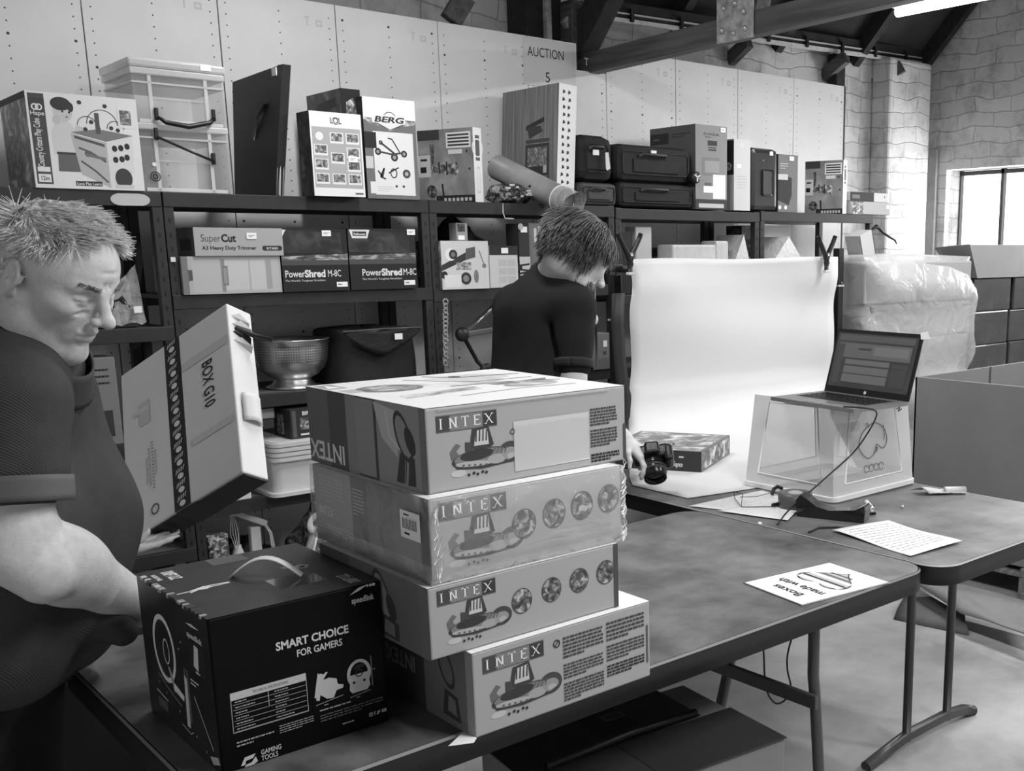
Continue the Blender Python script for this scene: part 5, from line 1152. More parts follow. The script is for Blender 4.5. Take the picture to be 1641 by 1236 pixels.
q.add(vs, [(i+r_*k, (i+1) % k+r_*k, (i+1) % k+(r_+1)*k, i+(r_+1)*k) for r_ in range(3) for i in range(k)], FRIM); q.build('rim', t)
q = MB(); u_ = Vector((cw, 0, 0)); sl_ = ins/ch
def fp(a, b): return Vector((a*cw, ins*b-.0035, .012+b*(ch-.012)))
pen = G(70)
q.tube(smooth([fp(*p_) for p_ in ((.36, .40), (.31, .50), (.36, .64), (.50, .73), (.62, .66), (.66, .52), (.61, .43), (.53, .49), (.52, .41), (.43, .35), (.36, .40))]), .0012, pen, 5)
q.tube([fp(.42+.02*math.cos(g), .62+.12*math.sin(g)) for g in [.6+i*.2 for i in range(9)]], .001, pen, 5); q.tube([fp(.60+.03*math.cos(g), .60+.12*math.sin(g)) for g in [-.8+i*.2 for i in range(9)]], .001, pen, 5)
q.tube([fp(.52, .46), fp(.49, .40), fp(.53, .41), fp(.54, .46)], .001, pen, 5)
for k in range(4): q.tube([fp(.40+.06*k+.03*math.cos(g), .24+.04*math.sin(g)) for g in [i*.5 for i in range(12)]], .0009, pen, 5)
q.tube([fp(.80, .84), fp(.84, .86), fp(.82, .81), fp(.86, .83)], .002, pen, 5); q.build('pen_scribble', t)
# laptop
lz = TZ+ch+.002
A_, B_, C_ = P(1236, 638, Z=lz+.008), P(1368, 658, Z=lz+.008), P(1446, 643, Z=lz+.008)
t = thing('laptop', 'open dark laptop on the upturned crate, thin white tag on its screen corner', 'laptop', (B_.x+.01, B_.y-.01, lz)); th = math.atan2((A_-B_).y, (A_-B_).x)
# base: long side runs along the hinge, away from the camera to the left
hinge_dir = Vector(((C_-B_).x, (C_-B_).y, 0)).normalized(); 
import mathutils
front_a, front_b = Vector((A_.x, A_.y, 0)), Vector((B_.x, B_.y, 0))
u_ = (front_a-front_b).normalized(); W_l = .355; Dp = .235; v_ = Vector((-u_.y, u_.x, 0)); 
if v_.dot(C_-B_) < 0: v_ = -v_
t.location = (B_.x, B_.y, lz); o = Vector((0, 0, 0))
SIL = G(150, .35, .5, metal=.6); q = MB(); q.prism([(0, 0), (W_l, 0), (W_l, Dp), (0, Dp)], o, u_, v_, (0, 0, 1), .012, SIL); q.prism([(.03, Dp*.35), (W_l-.03, Dp*.35), (W_l-.03, Dp*.9), (.03, Dp*.9)], Vector((0, 0, .012)), u_, v_, (0, 0, 1), .0006, G(52, .5)); q.build('base', t)
q = MB()
for r_ in range(5):
    for k in range(13): x0 = .036+k*(W_l-.072)/13; y0 = Dp*.38+r_*Dp*.1; q.prism([(x0, y0), (x0+.018, y0), (x0+.018, y0+.017), (x0, y0+.017)], Vector((0, 0, .0126)), u_, v_, (0, 0, 1), .0012, G(34, .4))
q.prism([(W_l*.36, .012), (W_l*.64, .012), (W_l*.64, Dp*.3), (W_l*.36, Dp*.3)], Vector((0, 0, .012)), u_, v_, (0, 0, 1), .0007, G(120, .25)); q.build('keyboard', t)
lean = Vector(v_)*.30+Vector((0, 0, 1)); lean.normalize(); hz_ = v_*Dp+Vector((0, 0, .012)); SH = .208
nf = u_.cross(lean).normalized()
if nf.dot(-v_) < 0: nf = -nf
q = MB(); q.prism([(0, 0), (W_l, 0), (W_l, SH), (0, SH)], hz_, u_, lean, -nf, .006, G(30, .3)); q.build('lid', t)
scr = bpy.data.materials.new('dim_screen'); scr.use_nodes = True; bs_ = scr.node_tree.nodes['Principled BSDF']; bs_.inputs['Base Color'].default_value = (.06, .06, .06, 1); bs_.inputs['Roughness'].default_value = .12
q = MB(); q.add([hz_+u_*a+lean*b+nf*.0006 for a, b in ((.010, .02), (W_l-.010, .02), (W_l-.010, SH-.012), (.010, SH-.012))], [(0, 1, 2, 3)], scr)
uu = -u_; c = Cv(q, hz_+u_*(W_l-.010)+lean*.02, uu, lean, W_l-.02, SH-.032, .0012)
if c.n.dot(nf) < 0: c.n = -c.n
c.rect(.03, .86, .97, .97, G(84)); c.rect(.04, .55, .95, .82, G(96)); c.rect(.50, .62, .92, .78, G(112)); c.rect(.04, .06, .12, .80, G(70)); c.rect(.16, .10, .72, .52, G(104)); c.rect(.76, .08, .94, .50, G(66)); c.rect(.16, .40, .9, .43, G(60)); c.rect(.16, .25, .9, .27, G(64)); c.rect(.3, .7, .46, .74, G(60)); q.build('screen', t)
q = MB(); c = Cv(q, hz_+u_*(W_l*.5+.006)+lean*.004, uu, lean, .012, .012, .001); c.n = nf; c.ell(.5, .5, .45, G(200)); q.build('maker_badge', t)
q = MB(); e_ = hz_+lean*SH; q.prism([(-.03, -.012), (.004, -.016), (.012, .004), (-.012, .010)], e_, u_, lean, nf, .0012, WHITE); q.build('paper_tab', t)
q = MB(); q.tube(smooth([P(x, y, Z=z) for x, y, z in ((1352, 652, lz+.02), (1385, 654, lz+.022), (1402, 658, lz+.0), (1404, 668, lz-.03), (1392, 692, lz-.09), (1368, 725, lz-.15), (1330, 760, TZ+.10), (1290, 795, TZ+.05), (1262, 820, TZ+.02), (1246, 841, TZ+.004))]), .0025, INK, 8); tag(q.build('laptop_cable'), 'black cable looping from the laptop down across the crate', 'cable')

# small game box on the white sweep and the sweep itself
pb = P(1124, 757, Z=.7445)
carton('board_game_box', 'flat printed game box lying on the white sweep beside the camera', 'box', (pb.x, pb.y, .7446), (.362, .36, .072), G(110), rot=(0, 0, .499), bev=.002,
    left=lambda c: (c.rect(0, 0, 1, 1, G(56)), c.text('cuboro', .72, .36, .22, G(215), .04, w=.18, rot=PI), [c.rect(.05+.09*i, .15+.25*(i % 3), .10+.09*i, .24+.25*(i % 3), G(150+(i*37) % 80)) for i in range(9)]),
    front=lambda c: (c.rect(0, 0, 1, 1, G(120)), c.rect(.03, .08, .97, .92, photo(60, 220, 30))), top=lambda c: (c.rect(0, 0, 1, 1, G(120)), c.rect(.03, .03, .97, .97, photo(90, 230, 16, 3)), c.ring(.3, .5, .14, .02, INK, .12), c.ell(.3, .5, .11, photo(80, 220, 30), .10)))
SW = bpy.data.materials.new('white_background_paper'); SW.use_nodes = True; b_ = SW.node_tree.nodes['Principled BSDF']; b_.inputs['Base Color'].default_value = (.66, .66, .66, 1); b_.inputs['Roughness'].default_value = .7
YBD = 3.36; zt = P(1003, 417, Y=YBD).z; xl0 = P(1003, 420, Y=YBD).x; xr0 = P(1336, 412, Y=YBD).x
t = thing('paper_backdrop', 'white paper sweep hanging from clamps and running over the table', 'backdrop', (0, 0, 0)); g_ = []
prof = []
for i in range(10): prof.append((2.385+(3.18-2.385)*i/9, TZ+.0022, 0))
for i in range(1, 13):
    g = PI/2*i/12; prof.append((3.18+(YBD-3.18)*math.sin(g), TZ+.0022+.18*(1-math.cos(g)), g))
for i in range(1, 22): prof.append((YBD, TZ+.1822+(zt-TZ-.18)*i/21, i/21.))
NJ = 24
for i, (y, z, g) in enumerate(prof):
    row = []
    for j in range(NJ+1):
        s_ = j/NJ
        xl = max(2.245, y*xl0/YBD)+(.03*math.exp(-((i-24)/4.)**2)) if i < 22 else xl0+.03*math.exp(-((i-24)/4.)**2)+.008*math.sin(i*.5)
        xr = y*xr0/YBD; bul = 0
        if i >= 22: bul = .020*math.sin(s_*6+i*.13)*(i-21)/21+.012*math.sin(s_*2.2+i*.33)-.02*math.exp(-((i-38)/3.)**2)*(1 if s_ < .25 or s_ > .8 else .5)
        yy = y+bul-(.055*(1-s_)*(1-i/9.) if i < 10 else 0)
        if i < 10: yy = y-.135*s_*(1-i/9.)
        row.append((xl+(xr-xl)*s_, yy, z+(.004*math.sin(s_*9) if i >= 41 else 0)))
    g_.append(row)
q = MB(); q.surf(g_, SW, thick=.0012); q.build('paper', t)
q = MB(); q.tube([(xl0+.02, YBD+.07, zt-.035), (xr0+.03, YBD+.07, zt-.035)], .016, INK, 14); q.tube([(xl0-.35, YBD+.08, zt-.033), (xl0+.03, YBD+.07, zt-.03)], .018, INK, 12); q.build('top_rail', t)
def clamp(c0, s_, label):
    t = thing('spring_clamp', label, 'clamp', c0, group=None); t.scale = (s_, s_, s_)
    for sg in (-1, 1):
        q = MB(); q.tube([(sg*.062, -.02, .085), (sg*.05, -.02, .06), (sg*.014, -.02, .005), (sg*-.004+.0, -.022, -.04), (sg*.004, -.02, -.075)], [.010, .011, .012, .012, .008], G(30, .4), 10); q.build('jaw', t)
    q = MB(); q.tube([(0, -.035, 0), (0, .0, 0)], .008, G(190, .3), 10); q.build('pivot', t)
    q = MB(); q.box((-.016, -.032, -.085), (.016, -.01, -.073), G(200), .003); q.build('pad', t)
clamp((P(1322, 405, Y=YBD-.04).x, YBD-.03, P(1322, 408, Y=YBD-.04).z), 1.0, 'black spring clamp at the right top corner of the white backdrop')
clamp((P(1007, 405, Y=YBD-.04).x, YBD-.03, P(1007, 408, Y=YBD-.04).z), .95, 'black spring clamp at the left top corner of the white backdrop')
# stand posts with castors
def stand(px, label, y=YBD+.13, top=None):
    x = P(px, 450, Y=y).x; t = thing('backdrop_stand', label, 'stand', (x, y, 0)); zt_ = P(px, top or 398, Y=y).z
    q = MB(); q.box((-.021, -.02, .09), (.021, .02, zt_), G(28, .35), .004); q.build('post', t)
    q = MB(); q.tube([(0, -.025, zt_-.17), (0, .025, zt_-.17)], .006, G(150, .3, metal=.6), 8); q.box((-.023, -.022, zt_-.19), (.023, .022, zt_-.182), G(190, .3)); q.build('knob', t)
    q = MB(); q.box((-.02, -.35, .075), (.02, .30, .10), G(28, .4), .004); q.build('foot', t)
    for yy in (-.33, .28): q = MB(); q.tube([(-.012, yy, .035), (.012, yy, .035)], .035, G(34, .4), 20); q.beam((0, yy, .08), (0, yy, .035), .03, .02, G(120, .3), (1, 0, 0)); q.build('castor', t)
    return t
stand(1343, 'black wheeled post at the right edge of the white backdrop'); 
stand(985, 'black wheeled post left of the white backdrop, behind the young man', top=440)
# dark strap hanging left of backdrop
q = MB(); yy = YBD-.06; pts = [P(x, y, Y=yy) for x, y in ((998, 470), (996, 520), (999, 570), (1003, 610), (1008, 640), (1006, 668), (998, 690))]
q.surf([[p+Vector((s_, .0, 0)) for s_ in (-.05, -.03, -.01, .012)] for p in pts], G(24, .6), thick=.01); tag(q.build('black_drape'), 'narrow black cloth hanging at the left edge of the backdrop', 'cloth')
q = MB(); q.tube([P(953, 445, Y=3.3), P(955, 520, Y=3.3)], .0025, G(160, .3), 8); q.ball(P(954, 512, Y=3.3), (.012, .012, .02), G(200, .3), 10); q.tube([P(955, 522, Y=3.3), P(957, 590, Y=3.3)], .005, G(40), 8); tag(q.build('light_pull'), 'thin pale cord with a bead hanging behind the young man', 'cord')
# loose tilted box, hanger and parcels at the right of the post
a = P(1347, 408, Y=3.9)
carton('tilted_box', 'pale carton leaning at an angle above the wrapped pallet', 'box', (P(1362, 404, Y=3.80).x, 3.70, 1.42), (.12, .10, .17), G(170), rot=(0, -.30, 0), front=lambda c: (c.rect(0, 0, 1, 1, G(176)), c.rect(0, 0, .06, 1, INK), c.rect(.94, 0, 1, 1, INK)))
q = MB(); hp_ = [P(x, y, Y=3.95) for x, y in ((1393, 374), (1399, 367), (1404, 363), (1409, 366), (1414, 372), (1424, 379), (1434, 385), (1437, 391))]
q.tube(hp_, [.006, .009, .013, .010, .008, .007, .006, .003], INK, 10); tag(q.build('coat_hanger'), 'black hanger end poking up above the wrapped pallet', 'hanger')

# ------------------------------------------------------------------ wrapped pallet, cartons, big grey box on the right
def pallet(x0, y0, w, d, label, z=0):
    t = thing('pallet', label, 'pallet', (x0, y0, z)); WP = wood(88, 140, 30, 'pallet_wood', 'X')
    for k in range(5): q = MB(); yy = k*(d-.09)/4; q.box((0, yy, .118), (w, yy+.09, .138), WP, .002); q.build('deck_board', t)
    for i in range(3):
        q = MB(); xx = i*(w-.1)/2; q.box((xx, 0, .098), (xx+.1, d, .117), WP, .002); q.build('stringer', t)
        for j in range(3): q = MB(); yy = j*(d-.1)/2; q.box((xx, yy, .02), (xx+.1, yy+.1, .0975), WP, .003); q.build('block', t)
    for j in range(3): q = MB(); yy = j*(d-.1)/2; q.box((0, yy, 0), (w, yy+.1, .0195), WP, .002); q.build('base_board', t)
    return t
PX0 = P(1350, 500, Y=3.35).x; PX1 = P(1556, 480, Y=3.1).x
pallet(4.46, 3.36, 1.0, .60, 'wooden pallet under the film-wrapped stack, mostly hidden')
t = thing('wrapped_stack', 'pallet load of boxes swathed in shiny stretch film, right of the backdrop', 'pallet load', (4.46, 3.36, .139))
rr = random.Random(12); zz = 0; 
for k, hh_ in enumerate((.24, .22, .20, .24, .19, .22)):
    for j in range(2):
        q = MB(); x0 = j*.5+rr.uniform(.0, .03); q.box((x0, rr.uniform(.02, .05), zz), (x0+.46, .56, zz+hh_-.003), G(rr.choice((120, 150, 96, 170))), .01); q.build('inner_carton', t)
    zz += hh_
ST_F = clear('stretch_film', .45, 196, .18, .9, 7)
q = MB(); g_ = []; NN = 72; topz = zz+.02
for i in range(30):
    s_ = i/29; row = []
    for j in range(NN+1):
        g = 2*PI*j/NN; ex, ey = math.copysign(abs(math.cos(g))**.28, math.cos(g)), math.copysign(abs(math.sin(g))**.28, math.sin(g))
        wob = .016*math.sin(s_*26+g*2.0)+.010*math.sin(s_*11-g*5)+.02*math.sin(s_*17+math.cos(g)*3)
        sc_ = 1-(.10*max(0, s_-.85)/.15)
        row.append((.5+ex*(.535+wob)*sc_,    .29+ey*(.30+wob)*sc_, s_*topz))
    g_.append(row)
g_.append([(.5+(p[0]-.5)*.05,    .29+(p[1]-.29)*.05, topz+.02) for p in g_[-1]])
q.surf(g_, ST_F); q.build('stretch_film', t)
# second dark wrapped load, with tray carton on top
TA = P(1565, 446, Y=3.45)
pallet(TA.x, 3.47, .95, .44, 'wooden pallet beneath the dark cartons by the window')
DF = G(50, .25, .5, var=14, sc=8, coat=.3); rr = random.Random(5); lh = (TA.z-.139)/6
zz = .139; wh = ('bottom', 'second', 'third', 'fourth', 'fifth', 'top')
for k in range(6):
    for j in range(2):
        o = carton('dark_carton', None, None, (TA.x+.04+.46*j+rr.uniform(0, .02), 3.50+rr.uniform(0, .02), zz), (.43, .38, lh-.0004), DF, bev=.01)
        tag(o, 'dark wrapped carton, %s layer, %s of the pallet under the grey tray' % (wh[k], ('left half', 'right half')[j]), 'box', 'dark cartons by the window')
    zz += lh
B_ = P(1530, 440, X=TA.x); RF_, RB_ = P(1553, 392, Y=3.42), P(1497, 397, Y=B_.y+.08); zt2 = TA.z+.001
t = thing('tray_carton', 'open grey tray carton with slanting end, in front of the window', 'box', (TA.x, 3.45, zt2)); hh_ = RF_.z-zt2; dd = min(B_.y-3.45, 1.2)
CG = G(150, .6, var=4, sc=4, name='grey_board'); v1, v2 = (RF_.x-TA.x, -.03, hh_), (RB_.x-TA.x, dd+.08, RB_.z-zt2)
q = MB(); q.add([(0, 0, 0), (0, dd, 0), v2, v1], [(0, 1, 2, 3)], CG); q.add([(0, dd, 0), (.9, dd, 0), (.95, dd+.1, hh_), v2], [(0, 1, 2, 3)], CG)
q.add([(0, 0, .002), (.9, 0, .002), (.9, dd, .002), (0, dd, .002)], [(0, 1, 2, 3)], CG); q.add([(0, 0, 0), (.9, 0, 0), (.95, -.03, hh_), v1], [(0, 1, 2, 3)], CG); q.add([(.9, 0, 0), (.9, dd, 0), (.95, dd+.1, hh_), (.95, -.03, hh_)], [(0, 1, 2, 3)], CG)
o = q.build('tray', t); md = o.modifiers.new('board', 'SOLIDIFY'); md.thickness = .006; md.offset = 1
# big open grey carton nearest on the right
zr = .93; K = P(1467, 604, Z=zr); L1_ = P(1601, 573, Z=zr)
pallet(K.x-.02, K.y-1.25, 1.2, 1.22, 'wooden pallet under the big open grey carton')
t = thing('open_carton', 'huge open-topped grey carton at the right edge beyond the laptop', 'box', (K.x, K.y-1.2, .140)); bw, bd, bh = 1.12, 1.2, zr-.14; th_ = .012
CG2 = G(128, .6, var=5, sc=3, name='grey_corrugated_board')
for nm, a, b in (('side_panel', (0, 0, 0), (th_, bd, bh)), ('side_panel', (bw-th_, 0, 0), (bw, bd, bh)), ('end_panel', (0, 0, 0), (bw, th_, bh)), ('end_panel', (0, bd-th_, 0), (bw, bd, bh))):
    q = MB(); q.box(a, b, CG2, .002)
    if nm == 'end_panel' and a[1] > 0: q.box((.62, bd-th_-.003, 0), (.632, bd-th_, bh), G(70))
    q.build(nm, t)
q = MB(); q.box((th_, th_, 0), (bw-th_, bd-th_, .01), CG2); q.build('bottom', t)
# cardboard sheets lying on the floor, lower right
def pz(x, y, z): return P(x, y, Z=z)
q = MB(); A = [pz(1458, 935, .05), pz(1641, 985, .05), pz(1700, 1075, .01), pz(1545, 1000, .02), pz(1470, 990, .01)]
A = [pz(1460, 930, .10), pz(1660, 972, .12), pz(1690, 1030, .10), pz(1540, 984, .08)]
q.surf([[A[0].lerp(A[1], s_/8).lerp(A[3].lerp(A[2], s_/8), t_/6)+Vector((0, 0, .02*math.sin(s_*.9)*math.sin(t_*.5))) for t_ in range(7)] for s_ in range(9)], G(130, .6, var=8), thick=.006); tag(q.build('cardboard_sheet'), 'bowed grey cardboard sheet on the floor, its lip curling up', 'cardboard')
q = MB(); A = [pz(1432, 992, .004), pz(1458, 935, .06), pz(1545, 985, .06), pz(1552, 1018, .004)]
q.surf([[A[0].lerp(A[3], s_/6).lerp(A[1].lerp(A[2], s_/6), t_/5)+Vector((0, 0, .01*math.sin(t_*1.2))) for t_ in range(6)] for s_ in range(7)], G(92, .6, var=8), thick=.005); tag(q.build('cardboard_sheet'), 'folded dark cardboard flap on the floor beyond the table legs', 'cardboard')
# dark closed carton on the floor, bottom centre
z0 = .53; A = P(1095, 1095, Z=z0); B = P(1257, 1185, Z=z0)
bang = math.atan2((A-B).y, (A-B).x)
C_ = P(770, 1192, Z=z0); wv_ = (C_-A); wd_ = wv_.length; u_ = -(wv_).normalized()
ang = math.atan2(u_.y, u_.x); dep = (A-B).length*.98
org = C_-Vector((-math.sin(ang), math.cos(ang), 0))*dep
t = thing('dark_carton', 'dark closed carton on the floor in front of the table, strap along its lid', 'box', (org.x, org.y, 0), (0, 0, ang))
DC = G(38, .5, var=5, sc=6); q = MB(); q.box((0, 0, 0), (wd_, dep, z0-.003), G(118, .6, var=5), .005); q.build('body', t)
q = MB(); q.box((-.003, -.003, z0-.003), (wd_+.003, dep*.52, z0), DC, .0012); q.build('flap', t)
q = MB(); q.box((-.003, dep*.54, z0-.003), (wd_*.86, dep+.003, z0), DC, .0012); q.build('flap', t)
q = MB(); q.box((wd_*.42, dep*.54, z0+.0002), (wd_*.60, dep, z0+.001), G(26)); q.box((wd_*.42, 0, z0+.0002), (wd_*.60, dep*.52, z0+.001), G(30)); q.build('tape', t)
q = MB(); q.tube([(wd_*.1, dep*.50, z0+.004), (wd_*.5, dep*.53, z0+.012), (wd_*.84, dep*.56, z0+.004)], .010, G(24, .4), 8); q.build('strap', t)
q = MB(); q.box((wd_*.50, dep*.80, z0+.0012), (wd_*.60, dep*.88, z0+.002), G(90)); q.box((wd_*.512, dep*.815, z0+.002), (wd_*.588, dep*.865, z0+.0024), G(50)); q.build('label', t)
# dark box added to blacken the pale floor gap seen past the table end
carton('dark_carton', 'added dark box darkening the floor before the left rack, beyond the table end', 'box', (.50, 3.02, 0), (.78, .72, .44), G(26, .7, .2), bev=.008)
# cable loop hanging below the tables
q = MB(); q.tube(smooth([P(x, y, Y=2.0) for x, y in ((1222, 1010), (1224, 1050), (1226, 1090), (1232, 1115), (1245, 1128), (1260, 1120), (1267, 1100), (1262, 1075), (1262, 1050), (1270, 1020), (1280, 1000))]), .0028, INK, 8); tag(q.build('hanging_cable'), 'black cable hanging in a loop below the tables', 'cable')
# auction sign on the boards
q = MB(); a = P(839, 62, Y=4.497); b = P(921, 62, Y=4.497); zb_ = P(880, 140, Y=4.497).z; zt_ = P(841, 58, Y=4.497).z-.002
q.box((a.x, 4.4965, zb_), (b.x, 4.498, zt_), G(214, .5)); c = Cv(q, (a.x, 4.4965, zb_), (1, 0, 0), (0, 0, 1), b.x-a.x, zt_-zb_)
c.text('AUCTION', .42, .62, .20, INK, .0, w=.70); c.text('5', .44, .10, .22, INK, .0); tag(q.build('paper_sign'), 'white paper sign reading AUCTION 5 on the boards', 'sign')
# ------------------------------------------------------------------ people: one continuous skin each, grown from blended volumes
class SDF:
    def __init__(s, lo, hi, res, fine=None):
        lo, hi = np.array(lo, float), np.array(hi, float); s.ax = []
        for i in range(3):
            if fine is None: a = np.arange(lo[i], hi[i]+res, res)
            else:
                f0, f1, fr = fine[0][i], fine[1][i], fine[2]
                a = np.concatenate([np.arange(f0-res, lo[i]-res, -res)[::-1], np.arange(f0, f1, fr), np.arange(f1, hi[i]+res, res)])
            s.ax.append(a)
        s.n = np.array([len(a) for a in s.ax])
        s.V = np.full(s.n, .25, np.float32)
    def _reg(s, lo, hi):
        a = np.array([np.searchsorted(s.ax[i], lo[i]) for i in range(3)]); b = np.array([np.searchsorted(s.ax[i], hi[i]) for i in range(3)])
        if (b-a <= 0).any(): return None, None
        ax = [s.ax[i][a[i]:b[i]] for i in range(3)]
        return tuple(slice(a[i], b[i]) for i in range(3)), np.stack(np.meshgrid(*ax, indexing='ij'), -1)
    def _put(s, sl, d, k, op):
        v = s.V[sl]
        if op == 'add': h = np.maximum(k-np.abs(v-d), 0)/k; s.V[sl] = np.minimum(v, d)-h*h*k*.25
        else: h = np.maximum(k-np.abs(v+d), 0)/k; s.V[sl] = np.maximum(v, -d)+h*h*k*.25
    def cone(s, a, b, r1, r2, k=.02, op='add', sq=None):
        a, b = np.array(a, float), np.array(b, float); m = max(r1, r2)+k+.03
        sl, p = s._reg(np.minimum(a, b)-m, np.maximum(a, b)+m)
        if sl is None: return s
        ab = b-a; t = np.clip(((p-a) @ ab)/(ab @ ab+1e-12), 0, 1); q = p-a-t[..., None]*ab
        if sq is not None:  # flatten along a direction
            dr, f = np.array(sq[0], float), sq[1]; dr /= np.linalg.norm(dr); c = q @ dr; q = q+dr*(c*(1/f-1))[..., None]
        d = np.linalg.norm(q, axis=-1)-(r1+t*(r2-r1)); s._put(sl, d, k, op); return s
    def ell(s, c, r, R=None, k=.015, op='add'):
        c, r = np.array(c, float), np.array(r, float); m = r.max()+k+.02
        sl, p = s._reg(c-m, c+m)
        if sl is None: return s
        q = p-c
        if R is not None: q = q @ R
        k0 = np.linalg.norm(q/r, axis=-1); k1 = np.linalg.norm(q/(r*r), axis=-1)+1e-9; s._put(sl, k0*(k0-1)/k1, k, op); return s
    def plane_cut(s, p0, nrm, k=.006):
        ax = [s.lo[i]+s.res*np.arange(s.n[i]) for i in range(3)]; X, Y, Z = np.meshgrid(*ax, indexing='ij')
        d = (X-p0[0])*nrm[0]+(Y-p0[1])*nrm[1]+(Z-p0[2])*nrm[2]; s.V = np.maximum(s.V, d.astype(np.float32)); return s
    def mesh(s):
        V = s.V; n = V.shape; S = V < 0
        cnt = np.zeros((n[0]-1, n[1]-1, n[2]-1), np.int8); cs = [(i, j, k) for i in (0, 1) for j in (0, 1) for k in (0, 1)]
        for i, j, k in cs: cnt += S[i:n[0]-1+i, j:n[1]-1+j, k:n[2]-1+k]
        cell = np.argwhere((cnt > 0) & (cnt < 8)); idx = -np.ones(cnt.shape, np.int64); idx[tuple(cell.T)] = np.arange(len(cell))
        acc = np.zeros((len(cell), 3)); w = np.zeros(len(cell))
        for a in range(3):
            for c0 in cs:
                if c0[a]: continue
                c1 = list(c0); c1[a] = 1
                v0 = V[cell[:, 0]+c0[0], cell[:, 1]+c0[1], cell[:, 2]+c0[2]]; v1 = V[cell[:, 0]+c1[0], cell[:, 1]+c1[1], cell[:, 2]+c1[2]]
                m = (v0 < 0) != (v1 < 0); t = np.where(m, v0/np.where(m, v0-v1, 1), 0); pt = np.tile(np.array(c0, float), (len(cell), 1)); pt[:, a] += t
                acc[m] += pt[m]; w[m] += 1
        fr_ = acc/w[:, None]; pos = np.stack([s.ax[i][cell[:, i]]*(1-fr_[:, i])+s.ax[i][cell[:, i]+1]*fr_[:, i] for i in range(3)], 1); F = []
        for a in range(3):
            b, c = (a+1) % 3, (a+2) % 3
            lo = [slice(0, n[0]-1)]*3; s0 = [slice(1, n[q_]-1) for q_ in range(3)]; s0[a] = slice(0, n[a]-1); s1 = list(s0); s1[a] = slice(1, n[a])
            A, B = S[tuple(s0)], S[tuple(s1)]; e = np.argwhere(A != B)
            if not len(e): continue
            fl = A[tuple(e.T)]; off = np.ones(3, int); off[a] = 0; e = e+off
            def id_(db, dc):
                q_ = e.copy(); q_[:, b] -= db; q_[:, c] -= dc; return idx[tuple(q_.T)]
            q4 = np.stack([id_(1, 1), id_(0, 1), id_(0, 0), id_(1, 0)], 1); q4[~fl] = q4[~fl][:, ::-1]; F.append(q4)
        return pos, np.concatenate(F)
    def build(s, name, mat, parent, off, smooth_it=1):
        pos, F = s.mesh(); me = bpy.data.meshes.new(name); me.from_pydata((pos-np.array(off)).tolist(), [], F.tolist())
        me.materials.append(mat); me.polygons.foreach_set('use_smooth', [True]*len(me.polygons)); me.update()
        o = bpy.data.objects.new(name, me); COL.objects.link(o); o.parent = parent
        if smooth_it: md = o.modifiers.new('soft', 'SMOOTH'); md.factor = .5; md.iterations = smooth_it
        return o

def skin_mat(v, name):
    m = G(v, .48, .4, var=9, sc=60, bump=.12, bs=220, name=name); return m
SKIN = skin_mat(198, 'skin'); SKIN2 = G(206, .5, .35, var=5, sc=50, name='pale_skin')

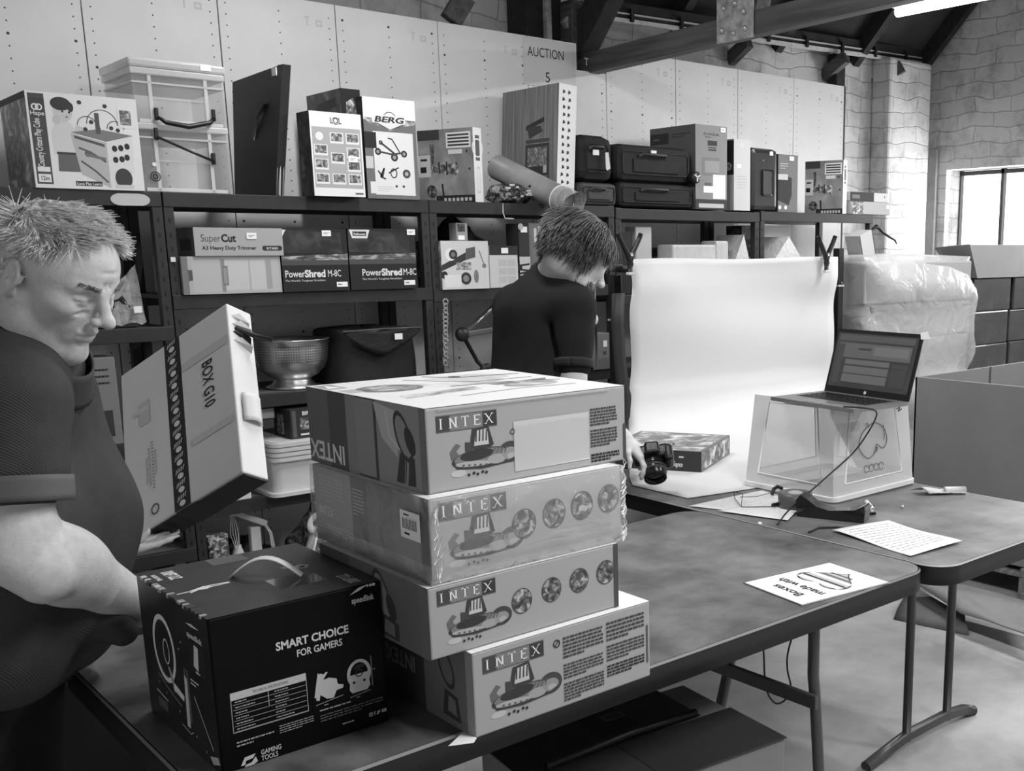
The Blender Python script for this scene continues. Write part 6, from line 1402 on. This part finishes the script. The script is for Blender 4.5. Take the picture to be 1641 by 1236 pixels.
def head(S, c, R, s_=1.0, ears=True):
    """c centre, R rows: forward, left, up"""
    R = np.array(R); T = R.T
    def L(x, y, z): return np.array(c)+s_*(np.array([x, y, z]) @ R)
    def E(p, r, k=.015, op='add', rot=None):
        M = T if rot is None else T @ rot
        S.ell(L(*p), np.array(r)*s_, M, k*s_, op)
    def K(a, b, r1, r2, k=.012, op='add'): S.cone(L(*a), L(*b), r1*s_, r2*s_, k*s_, op)
    E((-.014, 0, .036), (.098, .078, .090), .02); E((.030, 0, .035), (.066, .066, .072), .03); E((.034, 0, -.030), (.056, .058, .080), .03)
    for y in (-1, 1):
        K((-.002, y*.058, -.040), (.020, y*.050, -.078), .014, .013, .03); K((.020, y*.050, -.078), (.072, y*.012, -.108), .013, .013, .03)
        E((.058, y*.043, -.016), (.026, .022, .020), .02)
        K((.088, y*.014, .022), (.074, y*.044, .027), .012, .010, .012)
    E((.080, 0, -.104), (.019, .021, .017), .02); E((.074, 0, -.058), (.024, .030, .030), .02)
    for y in (-1, 1):
        E((.096, y*.031, .006), (.018, .018, .013), .012, 'sub'); E((.0775, y*.031, .005), (.0145, .0145, .0135), .003)
        K((.0885, y*.018, .0105), (.0815, y*.045, .0080), .0036, .0032, .003); K((.0925, y*.020, .0045), (.0865, y*.041, .0030), .0012, .0012, .003, 'sub')      # upper lid
        K((.087, y*.020, -.003), (.082, y*.042, -.004), .0028, .0028, .004)
        K((.090, y*.020, -.018), (.080, y*.040, -.022), .0022, .002, .008, 'sub')  # bag under the eye
        K((.094, y*.007, .026), (.097, y*.006, .040), .0022, .0015, .008, 'sub'); K((.104, y*.017, -.030), (.086, y*.034, -.066), .0030, .0025, .010, 'sub')  # cheek fold
    K((.092, 0, .020), (.116, 0, -.016), .0075, .0105, .011); E((.121, 0, -.022), (.0135, .0125, .0115), .009)
    for y in (-1, 1): E((.109, y*.0145, -.027), (.0105, .0070, .0080), .005); E((.1105, y*.0065, -.034), (.0045, .0030, .0035), .003, 'sub')
    K((.098, 0, -.038), (.097, 0, -.050), .0035, .003, .008, 'sub')
    K((.092, -.020, -.057), (.0985, 0, -.0535), .0040, .0062, .006); K((.092, .020, -.057), (.0985, 0, -.0535), .0040, .0062, .006)
    K((.089, -.017, -.067), (.0955, 0, -.068), .0042, .0068, .006); K((.089, .017, -.067), (.0955, 0, -.068), .0042, .0068, .006)
    K((.096, -.023, -.0615), (.105, 0, -.0605), .0024, .0022, .004, 'sub'); K((.096, .023, -.0615), (.105, 0, -.0605), .0024, .0022, .004, 'sub')
    K((.094, -.012, -.080), (.094, .012, -.080), .003, .003, .010, 'sub')
    for z in (.060, .074): K((.094, -.030, z), (.094, .030, z), .0012, .0012, .006, 'sub')
    if ears:
        for y in (-1, 1):
            rot = np.array([[math.cos(.35*y), -math.sin(.35*y), 0], [math.sin(.35*y), math.cos(.35*y), 0], [0, 0, 1]])
            E((-.012, y*.083, .002), (.019, .0075, .031), .005, 'add', rot); E((-.008, y*.091, .006), (.0115, .006, .019), .004, 'sub', rot)
            E((-.010, y*.082, -.027), (.009, .006, .009), .006); K((.004, y*.082, -.004), (.006, y*.080, .008), .004, .003, .004)
            K((-.006, y*.0875, .010), (-.012, y*.0885, -.010), .003, .0025, .004)
    return L

def hand(S, wrist, d, palmn, s_=1.0, curl=.7, spread=.10, side=1, k=.006):
    """wrist point, d pointing along the fingers, palmn facing out of the palm, side=+1 thumb to the left of d seen from the back"""
    w = np.array(wrist, float); d = np.array(d, float); d /= np.linalg.norm(d); n = np.array(palmn, float); n -= d*(n @ d); n /= np.linalg.norm(n); x = np.cross(d, n)*side
    S.cone(w-d*.02*s_, w+d*.035*s_, .024*s_, .026*s_, .02); S.cone(w+d*.035*s_+x*.020*s_, w+d*.082*s_+x*.027*s_, .016*s_, .013*s_, .015); S.cone(w+d*.035*s_-x*.018*s_, w+d*.076*s_-x*.026*s_, .016*s_, .012*s_, .015); S.cone(w+d*.03*s_, w+d*.080*s_, .020*s_, .014*s_, .015)
    for i, (ox, L0, r) in enumerate(((.029, .078, .0092), (.010, .086, .0095), (-.010, .080, .0090), (-.028, .064, .0080))):
        p = w+d*(.084-.004*abs(i-1))*s_+x*ox*s_; a = 0; dd = d+x*(ox/.029)*spread*.5; dd /= np.linalg.norm(dd)
        for j, (f, rr_) in enumerate(((.45, 1), (.30, .92), (.25, .82))):
            a += curl*(.55 if j == 0 else .8)*(1+.12*i); v = dd*math.cos(a)+n*math.sin(a); q = p+v*L0*f*s_; S.cone(p, q, r*rr_*s_, r*rr_*.93*s_, k); p = q
    p = w+d*.022*s_+x*.026*s_; v = x*.75+d*.55+n*.35; v /= np.linalg.norm(v); q = p+v*.040*s_; S.cone(p, q, .0135*s_, .0110*s_, .012)
    v2 = x*.25+d*.85+n*.45; v2 /= np.linalg.norm(v2); q2 = q+v2*.030*s_; S.cone(q, q2, .0105*s_, .0095*s_, k); S.cone(q2, q2+(v2+n*.4)*.020*s_, .0095*s_, .0080*s_, k)

def hair_tufts(name, parent, off, L, n, rule, mat, r0=.0016, seg=4, seed=1, cap=None):
    rr = random.Random(seed); q = MB()
    if cap:   # close-lying under-layer following the same hairline
        rz_ = random.Random(1); NG, NZ = 72, 44; ok = {}
        def dirn(i, j):
            g, z = 2*PI*i/NG, -.70+1.70*j/NZ; z = min(z, .9999); return (math.sqrt(1-z*z)*math.cos(g), math.sqrt(1-z*z)*math.sin(g), z)
        for i in range(NG):
            for j in range(NZ):
                ds = [dirn(i, j), dirn(i+1, j), dirn(i+1, j+1), dirn(i, j+1)]
                if all(rule(d_, rz_) is not None for d_ in ds):
                    q.add([Vector(L(-.014+(.098+cap)*d_[0], (.078+cap)*d_[1], .036+(.090+cap)*d_[2]))-Vector(off) for d_ in ds], [(0, 1, 2, 3)], mat, True)
    k = 0; tries = 0
    while k < n and tries < n*40:
        tries += 1
        g, z = rr.uniform(-PI, PI), rr.uniform(-.75, 1)
        e = (math.sqrt(1-z*z)*math.cos(g), math.sqrt(1-z*z)*math.sin(g), z); res = rule(e, rr)
        if res is None: continue
        root, dr, ln, bend = res; pts = []; p = Vector(root); v = Vector(dr).normalized()
        for i in range(seg+1):
            pts.append(Vector(L(*p))-Vector(off)); p = p+v*(ln/seg); v = (v+Vector(bend)*(1/seg)).normalized()
        rs = [r0*(1-.75*i/seg) for i in range(seg+1)]; q.tube(pts, rs, mat, 4, cap=False); k += 1
    return q.build(name, parent)

# ---- the older man at the left, seen in profile, looking down
def build_man():
    off = np.array(D(60, 1000, 1.86)); off[2] = 0
    t = thing('person', 'older man with short grey hair in a dark short-sleeved shirt, looking down, at left', 'person', tuple(off))
    up = np.array([0, 0, 1.]); R_ = np.array(rt); F0 = np.array(fw); R_[2] = 0; R_ /= np.linalg.norm(R_); Fh = np.array([F0[0], F0[1], 0]); Fh /= np.linalg.norm(Fh)
    W3 = lambda x, y, d: np.array(D(x, y, d))
    hf = R_*math.cos(.20)-Fh*math.sin(.20); hl = np.cross(up, hf); pit = .50
    f = hf*math.cos(pit)-up*math.sin(pit); u = up*math.cos(pit)+hf*math.sin(pit); HR = np.array([f, hl, u])
    hc = W3(88, 446, 1.80); HS = .96
    S = SDF(hc-np.array([.55, .75, 1.50]), hc+np.array([.55, .75, .25]), .009, (hc-.15, hc+.15, .0027))
    L = head(S, hc, HR, HS)
    # neck
    S.cone(W3(28, 590, 1.86), L(-.045, 0, -.045), .070, .060, .035); S.cone(W3(45, 600, 1.82), L(.0, 0, -.07), .052, .045, .03)
    S.cone(L(-.035, -.062, -.03), W3(55, 600, 1.80), .014, .013, .02)
    # near arm: the bare elbow and forearm reaching behind the black box
    sh, el, wr = W3(15, 640, 1.66), W3(28, 868, 1.66), W3(232, 975, 1.90)
    S.cone(sh, el, .060, .050, .03); S.cone(el+up*.0, el+(wr-el)*.35, .053, .060, .03); S.cone(el+(wr-el)*.3, wr, .057, .033, .03); S.cone(el, el+(el-sh)*.05, .040, .034, .03)
    S.cone(W3(22, 900, 1.64), W3(70, 925, 1.66), .036, .042, .03)
    hd = (wr-el)/np.linalg.norm(wr-el); hd = R_*.55+Fh*.80-up*.25; hand(S, wr+hd*.01, hd, -up, 1.0, .35, .2, side=-1)
    # far arm, holding the tilted box from behind
    sh2, el2, wr2 = W3(70, 640, 2.02), W3(120, 800, 2.12), W3(158, 885, 2.36)
    S.cone(sh2, el2, .056, .046, .03); S.cone(el2, wr2, .046, .030, .02); hand(S, wr2, R_*.6+Fh*.6, up, 1.0, .15, .2, side=1)
    # trunk under the clothes and legs down to the floor
    S.cone(W3(0, 660, 1.86), W3(45, 850, 1.87), .10, .11, .05); S.cone(W3(45, 850, 1.87), W3(10, 990, 1.87), .10, .085, .05)
    pel = W3(50, 1020, 1.87)-R_*.13; fl = np.array([pel[0], pel[1], 0.])
    for s_ in (-1, 1):
        hp = pel+Fh*.085*s_; kn = hp.copy(); kn[2] = .50; kn = kn-R_*.02; an = fl+Fh*.10*s_-R_*.04; an[2] = .09
        S.cone(hp, kn, .085, .058, .04); S.cone(kn, an, .056, .038, .03)
    S.build('body', SKIN, t, off, 1)
    # shirt
    C = SDF(hc-np.array([.5, .6, .78]), hc+np.array([.5, .6, .05]), .0065)
    nb = W3(26, 575, 1.86)
    for s_, dz in ((-1, 0), (1, 0)):
        C.cone(W3(-18, 660, 1.86)+Fh*.10*s_, W3(45, 850, 1.87)+Fh*.085*s_, .120, .128, .08)
        C.cone(W3(45, 850, 1.87)+Fh*.085*s_, W3(40, 1000, 1.87)+Fh*.07*s_, .128, .122, .06)
    C.cone(W3(30, 570, 1.85), W3(10, 640, 1.86), .075, .11, .06)
    C.cone(W3(25, 600, 1.82), W3(15, 650, 1.68), .085, .080, .05); C.cone(W3(60, 600, 1.90), W3(60, 650, 2.02), .075, .075, .05)
    slv = el-sh; C.cone(sh+slv*.0, sh+slv*.40, .080, .072, .04); C.cone(sh+slv*.35, sh+slv*.50, .072, .076, .02)
    C.cone(sh2, sh2+(el2-sh2)*.7, .072, .070, .04)
    C.cone(W3(140, 985, 1.84), W3(196, 1012, 1.83), .040, .026, .05)
    for (x0, y0, x1, y1) in ((40, 655, 118, 700), (30, 690, 118, 722), (60, 620, 128, 668), (10, 735, 100, 742)):
        C.cone(W3(x0, y0, 1.578), W3(x1, y1, 1.60), .003, .002, .022, 'sub')
    for (x0, y0, x1, y1) in ((120, 640, 165, 800), (150, 700, 185, 850)): C.cone(W3(x0, y0, 1.74), W3(x1, y1, 1.72), .003, .002, .03, 'sub')
    SHIRT = G(60, .8, .25, var=6, sc=10, wave=110, name='ribbed_dark_shirt')
    C.build('shirt', SHIRT, t, off, 2)
    # sleeve hem and collar
    q = MB(); e = sh+slv*.60; ax = slv/np.linalg.norm(slv); a1 = np.cross(ax, R_); a1 /= np.linalg.norm(a1); a2 = np.cross(ax, a1); g_ = []
    for i in range(5): g_.append([Vector(e+ax*(-.012+.010*i)+(a1*math.cos(g)+a2*math.sin(g))*(.0775+.002*math.sin(5*g)-.0*i)-off) for g in [2*PI*j/40 for j in range(41)]])
    q.surf(g_, G(96, .8, .2), thick=.003); q.build('sleeve_hem', t)
    q = MB(); g_ = []; na = (L(-.02, 0, -.06)-nb); na /= np.linalg.norm(na); b1 = np.cross(na, Fh); b1 /= np.linalg.norm(b1); b2 = np.cross(na, b1)
    base = W3(36, 560, 1.85)
    for i in range(7):
        s_ = i/6; rr_ = .082+.014*s_ if True else 0
        g_.append([Vector(base+na*(.052-.060*s_)+(b1*math.cos(g)+b2*math.sin(g))*rr_+R_*(.018*max(0, (b1*math.cos(g)+b2*math.sin(g)) @ R_))-up*(.055*max(0, (b1*math.cos(g)+b2*math.sin(g)) @ R_))-off) for g in [2*PI*j/40 for j in range(41)]])
    q.surf(g_, G(66, .8, .2), thick=.004); q.build('collar', t)
    # trousers
    Tr = SDF(np.array([pel[0]-.4, pel[1]-.4, .0]), np.array([pel[0]+.4, pel[1]+.4, pel[2]+.10]), .010)
    for s_ in (-1, 1):
        hp = pel+Fh*.085*s_; kn = hp.copy(); kn[2] = .50; kn = kn-R_*.02; an = fl+Fh*.10*s_-R_*.04; an[2] = .07
        Tr.cone(hp, kn, .125, .098, .05); Tr.cone(kn, an, .096, .085, .03)
    Tr.cone(pel-Fh*.07, pel+Fh*.07, .125, .125, .05); Tr.cone(pel, W3(30, 1010, 1.87), .13, .12, .05); Tr.build('trousers', G(24, .8, .2, var=4, sc=12), t, off, 1)
    for s_ in (-1, 1):
        q = MB(); an = fl+Fh*.10*s_-R_*.04-off; q.ball((0, 0, 0), (.13, .048, .045), G(30, .5), 18, M=Matrix(((hf[0], -hf[1], 0), (hf[1], hf[0], 0), (0, 0, 1)))); q.v = [tuple(Vector(v)+Vector(an)+Vector(hf)*.05+Vector((0, 0, .045))) for v in q.v]; q.build('shoe', t)
    # eyes, brows, hair
    q = MB()
    for y in (-.031, .031): q.ball(tuple(Vector(L(.0835, y, .0015))-Vector(off)), .0062, G(44, .15), 12)
    q.build('eyes', t) if False else None
    HG = G(218, .5, .4, var=34, sc=90, name='grey_hair'); HG2 = G(120, .7, .2)
    def rule(e, rr):
        x, y, z = e
        # hairline: high receding brow, over the ears, down to the nape
        if x > .64 and z < .78: return None
        if x > .40 and z < .42+.3*(x-.35)+.25*max(0, .45-abs(y)): return None
        if x > -.20 and z < -.02+.62*max(0, x+.06): return None
        if z < -.62: return None
        root = (-.014+.098*x, .078*y, .036+.090*z)
        hr = random.Random(int((x+2)*7)*1009+int((y+2)*9)*31+int((z+2)*7)); cl = Vector((hr.uniform(-.35, .35), hr.uniform(-.35, .35), hr.uniform(-.2, .3)))
        top = max(0, min(1, (z-.15)*1.6)); fl_ = Vector((.95, y*.15, .10))*top+Vector((-.75, y*.2, -.55))*(1-top)
        dr = fl_+Vector((x, y, z))*(.16+.35*max(0, x)*top)+cl*.8+Vector((rr.uniform(-.1, .1), rr.uniform(-.1, .1), rr.uniform(-.08, .08)))
        ln = (.024+.020*top)*rr.uniform(.7, 1.2)
        return root, dr, ln, (.1*top-.1, -y*.25, -.25*(1-top)-.05)
    hair_tufts('hair', t, off, L, 9500, rule, HG, .0012, 3, 2, cap=.004)
    q = MB(); rr = random.Random(8)
    def rule_b(side):
        for i in range(90):
            s_ = rr.random(); p = (.1035-.020*s_, side*(.014+.034*s_), .030+.004*s_+rr.uniform(-.004, .0045)); d_ = Vector((.25, side*.8, .2+rr.uniform(-.2, .3)))
            a_ = Vector(L(*p))-Vector(off); b_ = Vector(L(*(Vector(p)+d_.normalized()*.009)))-Vector(off); q.tube([a_, b_], [.0006, .0002], HG2, 4, cap=False)
    rule_b(-1); rule_b(1); q.build('eyebrows', t)
    return t
man = build_man()

# ---- the young man with his back to us, holding the camera
def build_lad():
    off = np.array(D(868, 560, 3.42)); off[2] = 0
    t = thing('person', 'young man with shaggy dark hair in a black T-shirt, back turned, holding a camera', 'person', tuple(off))
    up = np.array([0, 0, 1.]); R_ = np.array(rt); R_[2] = 0; R_ /= np.linalg.norm(R_); Fh = np.array([fw[0], fw[1], 0]); Fh /= np.linalg.norm(Fh)
    W3 = lambda x, y, d: np.array(D(x, y, d))
    hf = R_*math.cos(.66)+Fh*math.sin(.66); hl = np.cross(up, hf); pit = .66
    f = hf*math.cos(pit)-up*math.sin(pit); u = up*math.cos(pit)+hf*math.sin(pit); HR = np.array([f, hl, u])
    hc = W3(927, 410, 3.36); c0 = W3(868, 560, 3.42)
    hp0 = W3(1015, 725, 3.36); S = SDF(np.array([c0[0]-.45, c0[1]-.55, .0]), np.array([c0[0]+.50, c0[1]+.45, 1.72]), .010, (np.minimum(hp0, hc)-.12, np.maximum(hp0, hc)+.12, .0045))
    L = head(S, hc, HR, 1.0)
    nb = W3(882, 452, 3.42); S.cone(nb, L(-.04, 0, -.05), .056, .056, .03); S.cone(W3(868, 480, 3.42), nb, .05, .054, .03)
    shr, elr, wrr = W3(918, 492, 3.30), W3(918, 640, 3.28), W3(998, 702, 3.34)
    S.cone(shr, elr, .050, .043, .03); S.cone(elr, elr+(wrr-elr)*.3, .043, .044, .02); S.cone(elr+(wrr-elr)*.3, wrr, .043, .027, .02)
    hd = W3(1036, 742, 3.34)-wrr; hand(S, wrr+hd*.1, hd, -Fh*.1-up*.7+R_*.3, .85, .55, .15, side=-1)
    shl, ell_, wrl = W3(826, 492, 3.56), W3(900, 620, 3.72), W3(985, 705, 3.62)
    S.cone(shl, ell_, .050, .042, .03); S.cone(ell_, wrl, .042, .027, .02); hand(S, wrl, R_-up*.3, -up, .95, .4, .15, side=1)
    pel = W3(858, 720, 3.42); fl = np.array([pel[0], pel[1], 0.])
    S.cone(W3(868, 530, 3.42), W3(862, 640, 3.42), .09, .10, .06); S.cone(W3(862, 640, 3.42), pel, .11, .11, .05)
    sd = np.cross(up, hf)
    for s_ in (-1, 1):
        hp = pel+sd*.08*s_; kn = hp.copy(); kn[2] = .48; an = fl+sd*.09*s_; an[2] = .08; S.cone(hp, kn, .08, .055, .04); S.cone(kn, an, .052, .036, .03)
    S.build('body', SKIN2, t, off, 1)
    C = SDF(np.array([c0[0]-.45, c0[1]-.5, .80]), np.array([c0[0]+.45, c0[1]+.45, 1.50]), .0075)
    for s_ in (-1, 1):
        C.cone(W3(866, 512, 3.42)+(W3(918, 500, 3.30)-W3(866, 500, 3.42))*.55*s_*1.0, W3(860, 640, 3.42)+sd*-.075*s_, .098, .112, .08)
        C.cone(W3(860, 640, 3.42)+sd*-.075*s_, pel+sd*-.07*s_, .112, .115, .05)
    C.cone(W3(868, 510, 3.42), W3(862, 640, 3.42), .112, .118, .06); C.cone(W3(862, 640, 3.42), pel, .118, .118, .05)
    C.cone(W3(884, 452, 3.42), W3(868, 510, 3.42), .076, .105, .05); C.cone(W3(880, 470, 3.40), shr, .058, .066, .05); C.cone(W3(858, 470, 3.46), shl, .058, .066, .05)
    C.cone(shr, shr+(elr-shr)*.35, .062, .058, .04); C.cone(shr+(elr-shr)*.3, shr+(elr-shr)*.60, .058, .060, .03); C.cone(shl, shl+(ell_-shl)*.6, .066, .066, .04)
    C.cone(W3(900, 470, 3.29), W3(915, 560, 3.26), .004, .004, .02, 'sub'); C.cone(W3(885, 520, 3.27), W3(893, 600, 3.25), .006, .004, .03, 'sub')
    C.build('t_shirt', G(34, .85, .15, var=4, sc=9, bump=.1, bs=12, name='black_cotton'), t, off, 2)
    q = MB(); na = (L(-.04, 0, -.05)-nb); na /= np.linalg.norm(na); b1 = np.cross(na, Fh); b1 /= np.linalg.norm(b1); b2 = np.cross(na, b1)
    q.tube([Vector(nb+na*.012+(b1*math.cos(g)*.070+b2*math.sin(g)*.070)-up*.03*max(0, (b1*math.cos(g)+b2*math.sin(g)) @ hf)-off) for g in [2*PI*j/40 for j in range(41)]], .0065, G(30, .85), 8); q.build('neckband', t)
    q = MB(); e = shr+(elr-shr)*.62; ax = (elr-shr)/np.linalg.norm(elr-shr); a1 = np.cross(ax, R_); a1 /= np.linalg.norm(a1); a2 = np.cross(ax, a1)
    q.surf([[Vector(e+ax*(-.012+.009*i)+(a1*math.cos(g)+a2*math.sin(g))*.0615-off) for g in [2*PI*j/36 for j in range(37)]] for i in range(4)], G(30, .85), thick=.003); q.build('sleeve_hem', t)
    Tr = SDF(np.array([pel[0]-.35, pel[1]-.35, .0]), np.array([pel[0]+.35, pel[1]+.35, pel[2]+.10]), .011)
    for s_ in (-1, 1):
        hp = pel+sd*.08*s_; kn = hp.copy(); kn[2] = .48; an = fl+sd*.09*s_; an[2] = .06; Tr.cone(hp, kn, .10, .072, .05); Tr.cone(kn, an, .07, .062, .03)
    Tr.cone(pel-sd*.06, pel+sd*.06, .12, .12, .05); Tr.build('trousers', G(30, .8, .2), t, off, 1)
    for s_ in (-1, 1):
        q = MB(); an = fl+sd*.09*s_-off; q.ball((0, 0, 0), (.125, .046, .045), G(30, .5), 18, M=Matrix(((hf[0], -hf[1], 0), (hf[1], hf[0], 0), (0, 0, 1)))); q.v = [tuple(Vector(v)+Vector(an)+Vector(hf)*.05+Vector((0, 0, .045))) for v in q.v]; q.build('shoe', t)
    HD = G(74, .42, .5, var=34, sc=45, name='dark_hair')
    def rule(e, rr):
        x, y, z = e
        if x > .55 and z < .55 and abs(y) < .75: return None
        if x > .25 and z < .0: return None
        if z < -.70: return None
        root = (-.014+.102*x, .082*y, .036+.094*z)
        dr = Vector((-.5*max(0, z)+.7*x, y*.7, -.95+.3*z))+Vector((x, y, z))*.42+Vector((rr.uniform(-.3, .3), rr.uniform(-.3, .3), rr.uniform(-.2, .2)))
        return root, dr, (.055+.045*max(0, z))*rr.uniform(.7, 1.2), (-x*.5, -y*.5, -.9)
    hair_tufts('hair', t, off, L, 4200, rule, HD, .0022, 5, 3, cap=.008)
    def rule2(e, rr):
        x, y, z = rr.uniform(.0, .085), rr.choice((-1, 1)), rr.uniform(-.115, -.05)
        yy = y*(.060-.35*max(0, x-.02)); 
        return (x, yy, z), (.35, y*.35, -.9), .022*rr.uniform(.6, 1.2), (0, 0, -.3)
    hair_tufts('beard', t, off, L, 700, rule2, HD, .0016, 3, 4)
    return wrr
build_lad()
# the camera in his hand
cp = D(1047, 742, 3.375)
t = thing('camera', 'black digital camera held lens-down just above the white paper', 'camera', (cp.x, cp.y, cp.z))
la = (Vector(D(1052, 776, 3.33))-cp).normalized(); side = Vector(rt).cross(la).normalized(); xx = la.cross(side).normalized()
Mx = Matrix((xx, side, la)).transposed().to_4x4()
BK = G(26, .35, .5, bump=.1, bs=200)
q = MB(); q.box((-.060, -.034, -.052), (.056, .030, -.006), BK, .012, Mx); q.box((-.024, -.052, -.050), (.024, -.028, -.008), BK, .008, Mx); q.build('camera_body', t)
q = MB(); q.box((.034, -.036, -.048), (.066, .032, .012), BK, .012, Mx); q.build('grip', t)
q = MB(); q.lathe([(.0, -.008), (.034, -.008), (.036, .008), (.034, .014), (.038, .018), (.038, .044), (.036, .048), (.036, .060), (.030, .062), (.027, .052), (0, .050)], G(22, .25, .5), 36, M=Mx); q.build('lens', t)
q = MB(); q.lathe([(0, .0535), (.022, .0525), (.026, .0515)], G(10, .05, .6, coat=1), 28, M=Mx); q.build('front_glass', t)
for z_, r_ in ((.024, .0392), (.036, .0392)): q = MB(); q.lathe([(r_-.001, z_-.004), (r_, z_-.003), (r_, z_+.003), (r_-.001, z_+.004)], G(44, .5), 36, M=Mx); q.build('ring', t)

# ---- the tilted carton the older man is lifting
A, B, C_, D_ = [Vector(v) for v in (D(205, 868, 2.47), D(392, 755, 2.33), D(342, 528, 2.55), D(141, 612, 2.69))]
u_ = (B-A).normalized(); W_ = (B-A).length*.985; v_ = ((D_-A)+(C_-B))/2; v_ = (v_-u_*v_.dot(u_)); Hh = v_.length; v_.normalize(); n_ = u_.cross(v_)
t = thing('lifted_carton', 'white carton marked BOX G10 tilted in the older man\'s hands, black printed band', 'box', tuple(A)); Mx = Matrix((u_, v_, n_)).transposed().to_4x4(); dp = .07
WB = G(222, .6, var=4, sc=5)
q = MB(); q.box((0, 0, -dp), (W_, Hh, 0), WB, .004, Mx)
c = Cv(q, (0, 0, 0), tuple(u_), tuple(v_), W_, Hh)
c.rect(.425, -.0, .565, 1.0, G(34))
for k in range(13):
    b = .03+k*.076; c.ell(.495, b, .022, WHITE, .016)
    for j, (dx, dy) in enumerate(((-.035, .028), (-.02, .032), (-.004, .034), (.012, .036), (.028, .04))): c.line([(.49+dx, b+dy-.012), (.495+dx+.006, b+dy+.014)], .006, G(200))
for i, (x_, w2) in enumerate(((.255, .30), (.225, .24), (.20, .16), (.28, .15))):
    c.dashes(x_, .18+i*.03, x_+.022, .18+i*.03+w2, 16, INK, .5, i)
c.rect(.17, .60, .26, .74, G(196)); c.rect(.12, .68, .26, .71, G(208)); c.ring(.26, .085, .03, .008, G(80)); c.rect(.62, .30, .98, .34, G(206)); c.rect(.58, .76, .99, .81, G(204)); c.text('BOX G10', .75, .60, .075, INK, .01, 'CENTER', rot=-PI/2, w=.27)
q.build('body', t)
q = MB(); q.box((.0, -.004, -dp+.003), (W_*.425, .0, -.006), G(26, .5), .001, Mx); q.box((W_*.60, -.006, -dp+.003), (W_, -.001, -.006), G(40, .5), .001, Mx); q.box((W_*.425, -.005, -dp), (W_*.60, 0, -.002), G(22, .4), .001, Mx); q.build('bottom_flap', t)
q = MB(); rr = random.Random(3)
for i in range(4):
    y0 = Hh*(.78+.05*i); q.add([Mx @ Vector(p) for p in ((W_, y0, -.01), (W_+rr.uniform(.004, .012), y0+.012, -.03), (W_+rr.uniform(.01, .02), y0-.012, -.05), (W_, y0-.02, -.06))], [(0, 1, 2, 3)], G(rr.choice((30, 190))))
q.tube([Mx @ Vector(p) for p in ((W_, Hh*.86, -.02), (W_+.03, Hh*.80, -.05), (W_+.06, Hh*.76, -.07))], .006, G(44), 8)
q.build('torn_side', t)
q = MB(); q.surf([[Mx @ Vector((W_+.003+.012*math.sin(PI*j/6), Hh*(.30+.16*i/6), -.015-.05*j/6)) for j in range(7)] for i in range(7)], WB, thick=.002); q.build('side_flap', t)
